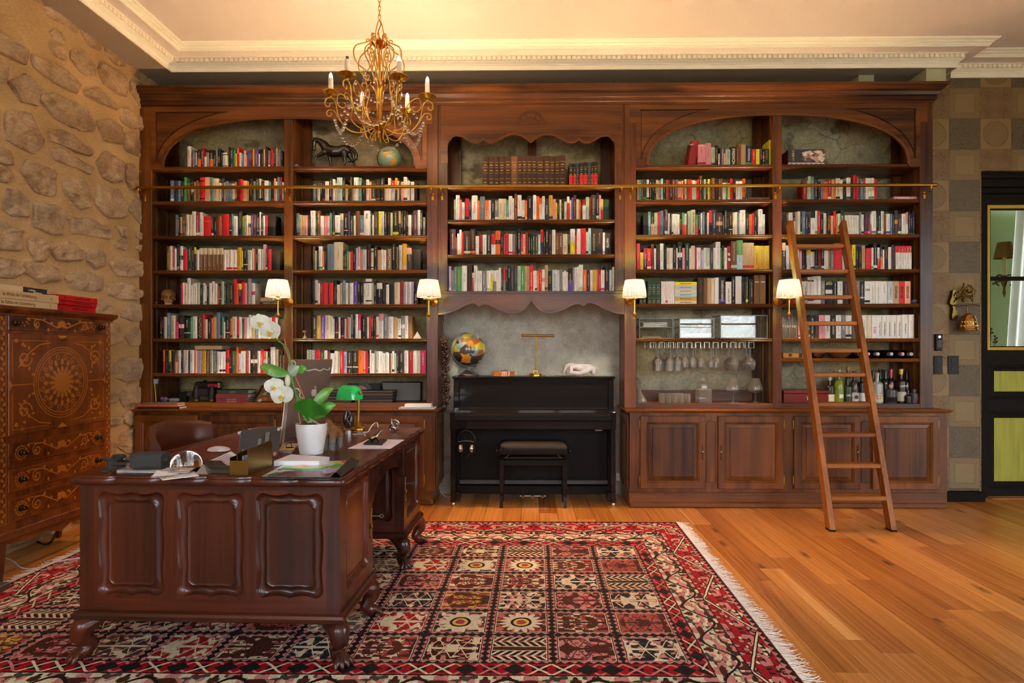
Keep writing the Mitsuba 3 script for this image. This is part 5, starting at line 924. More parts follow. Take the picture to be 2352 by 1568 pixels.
# ================================================================ piano niche
p = thing('piano', 'black upright piano in the niche under the middle bookcase', 'piano')
PXL = lambda px, Y: PXx(px, Y)
kx0, kx1 = PXx(1034, 5.41), PXx(1414.5, 5.41); bx0, bx1 = PXx(1043, 5.6), PXx(1408.6, 5.6)
prin('pianoblack', {'type': 'rgb', 'value': [.008, .007, .007]}, roughness=.05, specular=.22, clearcoat=.08, clearcoat_gloss=.98)
prin('satinblack', {'type': 'rgb', 'value': [.010, .009, .008]}, roughness=.5, specular=.06)
zt = P(1200, 864, 5.58)[1]; zk1, zk0 = P(1200, 947, 5.40)[1], P(1200, 986, 5.40)[1]
add('lid', box(bx0 - .012, bx1 + .012, 5.565, 5.86, zt - .022, zt, .005), 'pianoblack', p)
for a, b in ((bx0, bx0 + .05), (bx1 - .05, bx1)): add('side', box(a, b, 5.575, 5.86, .08, zt - .022, .006), 'pianoblack', p)
# music-desk panel leans back a little
za, zb = zk1 + .012, zt - .024
add('upper_panel', trimesh.convex.convex_hull(np.array([(x, y, z) for x in (bx0 + .05, bx1 - .05) for y, z in ((5.590, za), (5.590, zb), (5.63, za), (5.63, zb))])), 'pianoblack', p)
add('panel_strip', [box(bx0 + .052, bx1 - .052, 5.578, 5.60, za + .0, za + .012, .003), box(bx0 + .06, bx0 + .066, 5.59, 5.605, za, zb - .01), box(bx1 - .066, bx1 - .06, 5.59, 5.605, za, zb - .01)], 'satinblack', p) if False else add('panel_strip', box(bx0 + .052, bx1 - .052, 5.578, 5.60, za + .0, za + .012, .003), 'satinblack', p)
add('fallboard', trimesh.convex.convex_hull(np.array([(x, y, z) for x in (kx0 + .04, kx1 - .04) for y, z in ((5.40, zk1 - .028), (5.412, zk1 - .004), (5.60, zk1 + .014), (5.60, zk1 - .03))])), 'pianoblack', p)
a0, a1 = P(1200, 953, 5.395)[1], P(1200, 966, 5.395)[1]
add('lock_rail', box(kx0 + .04, kx1 - .04, 5.398, 5.44, a1, a0, .003), 'satinblack', p, label='satin grey-black strip')
add('key_bed', box(kx0 + .036, kx1 - .036, 5.405, 5.80, zk0, a1 - .002, .004), 'pianoblack', p)
for a, b in ((kx0, kx0 + .042), (kx1 - .042, kx1)):
    add('key_block', box(a, b, 5.39, 5.62, zk0 - .004, zk1 + .008, .007), 'pianoblack', p)
    m = (a + b) / 2; q = .021
    add('leg', box(m - q, m + q, 5.425, 5.465, .03, zk0, .004), 'pianoblack', p)
    add('caster', lathe([(0, 0), (.020, 0), (.023, .008), (.023, .022), (.018, .028), (0, .03)], 18, (m, 5.445, 0)), 'vcmetal', p, col='d8b878', sm=40, label='brass caster')
add('lower_panel', box(bx0 + .05, bx1 - .05, 5.64, 5.68, .19, zk0, .004), 'satinblack', p)
add('ledge', box(bx0 + .05, bx1 - .05, 5.60, 5.68, .155, .192, .003), 'vc', p, col='3a3838'); add('bottom_board', box(bx0 + .03, bx1 - .03, 5.575, 5.86, .07, .145, .004), 'satinblack', p)
for s in (bx0 + .03, bx1 - .07): add('toe_block', box(s, s + .04, 5.45, 5.6, .03, .11, .004), 'pianoblack', p)
for pxx in (1201, 1223.5, 1246):
    x = PXx(pxx, 5.53); add('pedal', tube([(x, 5.585, .075), (x, 5.54, .072), (x, 5.50, .062)], [.008, .011, .015], 10), 'vcmetal', p, col='c8a060', sm=40)
add('pedal_plate', box(PXx(1193, 5.56), PXx(1254, 5.56), 5.555, 5.578, .05, .066, .003), 'vcmetal', p, col='8a8680')
c = L(1375, 991, 5.40); add('badge', box(c[0] - .03, c[0] + .03, 5.402, 5.405, zk0 - .012, zk0 - .001), 'vcmetal', p, col='6a6862')
# bench
b_ = thing('piano_bench', 'black adjustable piano bench with padded seat in front of the piano', 'bench')
x0, x1 = PXx(1148, 5.36), PXx(1302, 5.36); ya, yb_ = 5.345, 5.60
def cushion(x0, x1, y0, y1, z0, z1):
    rings = []
    for f_, zz in ((0, z0), (-.004, z0 + .012), (0, z0 + .03), (.02, z1 - .012), (.05, z1 - .003), (.09, z1)):
        rings.append([(x0 + f_ + (.02 if i in (0,) else 0), y, zz) for i, y in enumerate(np.linspace(y0 + f_, y1 - f_, 6))] + [(x, y1 - f_, zz) for x in np.linspace(x0 + f_, x1 - f_, 10)[1:]] + [(x1 - f_, y, zz) for y in np.linspace(y1 - f_, y0 + f_, 6)[1:]] + [(x, y0 + f_, zz) for x in np.linspace(x1 - f_, x0 + f_, 10)[1:-1]])
    return loft(rings, True)
add('seat', cushion(x0 + .002, x1 - .002, ya, yb_, .515, .575), 'vc', b_, col='1d1917', sm=60); add('seat_frame', box(x0 - .002, x1 + .002, ya - .004, yb_ + .004, .468, .516, .006), 'pianoblack', b_)
for s, x in ((-1, x0 - .002), (1, x1 + .002)): add('knob', [cyl((x, 5.42, .488), (x + s * .012, 5.42, .488), .010, 10), ball((x + s * .026, 5.42, .488), .020, 2, (.85, 1, 1))], 'pianoblack', b_, sm=True)
add('lift_mechanism', [tube([(x0 + .04, 5.40, .43), (x0 + .09, 5.40, .466)], .005, 6), tube([(x1 - .04, 5.40, .43), (x1 - .09, 5.40, .466)], .005, 6), cyl((x0 + .03, 5.40, .43), (x1 - .03, 5.40, .43), .006, 8)], 'vcmetal', b_, col='5a5652')
add('apron', [box(x0 + .03, x1 - .03, ya + .01, ya + .03, .37, .42, .003), box(x0 + .03, x1 - .03, yb_ - .03, yb_ - .01, .37, .42, .003), box(x0 + .008, x0 + .028, ya + .03, yb_ - .03, .37, .42, .003), box(x1 - .028, x1 - .008, ya + .03, yb_ - .03, .37, .42, .003)], 'satinblack', b_, kind='stuff') if False else [add('apron', m, 'satinblack', b_) for m in (box(x0 + .03, x1 - .03, ya + .01, ya + .03, .37, .42, .003), box(x0 + .03, x1 - .03, yb_ - .03, yb_ - .01, .37, .42, .003), box(x0 + .008, x0 + .028, ya + .03, yb_ - .03, .37, .42, .003), box(x1 - .028, x1 - .008, ya + .03, yb_ - .03, .37, .42, .003))]
for xx, s in ((x0, 1), (x1, -1)):
    for y in (ya, yb_ - .036): add('leg', trimesh.convex.convex_hull(np.array([(xx + s * u, y + v, z) for z, w in ((0, .028), (.42, .038)) for u in (0, w) for v in (0, w)])), 'pianoblack', b_)
# headphones hanging at the left of the key bed
hp = thing('headphones', 'black and chrome headphones hanging under the left end of the piano keyboard', 'headphones'); c = L(1071, 1012, 5.39)
add('headband', tube([(c[0] + .075 * math.cos(q), 5.395, c[2] + .005 + .085 * math.sin(q)) for q in np.linspace(-.25, math.pi + .25, 24)], .006, 8), 'pianoblack', hp, sm=True)
for s in (-1, 1): add('ear_cup', rot(mv(lathe([(0, 0), (.03, 0), (.04, .01), (.04, .03), (.02, .045), (0, .046)], 20), (0, 0, -.02)), 90 * s, (0, 1, 0)).apply_transform(trimesh.transformations.translation_matrix([c[0] + .05 * s, 5.40, c[2] - .07])), 'vcmetal', hp, col='b9b9ba', sm=40)
add('hanger', tube(spline([(c[0] - .07, 5.39, c[2] - .01), (c[0], 5.388, c[2] - .0), (c[0] + .07, 5.39, c[2] - .01)], 8), .0035, 6), 'vcmetal', hp, col='a8a8a4')
add('cable', tube(spline([(c[0] + .05, 5.39, c[2] - .09), (c[0] + .02, 5.385, c[2] - .13), (c[0], 5.385, c[2] - .16)], 10), .003, 6), 'vc', hp, col='1a1816')
# outlets in the niche
c = L(1421, 1115, 5.55); add('plug', [box(c[0] - .02, c[0] + .016, 5.58, 5.61, .19, .26, .004), tube(spline([c + [0, .04, .04], c + [-.01, .03, .08], c + [-.012, .08, .13]], 8), .004, 6)], 'vc', col='8d8a86', label='grey plug and cable low right of the piano', cat='plug')
add('cable', tube(spline([(PXx(1012, 5.8), 5.80, .10), (PXx(1014, 5.76), 5.78, .03), (PXx(1020, 5.75), 5.77, .008), (PXx(1034, 5.72), 5.74, .006)], 16), .004, 6), 'vc', col='d8d2c4', label='thin white cable on the floor left of the piano', cat='cable')
# --- on the piano lid
z0 = zt + .0005
cg = L(1077, 803.5, 5.70); R = px_(37.5, 5.70)
globe('black and coloured globe on a chrome stand, left on the piano lid', cg, R, '26262a', z0, 9)
t = thing('round_box', 'round honey-wood box on the piano lid, right of the globe', 'box'); x = PXx(1157.5, 5.70); r = px_(24.6, 5.7)
add('body', lathe([(0, 0), (r, 0), (r, .040), (r - .002, .043), (0, .043)], 36, (x, 5.70, z0)), 'vcgloss', t, col='b5652a', sm=40); add('twig', [tube(spline([(x - .03, 5.68, z0 + .045), (x, 5.67, z0 + .05), (x + .035, 5.66, z0 + .056)], 8), .003, 5)], 'vc', t, col='2a221c')
t = thing('piano_lamp', 'slim brass piano lamp with a bar-shaped head on the piano lid', 'lamp'); x = PXx(1230, 5.70); r = px_(14.3, 5.7)
add('base', lathe([(0, 0), (r, 0), (r, .012), (r * .98, .013), (r, .015), (r, .022), (r * .6, .026), (0, .026)], 32, (x, 5.70, z0)), 'vcmetal', t, col='c89436', sm=40)
add('bracket', [box(x - .022, x - .012, 5.69, 5.71, z0 + .024, z0 + .046, .002), box(x + .012, x + .022, 5.69, 5.71, z0 + .024, z0 + .046, .002), box(x - .022, x + .022, 5.69, 5.71, z0 + .044, z0 + .054, .002), ball((x, 5.70, z0 + .062), .010, 2)], 'vcmetal', t, col='c89436')
hd = L(1235.5, 770.5, 5.68); add('stem', cyl((x, 5.70, z0 + .06), (PXx(1233, 5.69), 5.69, hd[2]), .0045, 10), 'vcmetal', t, col='b8812c')
a, b = PXx(1198.6, 5.68), PXx(1272, 5.68); add('head', [cyl((a, 5.68, hd[2] + .002), (b, 5.68, hd[2] - .002), .0105, 16), cyl((a - .003, 5.68, hd[2] + .002), (a + .006, 5.68, hd[2] + .002), .0125, 16), cyl((b - .006, 5.68, hd[2] - .002), (b + .003, 5.68, hd[2] - .002), .0125, 16)], 'vcmetal', t, col='b07a28', sm=40)
# plaster hand: wrist at the right, fingers reaching left and curling down
q = zoomer(1000, 720, 5.345, 5.68); mm = 5.68 / F_ / 5.345; J = {}
def j(n, a, b, r, dy=0.0): w = q(a, b); J[n] = (np.array([w[0], 5.68 + dy, w[2]]), r * mm)
j('w0', 1935, 735, 26, .01); j('w1', 1930, 690, 40, .01); j('w2', 1890, 672, 44, .0); j('w3', 1800, 675, 52)
for i, (dy, tip) in enumerate(((-.030, 0), (-.010, 1), (.010, 2), (.030, 3))): j('k%d' % i, 1700 + 14 * abs(i - 1), 655, 30, dy)
F4 = [((1650, 662, 25), (1655, 700, 22), (1640, 730, 18)), ((1690, 655, 28), (1640, 672, 24), (1628, 725, 17)), ((1660, 640, 29), (1612, 660, 24), (1580, 735, 17)), ((1650, 640, 26), (1605, 655, 22), (1572, 728, 16))]
for i, pts in enumerate(F4):
    for k, (a, b, r) in enumerate(pts): j(f'f{i}{k}', a - (0 if i else -10), b, r, (-.034, -.014, .010, .034)[i])
for k, (a, b, r) in enumerate(((1830, 712, 40), (1770, 742, 30), (1715, 735, 26), (1668, 728, 20))): j('th%d' % k, a, b, r, -.045 + .004 * k)
bones = [('w0', 'w1'), ('w1', 'w2'), ('w2', 'w3')] + [('w3', f'k{i}') for i in range(4)] + [('w3', 'k0', 'k1'), ('w3', 'k1', 'k2'), ('w3', 'k2', 'k3')] + [(f'k{i}', f'f{i}0') for i in range(4)] + [(f'f{i}{k}', f'f{i}{k + 1}') for i in range(4) for k in range(2)] + [('w3', 'th0'), ('w2', 'th0'), ('th0', 'th1'), ('th1', 'th2'), ('th2', 'th3')]
m = body(bones, J, .006, 5); m.apply_translation([0, 0, z0 - m.bounds[0][2]])
add('hand_sculpture', m, 'vcmat', col='e0d4d0', sm=True, label='white plaster sculpture of a resting hand, right on the piano lid', cat='sculpture')
# ================================================================ wall lamps
prin('shadebase', {'type': 'rgb', 'value': lin('c8b08c')}, roughness=.8, specular=.1)
scene['shade'] = {'type': 'principledthin', 'base_color': {'type': 'rgb', 'value': lin('e8b478')}, 'roughness': .6, 'diff_trans': .75, 'spec_trans': 0.0}
def pleats(r0, r1, z0, z1, c, n=44, amp=.0022):
    a = np.arange(n * 2) * math.pi / n; w = np.where(np.arange(n * 2) % 2 == 0, amp, -amp); rings = []
    for f_ in np.linspace(0, 1, 6):
        r = r0 + (r1 - r0) * f_ + .004 * math.sin(f_ * math.pi) + w; rings.append(np.stack([c[0] + r * np.cos(a), c[1] + r * np.sin(a), np.full(n * 2, z0 + (z1 - z0) * f_)], 1))
    return loft(rings, False)
SC = [(663, 693, 'first brass wall lamp from the left, on the post left of the orchid'), (994.6, 692, 'second brass wall lamp from the left, on the post left of the piano'), (1446.8, 690.5, 'third brass wall lamp from the left, on the post right of the piano'), (1786.6, 690.5, 'fourth brass wall lamp from the left, beside the ladder')]
for px, py, lb in SC:
    t = thing('wall_lamp', lb, 'lamp', 'brass wall lamps with pleated shades'); c = L(px, py, 5.5); x, z = c[0], c[2]; Ys = 5.265
    zb, ztp = P(px, 682, Ys)[1], P(px, 643, Ys)[1]
    def along(prof): m = rot(lathe(prof, 24), 90, (1, 0, 0)); return mv(m, (x, 5.498, z))
    add('backplate', along([(0, 0), (.042, 0), (.043, .006), (.036, .012), (.030, .014), (.026, .020), (.014, .026), (.010, .036), (0, .036)]), 'vcmetal', t, col=GILT, sm=40)
    add('arm', [cyl((x, 5.47, z), (x, Ys, z), .0075, 12), ball((x, 5.44, z), .013, 2), ball((x, Ys, z), .015, 2), cyl((x - .04, Ys, z), (x + .03, Ys, z), .005, 10), ball((x - .042, Ys, z), .008, 2), lathe([(0, -.01), (.012, -.01), (.014, .0), (.010, .012), (.018, .02), (.014, .03), (0, .03)], 16, (x, Ys, z + .006))], 'vcmetal', t, col=GILT, sm=40)
    add('rod', [cyl((x, Ys, z), (x, Ys, z - .12), .007, 12), lathe([(0, -.028), (.006, -.026), (.004, -.02), (.012, -.016), (.021, -.004), (.022, .004), (.013, .018), (.007, .022), (0, .022)], 20, (x, Ys, z - .135)), lathe([(0, -.046), (.004, -.042), (.004, -.030), (0, -.026)], 10, (x, Ys, z - .135))], 'vcmetal', t, col=GILT, sm=40)
    s = add('shade', pleats(.103, .078, zb, ztp, (x, Ys)), 'shade', t, sm=False)
    add('rim', [tube([(x + r * math.cos(q), Ys + r * math.sin(q), zz) for q in np.linspace(0, 2 * math.pi, 40)[:-1]], .0022, 5, closed=True) for r, zz in ((.103, zb), (.078, ztp))], 'vcmat', s, col='efe2c8')
    add('candle_tube', lathe([(0, 0), (.011, 0), (.011, .045), (0, .045)], 14, (x, Ys, z + .03)), 'vcmat', t, col='efe8d8', sm=40)
    add('bulb', ball((x, Ys, zb + .075), .017, 2, (1, 1, 1.5)), 'vcmat', t, col='ffffff', sm=True, emit=[LAMP * v for v in (1.0, .60, .30)])
# ================================================================ library ladder
ld = thing('ladder', 'oak library ladder leaning on the right bookcase', 'ladder')
ya, yb2, zt2 = 4.685, 5.45, 2.51
lx0, lx1 = 2.318, 2.782; dv = np.array([0, yb2 - ya, zt2]); dv /= np.linalg.norm(dv); nv = np.array([0, -dv[2], dv[1]])
def stile(x0, x1):
    v = []
    for x in (x0, x1):
        for s in (-.036, .036):
            p0 = np.array([x, ya + .03, 0.012]) + nv * s; p1 = np.array([x, yb2 + .0, zt2]) + nv * s
            p0 = p0 + dv * ((.012 - p0[2]) / dv[2]); v += [p0, p1 + dv * (.012 * (1 if s > 0 else -1))]
    return trimesh.convex.convex_hull(np.array(v))
for a in (lx0 - .02, lx1 - .02):
    add('stile', stile(a, a + .04), 'ladderwood', ld)
    add('rubber_foot', box(a - .002, a + .042, ya - .012, ya + .072, 0, .014, .003), 'vcmat', ld, col='1c1a18')
for py in (566.8, 624, 683, 743, 805, 860, 928, 997.6, 1068, 1142):
    dy = py - 808; tt = (1918 - dy * (ya - .0)) / (zt2 * 1400 + dy * (yb2 - ya)); yy, zz = ya + (yb2 - ya) * tt, zt2 * tt
    add('rung', box(lx0 + .018, lx1 - .018, yy - .014, yy + .085, zz - .017, zz + .017, .006), 'ladderwood_x', ld)
# ================================================================ right wall: bell, remote, sockets, door
bl = thing('wall_bell', 'ornate brass bell hanging from a bracket on the papered wall', 'bell'); q = zoomer(2080, 380, 3.732, 5.66)
rb = random.Random(2)
sil = [(405, 1070), (425, 1062), (437, 1080), (432, 1110), (445, 1140), (440, 1170), (425, 1195), (428, 1230), (440, 1265), (448, 1295), (425, 1325), (403, 1318), (398, 1285), (405, 1255), (408, 1225), (398, 1195), (380, 1180), (383, 1160), (395, 1130), (402, 1105)]
add('bracket_plate', prism([(lambda w: (w[0], w[2]))(q(a, b)) for a, b in sil], 5.66, 5.697), 'vcmetal', bl, col='52401c')
def tq(pts, r, y0=5.64, y1=5.62): return tube(spline([q(a, b) * [1, 0, 1] + [0, y0 + (y1 - y0) * i / (len(pts) - 1), 0] for i, (a, b) in enumerate(pts)], 18), r, 7)
add('arm', [tq([(410, 1195), (470, 1200), (540, 1195), (612, 1205)], .006), tq([(425, 1170), (480, 1130), (530, 1135), (552, 1190)], .006)], 'vcmetal', bl, col='7d6430')
add('scrolls', [tq([(430, 1120), (450, 1085), (480, 1070), (470, 1110), (440, 1130)], .006), tq([(470, 1110), (500, 1060), (545, 1035), (555, 1060), (530, 1090), (500, 1080)], .008), tq([(500, 1060), (530, 1120), (560, 1110), (572, 1070)], .007), tq([(520, 1020), (540, 1060), (552, 1130)], .006), tq([(450, 1100), (475, 1040), (470, 1010)], .006)] + [ball(q(rb.uniform(440, 560), rb.uniform(1030, 1160)) + [0, -.02, 0], rb.uniform(.008, .014), 1) for _ in range(16)], 'vcmetal', bl, col='6a5226', sm=True)
c = q(498, 1270); r = px_(76 / 3.732, 5.62); hb = px_(148 / 3.732, 5.62); zb = q(498, 1416)[2]
add('bell', lathe([(r * 1.0, 0), (r * 1.02, .006), (r * .9, .014), (r * .84, hb * .3), (r * .76, hb * .6), (r * .58, hb * .84), (r * .3, hb * .96), (r * .1, hb), (0, hb), ], 32, (c[0], 5.60, zb)), 'vcmetal', bl, col='b88a48', sm=50)
add('bell_bands', [tube([(c[0] + r * k * math.cos(g), 5.60 + r * k * math.sin(g), zb + hb * zz) for g in np.linspace(0, 6.283, 33)[:-1]], .003, 6, closed=True) for k, zz in ((1.02, .03), (.89, .14), (.77, .60), (.6, .84))] , 'vcmetal', bl, col='c89a54', sm=True)
add('bell_reliefs', [ball((c[0] + r * (.87 - .12 * k) * math.cos(g), 5.60 + r * (.87 - .12 * k) * math.sin(g), zb + hb * (.26 + .22 * k)), .009, 1, (1, .6, 1.3)) for k in range(2) for g in np.linspace(3.3, 6.1, 9)], 'vcmetal', bl, col='d0a460', sm=True)
add('hook', [tube(spline([(c[0], 5.60, zb + hb), (c[0] - .012, 5.60, zb + hb + .03), (c[0] - .006, 5.60, zb + hb + .055), (c[0] + .004, 5.605, zb + hb + .05)], 12), .005, 7)], 'vcmetal', bl, col='8a6a34')
rm = thing('remote_handset', 'black wall handset with round button and keypad beside the bookcase', 'remote control'); a, b = L(2147, 805, 5.69), L(2162, 767, 5.69)
add('body', box(a[0], b[0], 5.67, 5.70, a[2], b[2], .004), 'vc', rm, col='131212'); m = (a[0] + b[0]) / 2
add('dial', rot(lathe([(0, 0), (.013, 0), (.012, .004), (0, .004)], 18), 90, (1, 0, 0)).apply_transform(trimesh.transformations.translation_matrix([m, 5.671, b[2] - .026])), 'vcmetal', rm, col='a8a8a8')
for i in range(4):
    for k in range(3): add('button', box(m - .016 + k * .013, m - .009 + k * .013, 5.668, 5.671, b[2] - .070 - i * .017, b[2] - .062 - i * .017), 'vc', rm, col='8a8a88')
for k, (pa, pb) in enumerate(((2145.5, 2165), (2178, 2202.5))):
    so = thing('socket_plate', ['black double socket plate touching the bookcase, below the handset', 'black double socket plate nearer the door, right of its twin'][k], 'socket', 'black double sockets'); a, b = L(pa, 859, 5.69), L(pb, 817, 5.69)
    add('plate', box(a[0], b[0], 5.688, 5.70, a[2], b[2], .002), 'vc', so, col='1d1b19')
    for zz in (.27, .73): add('socket', rot(lathe([(0, 0), (.022, 0), (.024, .003), (.024, .006), (0, .006)], 24), 90, (1, 0, 0)).apply_transform(trimesh.transformations.translation_matrix([(a[0] + b[0]) / 2, 5.689, a[2] + (b[2] - a[2]) * zz])), 'vc', so, col='262320')
# door: black frame and leaf, yellow-trimmed glass above lime panels
d = 'door_1'; HOLD.add(d); tag(d, kind='structure', label='tall black door with yellow-trimmed glass and lime panels'); YD = 5.80
ztop = P(2260, 392, YP)[1] + .02; xr = 5.85
lxx = PXx(2265, YD)
add('frame', [box(xd0 - .03, lxx, YD - .02, YD + .07, 0, ztop, .004)] + [box(xd0 - .03, xr, y, YD + .07, P(2300, b, YD)[1], P(2300, a, YD)[1], .004) for a, b, y in ((385, 407, YD - .06), (407, 415, YD - .09), (415, 424, YD - .07), (424, 434, YD - .085), (434, 446, YD - .05))], 'vcmat', d, col='1a1613')
zf = lambda py: P(2300, py, YD)[1]
lf = add('leaf', [box(lxx, PXx(2272, YD), YD, YD + .045, .012, zf(446)), box(lxx, xr, YD, YD + .045, zf(471), zf(446)), box(lxx, xr, YD, YD + .045, zf(835), zf(804)), box(lxx, xr, YD, YD + .045, zf(942), zf(918)), box(lxx, xr, YD, YD + .045, .012, zf(1122)), box(PXx(2270, YD), PXx(2285, YD), YD + .01, YD + .045, .012, zf(800))], 'vcmat', d, col='1c1814')
yx0 = PXx(2266, YD)
add('yellow_trim', [box(yx0, yx0 + .026, YD - .012, YD + .01, zf(804), zf(471), .003), box(yx0, xr, YD - .012, YD + .01, zf(479), zf(471), .003), box(yx0, xr, YD - .012, YD + .01, zf(804), zf(797), .003)], 'vc', d, col='b89320')
add('glazing_bar', box(yx0 + .02, xr, YD - .004, YD + .03, zf(644), zf(635), .003), 'vcmat', d, col='1a1613'); add('inner_trim', [box(yx0 + .026, yx0 + .034, YD - .004, YD + .03, zf(797), zf(479)), box(yx0 + .026, xr, YD - .004, YD + .03, zf(481.5), zf(479)), box(yx0 + .026, xr, YD - .004, YD + .03, zf(797), zf(795))], 'vcmat', d, col='14110f')
for a, b in ((635, 479), (797, 644)): add('pane', mk([(yx0 + .03, YD + .015, zf(a)), (xr, YD + .015, zf(a)), (xr, YD + .015, zf(b)), (yx0 + .03, YD + .015, zf(b))], [(0, 1, 2), (0, 2, 3)]), 'thin', d)
def limefn(p, n, uv): return mix(lin('8a8a2c'), lin('a8a440'), fb(p.x * 40, p.z * 3, 1.0, 3))
prin('lime', mikit.proc(limefn), roughness=.45, specular=.4)
px0 = PXx(2279.6, YD)
for (oa, ob, ia, ib) in ((918, 835, 899, 852), (1122, 942, 1105.6, 959.6)):
    add('panel_moulding', frame(lxx + .006, xr + .1, zf(oa), zf(ob), [(0, .02), (.0, -.004), (.012, -.008), (.018, .004), (.03, .0), (.036, .012), (.05, .02), (.0585, .024)], YD), 'vcmat', d, col='1a1613')
    add('panel', box(px0, xr, YD + .015, YD + .022, zf(ia), zf(ib)), 'lime', d, label='lime green panel')
    add('panel_edge', [box(px0 - .004, px0 + .001, YD + .008, YD + .024, zf(ia), zf(ib)), box(px0, xr, YD + .008, YD + .024, zf(ib), zf(ib) + .006), box(px0, xr, YD + .008, YD + .024, zf(ia) - .006, zf(ia))], 'vcmat', d, col='1a1613')
add('threshold', box(PXx(2150, 5.6), 6.3, 5.50, 5.66, 0.0, .006, .002), 'oak', d) if False else add('threshold', box(lxx, 6.3, 5.72, 5.80, 0.0, .010, .003), 'oak', d)
# the green room seen through the glass
add('wall_far_room', cat_([box(4.0, 9.5, 8.0, 8.1, -.1, 4.3), box(4.3, 4.4, 5.95, 8.0, -.1, 4.3), box(4.0, 9.5, 5.9, 8.1, 4.2, 4.3)]), 'vcmat', col='a3b088', kind='structure', label='pale green walls of the room behind the glass door')
add('floor_far_room', box(4.0, 9.5, 6.3, 8.1, -.12, -.008), 'vcmat', col='8a6a44', kind='structure', label='floor of the room behind the glass door')
t = thing('sconce', 'brown-shaded wall sconce seen through the door glass', 'lamp'); Yr = 7.9; c = L(2293, 585, Yr)
add('shade', lathe([(.115, 0), (.075, .20), (.072, .20), (.112, 0)], 24, (c[0], Yr - .1, c[2] - .06)), 'vcmat', t, col='6b4a1e', sm=40); c2 = L(2294, 632, Yr); add('candle', cyl((c[0], Yr - .1, c2[2] - .02), (c[0], Yr - .1, c[2] - .05), .022, 12), 'vcmat', t, col='c9b890'); add('mount', [lathe([(0, -.28), (.02, -.22), (.012, -.15), (.05, -.05), (.03, 0), (0, .02)], 14, (c[0], Yr - .1, c2[2] - .02)), tube([(c[0], Yr - .1, c2[2] - .06), (c[0], Yr + .09, c2[2] - .1)], .012, 8)] + [tube(spline([(c[0], Yr - .1, c2[2] - .08), (c[0] + s * .09, Yr - .1, c2[2] - .02), (c[0] + s * .11, Yr - .1, c2[2] - .1), (c[0] + s * .07, Yr - .1, c2[2] - .14)], 12), .01, 6) for s in (-1, 1)], 'vcmetal', t, col='5a4a20', sm=40)
x = PXx(2336, 7.6); add('lace_curtain', mk(*(lambda u: (np.concatenate([np.stack([x + .14 * 0 + u * 1.2 - .10 * np.linspace(0, 1, 1), 7.6 + .03 * np.sin(u * 60), np.full_like(u, z)], 1) if False else np.stack([x - (.22 if z < 1 else .0) + u * 1.2, 7.6 + .03 * np.sin(u * 60), np.full_like(u, z)], 1) for z in (.1, 3.3)]), [g for k in range(len(u) - 1) for g in ((k, k + 1, len(u) + k + 1), (k, len(u) + k + 1, len(u) + k))]))(np.linspace(0, 1, 60))), 'vcmat', col='c4c4bc', sm=True, label='white lace curtain behind the door glass', cat='curtain')
t = thing('dried_flowers', 'dark red dried flower sprigs behind the door glass', 'flowers'); 
for a, b in ((2276, 763), (2285, 780)):
    c = L(a, b, 5.9); add('sprig', [cyl(c - [0, 0, .08], c + [0, 0, .03], .0025, 5)] + [ball(c + [rb.uniform(-.02, .02), 0, rb.uniform(-.04, .04)], .010, 1) for _ in range(8)], 'vc', t, col='3a1c1c')

# ================================================================ chandelier
ch = thing('chandelier', 'gilt candle chandelier with crystal bead swags hanging over the desk', 'chandelier')
YC = 4.40; mc = YC / F_ / 4.48; xc = PXx(871.5, YC)
def zc(b): return H_ + (HY - b / 4.48) * YC / F_      # zoom row to height
GC = 'dcb058'
def rz(pts, ang, r, n=40, s=8):
    """(radius, zoom row) in pixels of the drawing -> tube in the vertical plane at this angle"""
    p_ = spline([(xc + a * mc * math.cos(ang), YC + a * mc * math.sin(ang), zc(b)) for a, b in pts], n); return tube(p_, r, s)
def spiral(c, r0, turns, a0, n=16): return [(c[0] + r0 * (1 - .75 * i / n) * math.cos(a0 + turns * 2 * math.pi * i / n), c[1] + r0 * (1 - .75 * i / n) * math.sin(a0 + turns * 2 * math.pi * i / n)) for i in range(n + 1)]
# chain
zz = zc(190)
i = 0
while zz < ZC - .03:
    a = np.linspace(0, 2 * math.pi, 17)[:-1]; l = [(xc + (.009 * math.cos(q) if i % 2 == 0 else 0), YC + (.009 * math.cos(q) if i % 2 else 0), zz + .017 + .020 * math.sin(q)) for q in a]
    add('chain_link', tube(l, .0028, 6, closed=True), 'vcmetal', ch, col=GC, sm=True); zz += .031; i += 1
add('ceiling_cap', lathe([(0, 0), (.01, 0), (.05, .02), (.055, .03), (0, .03)], 20, (xc, YC, ZC - .031)), 'vcmetal', ch, col=GC, sm=40)
add('loop', tube(spline([(xc - .028, YC, zc(390)), (xc - .022, YC, zc(280)), (xc, YC, zc(198)), (xc + .024, YC, zc(280)), (xc + .03, YC, zc(390))], 24), .004, 8), 'vcmetal', ch, col=GC, sm=True)
add('flex', tube(spline([(xc + .002, YC, zc(205)), (xc - .006, YC, zc(300)), (xc - .012, YC, zc(350)), (xc + .006, YC, zc(390)), (xc, YC, zc(430))], 16), .003, 6), 'vc', ch, col='4a3a20')
add('crown', lathe([(0, zc(415)), (.02, zc(412)), (.055, zc(432)), (.058, zc(440)), (.03, zc(480)), (.012, zc(492)), (0, zc(492))], 20, (xc, YC, 0)), 'vcmetal', ch, col='b5642a', sm=40)
add('stem', cyl((xc, YC, zc(480)), (xc, YC, zc(900)), .006, 10), 'vcmetal', ch, col=GC)
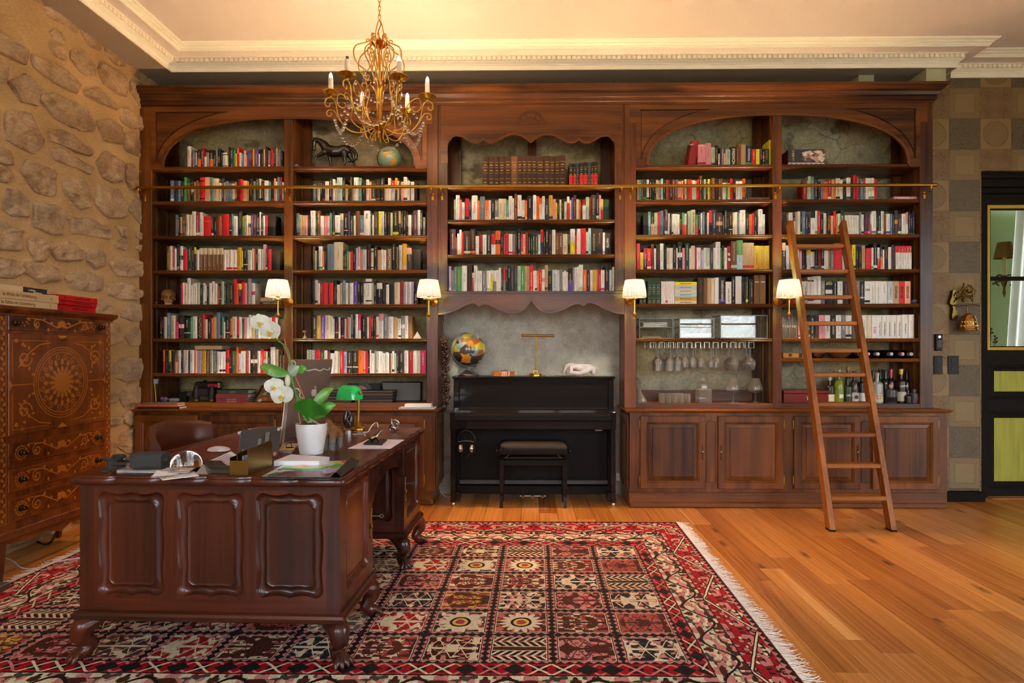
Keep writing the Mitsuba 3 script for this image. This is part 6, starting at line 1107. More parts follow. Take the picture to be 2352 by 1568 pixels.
for k in range(8):
    a = k * math.pi / 4; w = []
    for b, rr_, hw in ((860, 95, 8), (890, 60, 22), (940, 38, 24), (1060, 26, 18), (1180, 26, 16), (1245, 24, 12)):
        w.append((rr_, b, hw))
    v = []; 
    for rr_, b, hw in w:
        for s in (-1, 0, 1): v.append((xc + mc * ((rr_ + (6 if s == 0 else 0)) * math.cos(a) - s * hw * math.sin(a)), YC + mc * ((rr_ + (6 if s == 0 else 0)) * math.sin(a) + s * hw * math.cos(a)), zc(b)))
    f = [g for i in range(len(w) - 1) for jx in (0, 1) for g in ((i * 3 + jx, i * 3 + jx + 1, i * 3 + jx + 4), (i * 3 + jx, i * 3 + jx + 4, i * 3 + jx + 3))]
    add('leaf', mk(v, f), 'vcmetal', ch, col='c08a30', sm=True)
add('hub', lathe([(0, zc(1370)), (.012, zc(1368)), (.016, zc(1345)), (.012, zc(1338)), (.036, zc(1320)), (.052, zc(1285)), (.056, zc(1262)), (.044, zc(1248)), (0, zc(1245))], 24, (xc, YC, 0)), 'vcmetal', ch, col='b07a26', sm=40)
R6 = [math.radians(6 + 60 * k) for k in range(6)]
for k, a in enumerate(R6):
    lit = k != 4 - 0 if False else True
    A = add('arm', rz([(30, 1290), (120, 1345), (210, 1365), (310, 1340), (380, 1270), (425, 1170), (440, 1080), (470, 1025), (520, 1020), (548, 1060), (540, 1100), (512, 1108), (498, 1090), (506, 1074)], a, .0055, 60), 'vcmetal', ch, col=GC, sm=True)
    add('scroll', rz([(400, 1250), (432, 1190), (470, 1145), (515, 1148), (532, 1180), (515, 1205), (490, 1200), (484, 1180), (497, 1168)], a, .0042, 40), 'vcmetal', A, col=GC, sm=True)
    add('scroll', rz([(130, 1340), (240, 1290), (285, 1220), (270, 1130), (330, 1010), (400, 985), (425, 1040), (400, 1110), (350, 1120), (338, 1085), (362, 1072)], a + .05, .004, 50), 'vcmetal', A, col=GC, sm=True)
    bx, by = xc + 490 * mc * math.cos(a), YC + 490 * mc * math.sin(a); z_ = zc(990)
    add('drip_pan', lathe([(0, -.004), (.012, -.004), (.04, .004), (.062, .016), (.066, .017), (.064, .020), (.04, .009), (.014, .002), (0, .002)], 24, (bx, by, z_)), 'vcmetal', A, col='a8761e', sm=50)
    add('cup', lathe([(0, -.03), (.006, -.026), (.012, -.012), (.010, -.004), (.018, .004), (.018, .030), (.024, .034), (.024, .040), (.0, .04)], 18, (bx, by, z_)), 'vcmetal', A, col='b8842a', sm=40)
    dark = k == 4
    add('candle', lathe([(0, 0), (.0175, 0), (.018, .004), (.0165, .078), (.014, .084), (0, .084)], 16, (bx, by, z_ + .038)), 'vcmat', A, col='efe4d4', sm=40)
    if dark: add('empty_socket', lathe([(0, 0), (.010, 0), (.010, .02), (.007, .026), (0, .026)], 12, (bx, by, z_ + .117)), 'vc', A, col='4a4236', sm=40)
    else: add('bulb', lathe([(0, 0), (.010, .002), (.0145, .014), (.0125, .026), (.006, .040), (.001, .046), (0, .046)], 14, (bx, by, z_ + .117)), 'vcmat', A, col='ffffff', sm=True, emit=[CAND * v for v in (1.0, .68, .40)])
# upper scrolls
for k in range(6):
    a = math.radians(30 + 60 * k) + .1
    add('upper_scroll', rz([(70, 450), (40, 400), (58, 352), (85, 360), (80, 385), (110, 440), (180, 485), (250, 530), (274, 610), (250, 680), (200, 728), (150, 740)], a, .0046, 50), 'vcmetal', ch, col=GC, sm=True)
    add('inner_scroll', rz([(150, 745), (100, 660), (145, 560), (130, 470), (95, 430), (105, 400), (130, 405), (128, 425)], a - .5, .0042, 40), 'vcmetal', ch, col=GC, sm=True)
    add('inner_scroll', rz([(60, 850), (75, 760), (90, 690), (60, 590), (75, 520), (110, 505), (125, 560), (100, 600), (78, 580)], a, .0042, 40), 'vcmetal', ch, col=GC, sm=True)
    add('inner_scroll', rz([(150, 740), (175, 800), (140, 850), (110, 820), (125, 790)], a, .004, 24), 'vcmetal', ch, col=GC, sm=True)
    add('lower_scroll', rz([(40, 1300), (90, 1400), (95, 1440), (60, 1440), (45, 1380), (80, 1290), (150, 1180), (160, 1040), (130, 930), (150, 880), (185, 900), (175, 935)], a, .0042, 50), 'vcmetal', ch, col=GC, sm=True)
# crystal beads in swags, and drops
def bead(c, r): 
    m = trimesh.creation.icosphere(subdivisions=1, radius=r); return add('crystal_bead', mv(m, c), 'glass', ch)
P3 = lambda rr_, b, a: np.array([xc + rr_ * mc * math.cos(a), YC + rr_ * mc * math.sin(a), zc(b)])
for k in range(6):
    a0, a1 = R6[k], R6[(k + 1) % 6] + (2 * math.pi if k == 5 else 0)
    p0, p1 = P3(455, 1225, a0), P3(455, 1225, a1)
    for s in np.linspace(.04, .96, 13):
        c = p0 * (1 - s) + p1 * s; c[2] -= .085 * 4 * s * (1 - s) * 1.6; bead(c, .0125)
    p0, p1 = P3(310, 1080, a0), P3(455, 1235, a0)
    for s in np.linspace(.05, .95, 5): c = p0 * (1 - s) + p1 * s; c[2] -= .02 * 4 * s * (1 - s); bead(c, .011)
    am = (a0 + a1) / 2
    p0, p1 = P3(230, 1050, a0), P3(230, 1050, a1)
    for s in np.linspace(.1, .9, 6): c = p0 * (1 - s) + p1 * s; c[2] -= .05 * 4 * s * (1 - s); bead(c, .0085)
    for rr_, b in ((150, 750), (170, 850), (60, 840), (250, 880)):
        c = P3(rr_, b, am); add('crystal_drop', lathe([(0, -.04), (.007, -.03), (.009, -.018), (.004, 0), (0, .002)], 7, tuple(c)), 'glass', ch)

# ================================================================ rug
RX, RF, RW, RL = 1.18, 4.89, 4.24, 2.82
codes = 'KpSNwKwRmpY', 'PwaMRgPwKNS', 'SAwWpmSKNRw', 'FpKYKNFpSwK', 'PwaMRgPwKNS', 'KpSNwKwRmpY'
RPAL = dict(K='1e1f24', p='b8746e', S='cbbb9c', N='38190f', w='c4b292', R='84121c', m='43282a', Y='b58e44', P='9c4a44', a='a5645a', M='23262c', g='58544e', A='22252a', W='cdb998', F='262323')
def farr(v): return mi.Float([float(x) for x in v])
RT = [farr([lin(RPAL[c])[k] for r in codes for c in r]) for k in range(3)]
RS = farr([1 if c in 'S' else 2 if c in 'aM' else 0 for r in codes for c in r]); RDK = farr([1 if sum(lin(RPAL[c])) < .45 else 0 for r in codes for c in r])
def rugfn(p, n, uv):
    s, t = uv.x, uv.y
    wob = .004 * (nz(s * 30, t * 30) - .5); s = s + wob; t = t + .004 * (nz(s * 30 + 50, t * 30) - .5)
    ivory, red, pink, dark, green, brown, rose = [mi.Color3f(*lin(c)) for c in ('cdbd9f', '8a141e', 'b9736e', '1d1a1b', '384038', '45231d', '94363c')]
    sel = lambda m, x, y: mi.Color3f(dr.select(m, x[0], y[0]), dr.select(m, x[1], y[1]), dr.select(m, x[2], y[2]))
    # border
    bs, bt = dr.minimum(s, RW - s) / .42, dr.minimum(t, RL - t) / .59
    b = dr.minimum(bs, bt); al = dr.select(bs < bt, t, s)
    tri = lambda x, per: 2 * dr.abs(x / per - dr.floor(x / per) - .5)
    ma = dr.abs(al / .38 - dr.floor(al / .38) - .5) * 2
    n1 = nz(ma * 4.6 + 3, b * 15, 1.0); n2 = nz(ma * 6.5 + 9, b * 19 + 5, 4.0); n3 = nz(ma * 10, b * 30, 8.0)
    outer = sel(n1 > .62, pink, sel(n1 > .57, dark, sel(n2 > .66, ivory, sel(n2 > .61, dark, red)))); outer = sel(n3 > .8, dark, outer)
    diag = dr.abs(tri(al, .76) - (b - .1) * 2.6 - .1)
    outer = sel(diag < .035, ivory, sel(diag < .075, dark, outer))
    vine = dr.abs((b - .645) * 5.5 - .75 * dr.sin(al * 16.5))
    flor = sel(n1 > .60, brown, sel(n1 > .56, dark, sel(n2 > .62, pink, sel(n2 > .585, dark, sel(n3 > .70, green, ivory)))))
    flor = sel(vine < .10, dark, flor); flor = sel((vine > .45) & (((b - .645) * dr.sin(al * 16.5)) < -.06) & (n2 > .42), sel(n3 > .62, green, pink), flor)
    xx = dr.abs(al / .105 - dr.floor(al / .105) - .5) * 2; yy = dr.abs((b - .92) / .08); k = cellk = mikit.cell_rand(dr.floor(al / .105), 3)
    nar = sel(dr.abs(xx - yy) < .16, sel(k > .5, ivory, pink), sel((xx * xx + yy * yy) < .4, dark, red)); nar = sel((xx + yy < 1.0) & (k < .4), dark, nar)
    bord = sel(b < .03, mi.Color3f(*lin('4a1418')), sel(b < .085, sel(tri(al, .05) * .055 > (b - .03), dark, pink), sel(b < .44, outer, sel(b < .455, dark, sel(b < .83, flor, sel(b < .845, dark, nar))))))
    # field of squares
    cs, ct = 3.40 / 11, 1.64 / 6
    U, V = (s - .42) / cs, (t - .59) / ct; i, j = dr.clip(dr.floor(U), 0, 10), dr.clip(dr.floor(V), 0, 5); u, v = U - i, V - j
    idx = mi.UInt32(j * 11 + i)
    bg = mi.Color3f(*[dr.gather(mi.Float, q, idx) for q in RT]); kind = dr.gather(mi.Float, RS, idx); dk = dr.gather(mi.Float, RDK, idx) > .5
    du, dv = dr.minimum(u, 1 - u) * cs, dr.minimum(v, 1 - v) * ct; e = dr.minimum(du, dv); ae = dr.select(du < dv, t, s)
    mv_ = dr.abs(v - .5); idf = i * 3.7 + j * 0 + dr.select(j > 2.5, 5 - j, j) * 11.3
    q1 = nz(u * 10.5 + idf, mv_ * 11, idf); q2 = nz(u * 13 + idf + 40, mv_ * 15, idf + 3); q3 = nz(u * 20 + idf, mv_ * 22, 2.0)
    A, B_, O = sel(dk, ivory, brown), sel(dk, pink, rose), sel(dk, mi.Color3f(*lin('6b3a34')), dark)
    mot = sel(q1 > .60, A, sel(q1 > .555, O, sel(q2 > .63, B_, sel(q2 > .59, O, sel(q3 > .78, green, bg)))))
    mot = sel((mv_ < .035) & (u > .12) & (u < .88), A, mot)
    br = dr.abs(mv_ - .6 * dr.abs(tri(u, .5) - .5) - .02); mot = sel((br < .022) & (u > .15) & (u < .85), A, mot)
    rr = dr.sqrt(dr.square((u - .5) * 1.15) + dr.square(mv_)); ang = dr.abs(dr.sin(8 * dr.atan2(mv_, u - .5 + 1e-4)))
    med = sel(rr < .09, rose, sel(rr < .15, mi.Color3f(*lin('c9a24c')), sel(rr < .2, dark, sel(rr < .27 + .14 * ang, ivory, mot))))
    lane = dr.abs(mv_ - .25); chev = tri(u + lane * .8, .125)
    st_ = sel(mv_ < .06, brown, sel((lane < .17) & (chev > .42), sel(lane < .03, rose, dark), bg))
    fld = sel(kind > 1.5, med, sel(kind > .5, st_, mot))
    fld = sel(e < .005, dark, sel(e < .022, sel(tri(ae, .042) * .018 > (e - .004), dark, pink), sel(e < .026, dark, sel(e < .030, ivory, fld))))
    c = sel(b < 1.0, bord, fld)
    return c * (.72 + .42 * nz(s * 240, t * 240)) * (.86 + .28 * nz(s * 5, t * 5))
scene['rugpile'] = {'type': 'twosided', 'bsdf': {'type': 'principled', 'base_color': mikit.proc(rugfn), 'roughness': .95, 'specular': .08, 'sheen': .35}}
t = thing('rug', 'red, pink and ivory Persian garden rug with square panels and white fringe', 'rug')
nu, nv = 60, 40; s_, t_ = np.meshgrid(np.linspace(0, RW, nu), np.linspace(0, RL, nv), indexing='ij'); s_, t_ = s_.ravel(), t_.ravel()
xs = RX - s_ - .02 * t_ * (1 - s_ / RW); ys = RF - t_; zs = .010 + .0015 * (meshkit.noise(np.stack([xs * 6, ys * 6, xs * 0], -1), 4) - .5)
edge = (s_ < .001) | (s_ > RW - .001) | (t_ < .001) | (t_ > RL - .001)
i, jj = np.meshgrid(np.arange(nu - 1), np.arange(nv - 1), indexing='ij'); q4 = np.stack([i * nv + jj, i * nv + jj + 1, (i + 1) * nv + jj + 1, (i + 1) * nv + jj], -1).reshape(-1, 4)
top = np.stack([xs, ys, zs], 1); f = np.vstack([q4[:, [0, 1, 2]], q4[:, [0, 2, 3]]])
ring = np.r_[np.arange(nv), np.arange(1, nu) * nv + nv - 1, (nu - 1) * nv + np.arange(nv - 2, -1, -1), np.arange(nu - 2, 0, -1) * nv]
n0 = len(top); skirt = top[ring] * [1, 1, 0] + [0, 0, .0005]; k = len(ring)
f2 = [g for a in range(k) for g in ((ring[a], n0 + a, n0 + (a + 1) % k), (ring[a], n0 + (a + 1) % k, ring[(a + 1) % k]))]
add('pile', mk(np.vstack([top, skirt]), np.vstack([f, f2])), 'rugpile', t, uv=np.vstack([np.stack([s_, t_], 1), np.stack([s_, t_], 1)[ring]]), sm=False)
rf = random.Random(8); ms = []
def strand(x, y, dx):
    n = 4; pts = []; l = .05 + rf.random() * .05; a = rf.uniform(-.5, .5); yy = y
    for q in range(n): pts.append((x + dx * l * q / (n - 1), yy + a * l * (q / (n - 1)) ** 2 * 1.2, .004 + .004 * rf.random() + (.005 if q < 2 else 0)))
    return tube(pts, [.0022, .0022, .002, .0012], 4)
for sx, dx, n in ((0, 1, 520), (RW, -1, 330)):
    for q in range(n):
        tt = RL * (q + rf.random() * .7) / n; x = RX - sx - .02 * tt * (1 - sx / RW)
        ms.append(strand(x - .004 * dx, RF - tt, dx))
add('fringe', ms, 'vcmat', t, col='ddd2c2', kind='stuff', label='white fringe')
# ================================================================ marquetry secretary desk against the left wall
sx, sy0, sy1, sxb = -3.10, 3.53, 4.485, -3.50
Wd = sy1 - sy0
MS = np.array([[0, -1, 0, sx], [1, 0, 0, sy0], [0, 0, 1, 0], [0, 0, 0, 1.0]])   # local x along the wall, local -y faces the room
wood('marq', 2, '2e1105', '7d3c11', fine=60, roughness=.22, clearcoat=.8, clearcoat_gloss=.95); wood('marq_x', 0, '2e1105', '7d3c11', fine=60, roughness=.22, clearcoat=.8, clearcoat_gloss=.95)
INL = '99591c'
sc = thing('secretary_desk', 'tall marquetry secretary desk of dark wood with light inlay, against the left wall', 'secretary desk')
def sadd(nm, m, mat, par, **k): return add(nm, place(m if not isinstance(m, list) else cat_(m), MS), mat, par, **k)
zb, ztp = .275, 1.600
sadd('carcass', box(0, Wd, .004, .40, zb, ztp, .004), 'marq', sc)
sadd('top', [mould([(0, .40), (0, 0), (Wd, 0), (Wd, .40)], [(0, ztp - .012), (.006, ztp - .012), (.006, ztp), (.014, ztp + .006), (.026, ztp + .02), (.03, ztp + .026), (.03, ztp + .042), (.026, ztp + .045), (0, ztp + .045)]), box(0, Wd, 0, .40, ztp, ztp + .045)], 'marq_x', sc)
sadd('plinth_rail', [box(-.004, Wd + .004, -.004, .40, zb - .03, zb + .022, .005)], 'marq_x', sc)
for xx in (.0, Wd - .05):
    for yy in (.0, .35): sadd('leg', trimesh.convex.convex_hull(np.array([(xx + .025 + s * w, yy + .025 + r * w, z) for z, w in ((0, .012), (.245, .026)) for s in (-1, 1) for r in (-1, 1)])), 'marq', sc)
sc_ap = [(.05, zb - .028), (Wd - .05, zb - .028), (Wd - .05, zb - .05), (Wd * .75, zb - .075), (Wd * .6, zb - .06), (Wd / 2, zb - .095), (Wd * .4, zb - .06), (Wd * .25, zb - .075), (.05, zb - .05)]
sadd('apron', prism(sc_ap, .01, .03), 'marq_x', sc)
def fl(lines, w): return unary_union([(LineString(l) if len(l) > 1 else Point(l[0])).buffer(w, 4) for l in lines])
def spir(cx, cz, r, turns, a0, dirn=1, n=26): return [(cx + r * (1 - .82 * i / n) * math.cos(a0 + dirn * turns * 6.283 * i / n), cz + r * (1 - .82 * i / n) * math.sin(a0 + dirn * turns * 6.283 * i / n)) for i in range(n + 1)]
def leaf2(x, z, l, w, a): return Polygon([(x + math.cos(a) * l * u - math.sin(a) * w * v, z + math.sin(a) * l * u + math.cos(a) * w * v) for u, v in ((0, 0), (.3, .5), (.5, .35), (.7, .45), (1, 0), (.7, -.45), (.5, -.35), (.3, -.5))]).buffer(0)
def inlay(par, geo, y=-.0006, col=INL): return sadd('inlay', prism(geo, y, y + .0006), 'vcgloss', par, col=col)
def scrollwork(cx, cz, w, h):
    g = []
    for s in (-1, 1):
        g.append(fl([spir(cx + s * w * .30, cz, h * .40, 1.4, math.pi / 2, -s)], .004)); g.append(fl([[(cx + s * w * .05, cz - h * .25), (cx + s * w * .16, cz + h * .12), (cx + s * w * .24, cz + h * .40), (cx + s * w * .31, cz + h * .40)]], .004))
        g.append(fl([[(cx + s * w * .24, cz + h * .40), (cx + s * w * .38, cz + h * .48), (cx + s * w * .42, cz + h * .42)]], .003))
        for k in range(7): a = 2.4 * k; g.append(leaf2(cx + s * w * (.06 + .055 * k), cz + h * .36 * math.sin(a + .6), .026, .018, a))
        for k in range(4): g.append(Point(cx + s * w * (.40 + .02 * k), cz + h * .2 * math.sin(2.2 * k)).buffer(.006, 2))
    for k in range(7): a = math.pi / 2 + (k - 3) * .52; g.append(leaf2(cx, cz - h * .1, .045, .022, a))
    return unary_union(g)
def rosette(cx, cz, r):
    g = [fl([[(cx + r * math.cos(a), cz + r * math.sin(a)) for a in np.linspace(0, 6.283, 40)]], .0025)]
    for k in range(12): a = k * math.pi / 6; g.append(leaf2(cx + r * .35 * math.cos(a), cz + r * .35 * math.sin(a), r * .5, r * .26, a)); g.append(Point(cx + r * 1.12 * math.cos(a), cz + r * 1.12 * math.sin(a)).buffer(.004, 2))
    return unary_union(g)
def sknob(par, x, z): sadd('knob', [rot(lathe([(0, 0), (.02, 0), (.022, .003), (.012, .006), (.008, .012), (.012, .022), (.014, .026), (.010, .032), (0, .033)], 18), 90, (1, 0, 0)).apply_transform(trimesh.transformations.translation_matrix([x, 0.0, z]))], 'vcmetal', par, col='3c3424', sm=40)
m_ = .062
for kk, (za, zb2, big) in enumerate(((1.500, 1.590, 0), (.690, .822, 1), (.525, .660, 1), (.345, .490, 1))):
    dkey = sadd('drawer', [box(m_, Wd - m_, -.003 + .0026, .02, za, zb2, .002)], 'marq_x', sc)
    w = Wd - 2 * m_; cz = (za + zb2) / 2
    g = scrollwork(Wd / 2, cz, w * .82, (zb2 - za) * (.72 if big else .8))
    inlay(dkey, g)
    for xx in ((m_ + .09, Wd - m_ - .09) if big else (m_ + .05, Wd - m_ - .05)):
        if big: inlay(dkey, rosette(xx, cz, .040))
        sknob(dkey, xx, cz)
    bd = sbox(m_ + .008, za + .008, Wd - m_ - .008, zb2 - .008); inlay(dkey, bd.difference(bd.buffer(-.0022)), col='6b3812')
for xx in (.006, Wd - m_ + .010):     # inlaid stiles
    g = [sbox(xx, z, xx + .044, z + h).difference(sbox(xx + .003, z + .003, xx + .041, z + h - .003)) for z, h in ((1.50, .09), (.87, .60), (.345, .48))]
    for z in np.arange(.36, 1.58, .03): g += [leaf2(xx + .022, z, .026, .020, math.pi / 2 + .6 * (-1) ** int(z * 100)), Point(xx + .022, z).buffer(.005, 2)]
    sadd('stile_inlay', prism(unary_union(g), -.0006 + .004, .0046), 'vcgloss', sc, col=INL) if False else sadd('stile_inlay', prism(unary_union(g), .0034, .0042), 'vcgloss', sc, col='8f5319')
ff = sadd('fall_front', [box(m_, Wd - m_, -.002, .02, .868, 1.482, .003)], 'marq', sc)
cx, cz = Wd / 2, 1.17; Y_ = -.0026
g = []
for r, w in ((.232, .003), (.216, .0025), (.198, .003)): g.append(fl([[(cx + r * math.cos(a), cz + r * math.sin(a)) for a in np.linspace(0, 6.283, 90)]], w))
for k in range(16): a = k * math.pi / 8; g += [leaf2(cx + .03 * math.cos(a), cz + .03 * math.sin(a), .085, .030, a), leaf2(cx + .115 * math.cos(a), cz + .115 * math.sin(a), .045, .030, a), fl([spir(cx + .165 * math.cos(a + .2), cz + .165 * math.sin(a + .2), .022, 1.1, a)], .003)]
g.append(Point(cx, cz).buffer(.05))
for s in (-1, 1):
    for v in (-1, 1):
        g += [fl([spir(cx + s * .30, cz + v * .16, .055, 1.3, 0, s * v)], .0045), fl([[(cx + s * .10, cz + v * .26), (cx + s * .19, cz + v * .245), (cx + s * .26, cz + v * .20), (cx + s * .345, cz + v * .11)]], .004)]
        for q in range(9): g.append(leaf2(cx + s * (.25 + .02 * (q % 5)), cz + v * (.06 + .025 * q), .028, .018, q * 1.3))
        g.append(leaf2(cx + s * .36, cz + v * .255, .03, .03, q)); g.append(fl([[(cx + s * .12, cz + v * .27), (cx + s * .39, cz + v * .27), (cx + s * .39, cz + v * .05)]], .002))
    g.append(fl([[(cx + s * .24, cz), (cx + s * .39, cz)]], .003)); g.append(Polygon([(cx + s * .385, cz), (cx + s * .41, cz + .03), (cx + s * .41, cz - .03)]))
inlay(ff, unary_union(g), Y_)
bd = sbox(m_ + .012, .885, Wd - m_ - .012, 1.465); inlay(ff, bd.difference(bd.buffer(-.003)), Y_, '6b3812')
inlay(ff, unary_union([Polygon([(cx - .04, 1.478), (cx + .04, 1.478), (cx, 1.448)]), Polygon([(cx - .04, .872), (cx + .04, .872), (cx, .905)])]), Y_ - .0002, 'a56a2a')
sadd('key', [rot(lathe([(0, 0), (.012, 0), (.012, .004), (.004, .006), (.004, .03), (0, .03)], 12), 90, (1, 0, 0)).apply_transform(trimesh.transformations.translation_matrix([cx, -.002, 1.452])), ball((cx + .012, -.03, 1.452), .010, 1, (1.2, .4, .8))], 'vcmetal', ff, col='8a7a4a')
# books on top of the secretary
zt_ = ztp + .046
def sbook(a, b, y0, dep, z, h, col, label, txt=None, tcol='8a6a34', th=.02, pages='d8d2c8'):
    e = .004; tk = thing('book', label, 'book', 'large books on the secretary desk'); c = lin(col)
    a -= sy0; b -= sy0
    sadd('cover', [box(a, b, y0, y0 + .007, z, z + h, .003), box(a, b, y0, y0 + dep, z, z + e, .001), box(a, b, y0, y0 + dep, z + h - e, z + h, .001)], 'vc', tk, col=col); sadd('pages', box(a + .006, b - .006, y0 + .007, y0 + dep - .006, z + e, z + h - e), 'vcmat', tk, col=pages)
    for s, xx, hh, cc in txt or (): sadd('title', text(s, hh, (a + (b - a) * xx, y0 - .0004, z + h * .5), 'h', .0006, True), 'vc', tk, col=cc)
B1 = [('la Bible de Gutenberg', .42, .018, '7a5a28'), ('JW', .10, .022, '4a4640')]
sbook(3.50, 4.035, .05, .32, zt_, .047, 'c8ad84', 'cream folio volume at the bottom of the left pile on the secretary', B1 + [('2', .88, .012, '4a4034')])
sbook(3.50, 4.04, .045, .32, zt_ + .0475, .050, 'c4a67a', 'cream folio volume in the middle of the left pile on the secretary', B1 + [('1', .88, .012, '4a4034')])
sbook(3.50, 3.985, .08, .28, zt_ + .098, .036, '1f2226', 'black and cream book on top of the left pile on the secretary', [('La Magie', .74, .010, 'd8d0c0')])
k_ = [k for k in scene if k.startswith('book')][-1]
sadd('cream_half', box(3.50 - sy0, 3.79 - sy0, .0785, .09, zt_ + .098, zt_ + .134), 'vc', k_.split('__')[0], col='cdb892'); sadd('title', text('du Manuscrit', .008, (3.905 - sy0, .0792, zt_ + .106), 'h', .0006, True), 'vc', k_.split('__')[0], col='d8d0c0')
for z, h, a, b, lb, nm in ((0, .050, 4.07, 4.465, 'thick red book at the bottom of the right pile on the secretary', 'CANON HISTORIQUE'), (.0505, .027, 4.065, 4.455, 'thin red book in the middle of the right pile on the secretary', 'LE CANON DES ANCIENS'), (.078, .036, 4.06, 4.45, 'red book on top of the right pile on the secretary', 'LE MAITRE DU SACRE')): sbook(a, b, .10 - z * .3, .26, zt_ + z, h, 'b00a10', lb, [(nm, .6, .011, '5a0a0c'), ('o', .18, .014, '3a0a0c')])
# power strip and white cable on the floor
fc = lambda px, py, z=.005: np.array([*G(px, py, z), z])
add('power_strip', place(box(-.03, .03, -.12, .12, 0, .045, .006), trimesh.transformations.translation_matrix([-3.02, 3.36, .0005])), 'vc', col='3a3634', label='dark power strip on the floor under the secretary', cat='power strip')
add('white_cable', tube(spline([fc(-12, 1273), fc(10, 1280), fc(32, 1288), fc(52, 1304), fc(75, 1306), fc(100, 1300), fc(140, 1291) + [0, 0, .009], fc(182, 1286) + [0, 0, .012], fc(215, 1290) + [0, 0, .012]], 40), .0045, 7), 'vc', col='c9c2cc', sm=True, label='white cable on the floor running under the desk', cat='cable')
add('black_cable', tube(spline([fc(20, 1262), fc(48, 1225) + [0, 0, .06], fc(80, 1240), fc(105, 1250), fc(128, 1225), fc(140, 1195)], 24), .006, 7), 'vc', col='15110e', sm=True, label='black cable under the secretary', cat='cable')

# ================================================================ writing desk
DN = np.array([-.795, 2.60]); DA = math.radians(-1.5)
MD = np.array([[math.cos(DA), -math.sin(DA), 0, DN[0]], [math.sin(DA), math.cos(DA), 0, DN[1]], [0, 0, 1, 0], [0, 0, 0, 1.0]])
ZD = .832
dsk = thing('desk', 'large carved mahogany writing desk with scalloped top and claw feet on the rug', 'desk')
def dadd(nm, m, mat, par=None, **k): return add(nm, place(m if not isinstance(m, list) else cat_(m), MD), mat, par or dsk, **k)
DW, DLn = 1.215, 1.76
def scallop(inset, n_x=6, n_y=9):
    pts = []
    def side(p0, p1, n, out):
        p0, p1, out = map(np.array, (p0, p1, out))
        for k in range(n):
            for q in np.linspace(0, 1, 9)[:-1]:
                s = (k + q) / n; d = .010 * (1 - (2 * q - 1) ** 4) - .004 * math.exp(-((min(q, 1 - q)) / .05) ** 2); pts.append(p0 + (p1 - p0) * s + out * d)
    a, b, c, d = (-DW + inset, inset), (-inset, inset), (-inset, DLn - inset), (-DW + inset, DLn - inset)
    side(a, b, n_x, (0, -1)); side(b, c, n_y, (1, 0)); side(c, d, n_x, (0, 1)); side(d, a, n_y, (-1, 0)); return np.array(pts)
rings = [np.c_[scallop(i), np.full(len(scallop(i)), z)] for i, z in ((.03, ZD - .044), (.012, ZD - .042), (.004, ZD - .034), (.0015, ZD - .022), (.006, ZD - .012), (.013, ZD - .010), (.014, ZD - .004), (.018, ZD - .0005), (.03, ZD))]
dadd('top', loft(rings, True), 'mahogany_y', sm=35)
prin('leather', {'type': 'rgb', 'value': lin('56190f')}, roughness=.5, specular=.4)
dadd('leather_inlay', box(-DW + .10, -.42, .42, DLn - .16, ZD - .003, ZD + .0007), 'leather', label='dark red leather writing surface')
def rectline(x0, x1, y0, y1, w, z): return [box(x0, x1, y0, y0 + w, z - .001, z), box(x0, x1, y1 - w, y1, z - .001, z), box(x0, x0 + w, y0, y1, z - .001, z), box(x1 - w, x1, y0, y1, z - .001, z)]
for m in rectline(-DW + .103, -.423, .423, DLn - .163, .003, ZD + .0012): dadd('gold_line', m, 'vcmetal', col='8a5a2a')
def lobed(w, h, inset=0.0, n=12):
    """outline with rounded corners and cusped sides, centred on 0"""
    w, h = w / 2 - inset, h / 2 - inset; r = .034; d = .010 * (1 - inset / .06); pts = []
    def arc(c, a0): return [(c[0] + r * math.cos(a), c[1] + r * math.sin(a)) for a in np.linspace(a0, a0 + math.pi / 2, 7)]
    def edge(p0, p1, nrm, cus):
        o = []; prev = 0
        br = [0] + cus + [1]
        for k in range(len(br) - 1):
            for q in np.linspace(0, 1, 8)[(1 if k == 0 else 0):-1]:
                s = br[k] + (br[k + 1] - br[k]) * q; dd = -d * math.sin(math.pi * q) if len(cus) == 1 else (-d * .7 * (1 - math.sin(math.pi * q)) if 0 < k < len(br) - 2 else -d * .7 * (q if k == 0 else 1 - q))
                o.append((p0[0] + (p1[0] - p0[0]) * s + nrm[0] * dd, p0[1] + (p1[1] - p0[1]) * s + nrm[1] * dd))
        return o
    pts += edge((-w + r, -h), (w - r, -h), (0, -1), [.5]) + arc((w - r, -h + r), -math.pi / 2) + edge((w, -h + r), (w, h - r), (1, 0), [.22, .78]) + arc((w - r, h - r), 0)
    pts += edge((w - r, h), (-w + r, h), (0, 1), [.5]) + arc((-w + r, h - r), math.pi / 2) + edge((-w, h - r), (-w, -h + r), (-1, 0), [.22, .78]) + arc((-w + r, -h + r), math.pi)
    return np.array(pts)
def lobed_panel(cx, cz, w, h, M):
    """a sunk panel facing local -y at y = 0"""
    R = []
    for ins, dy in ((0, 0), (.003, .004), (.010, .016), (.022, .020), (.034, .018), (.040, .013), (.043, .010), (.047, .0135), (.055, .0135)):
        o = lobed(w, h, ins); R.append(np.c_[o[:, 0] + cx, np.full(len(o), dy), o[:, 1] + cz])
    return place(loft(R, 'end'), M)
zb0, zb1 = .232, ZD - .042
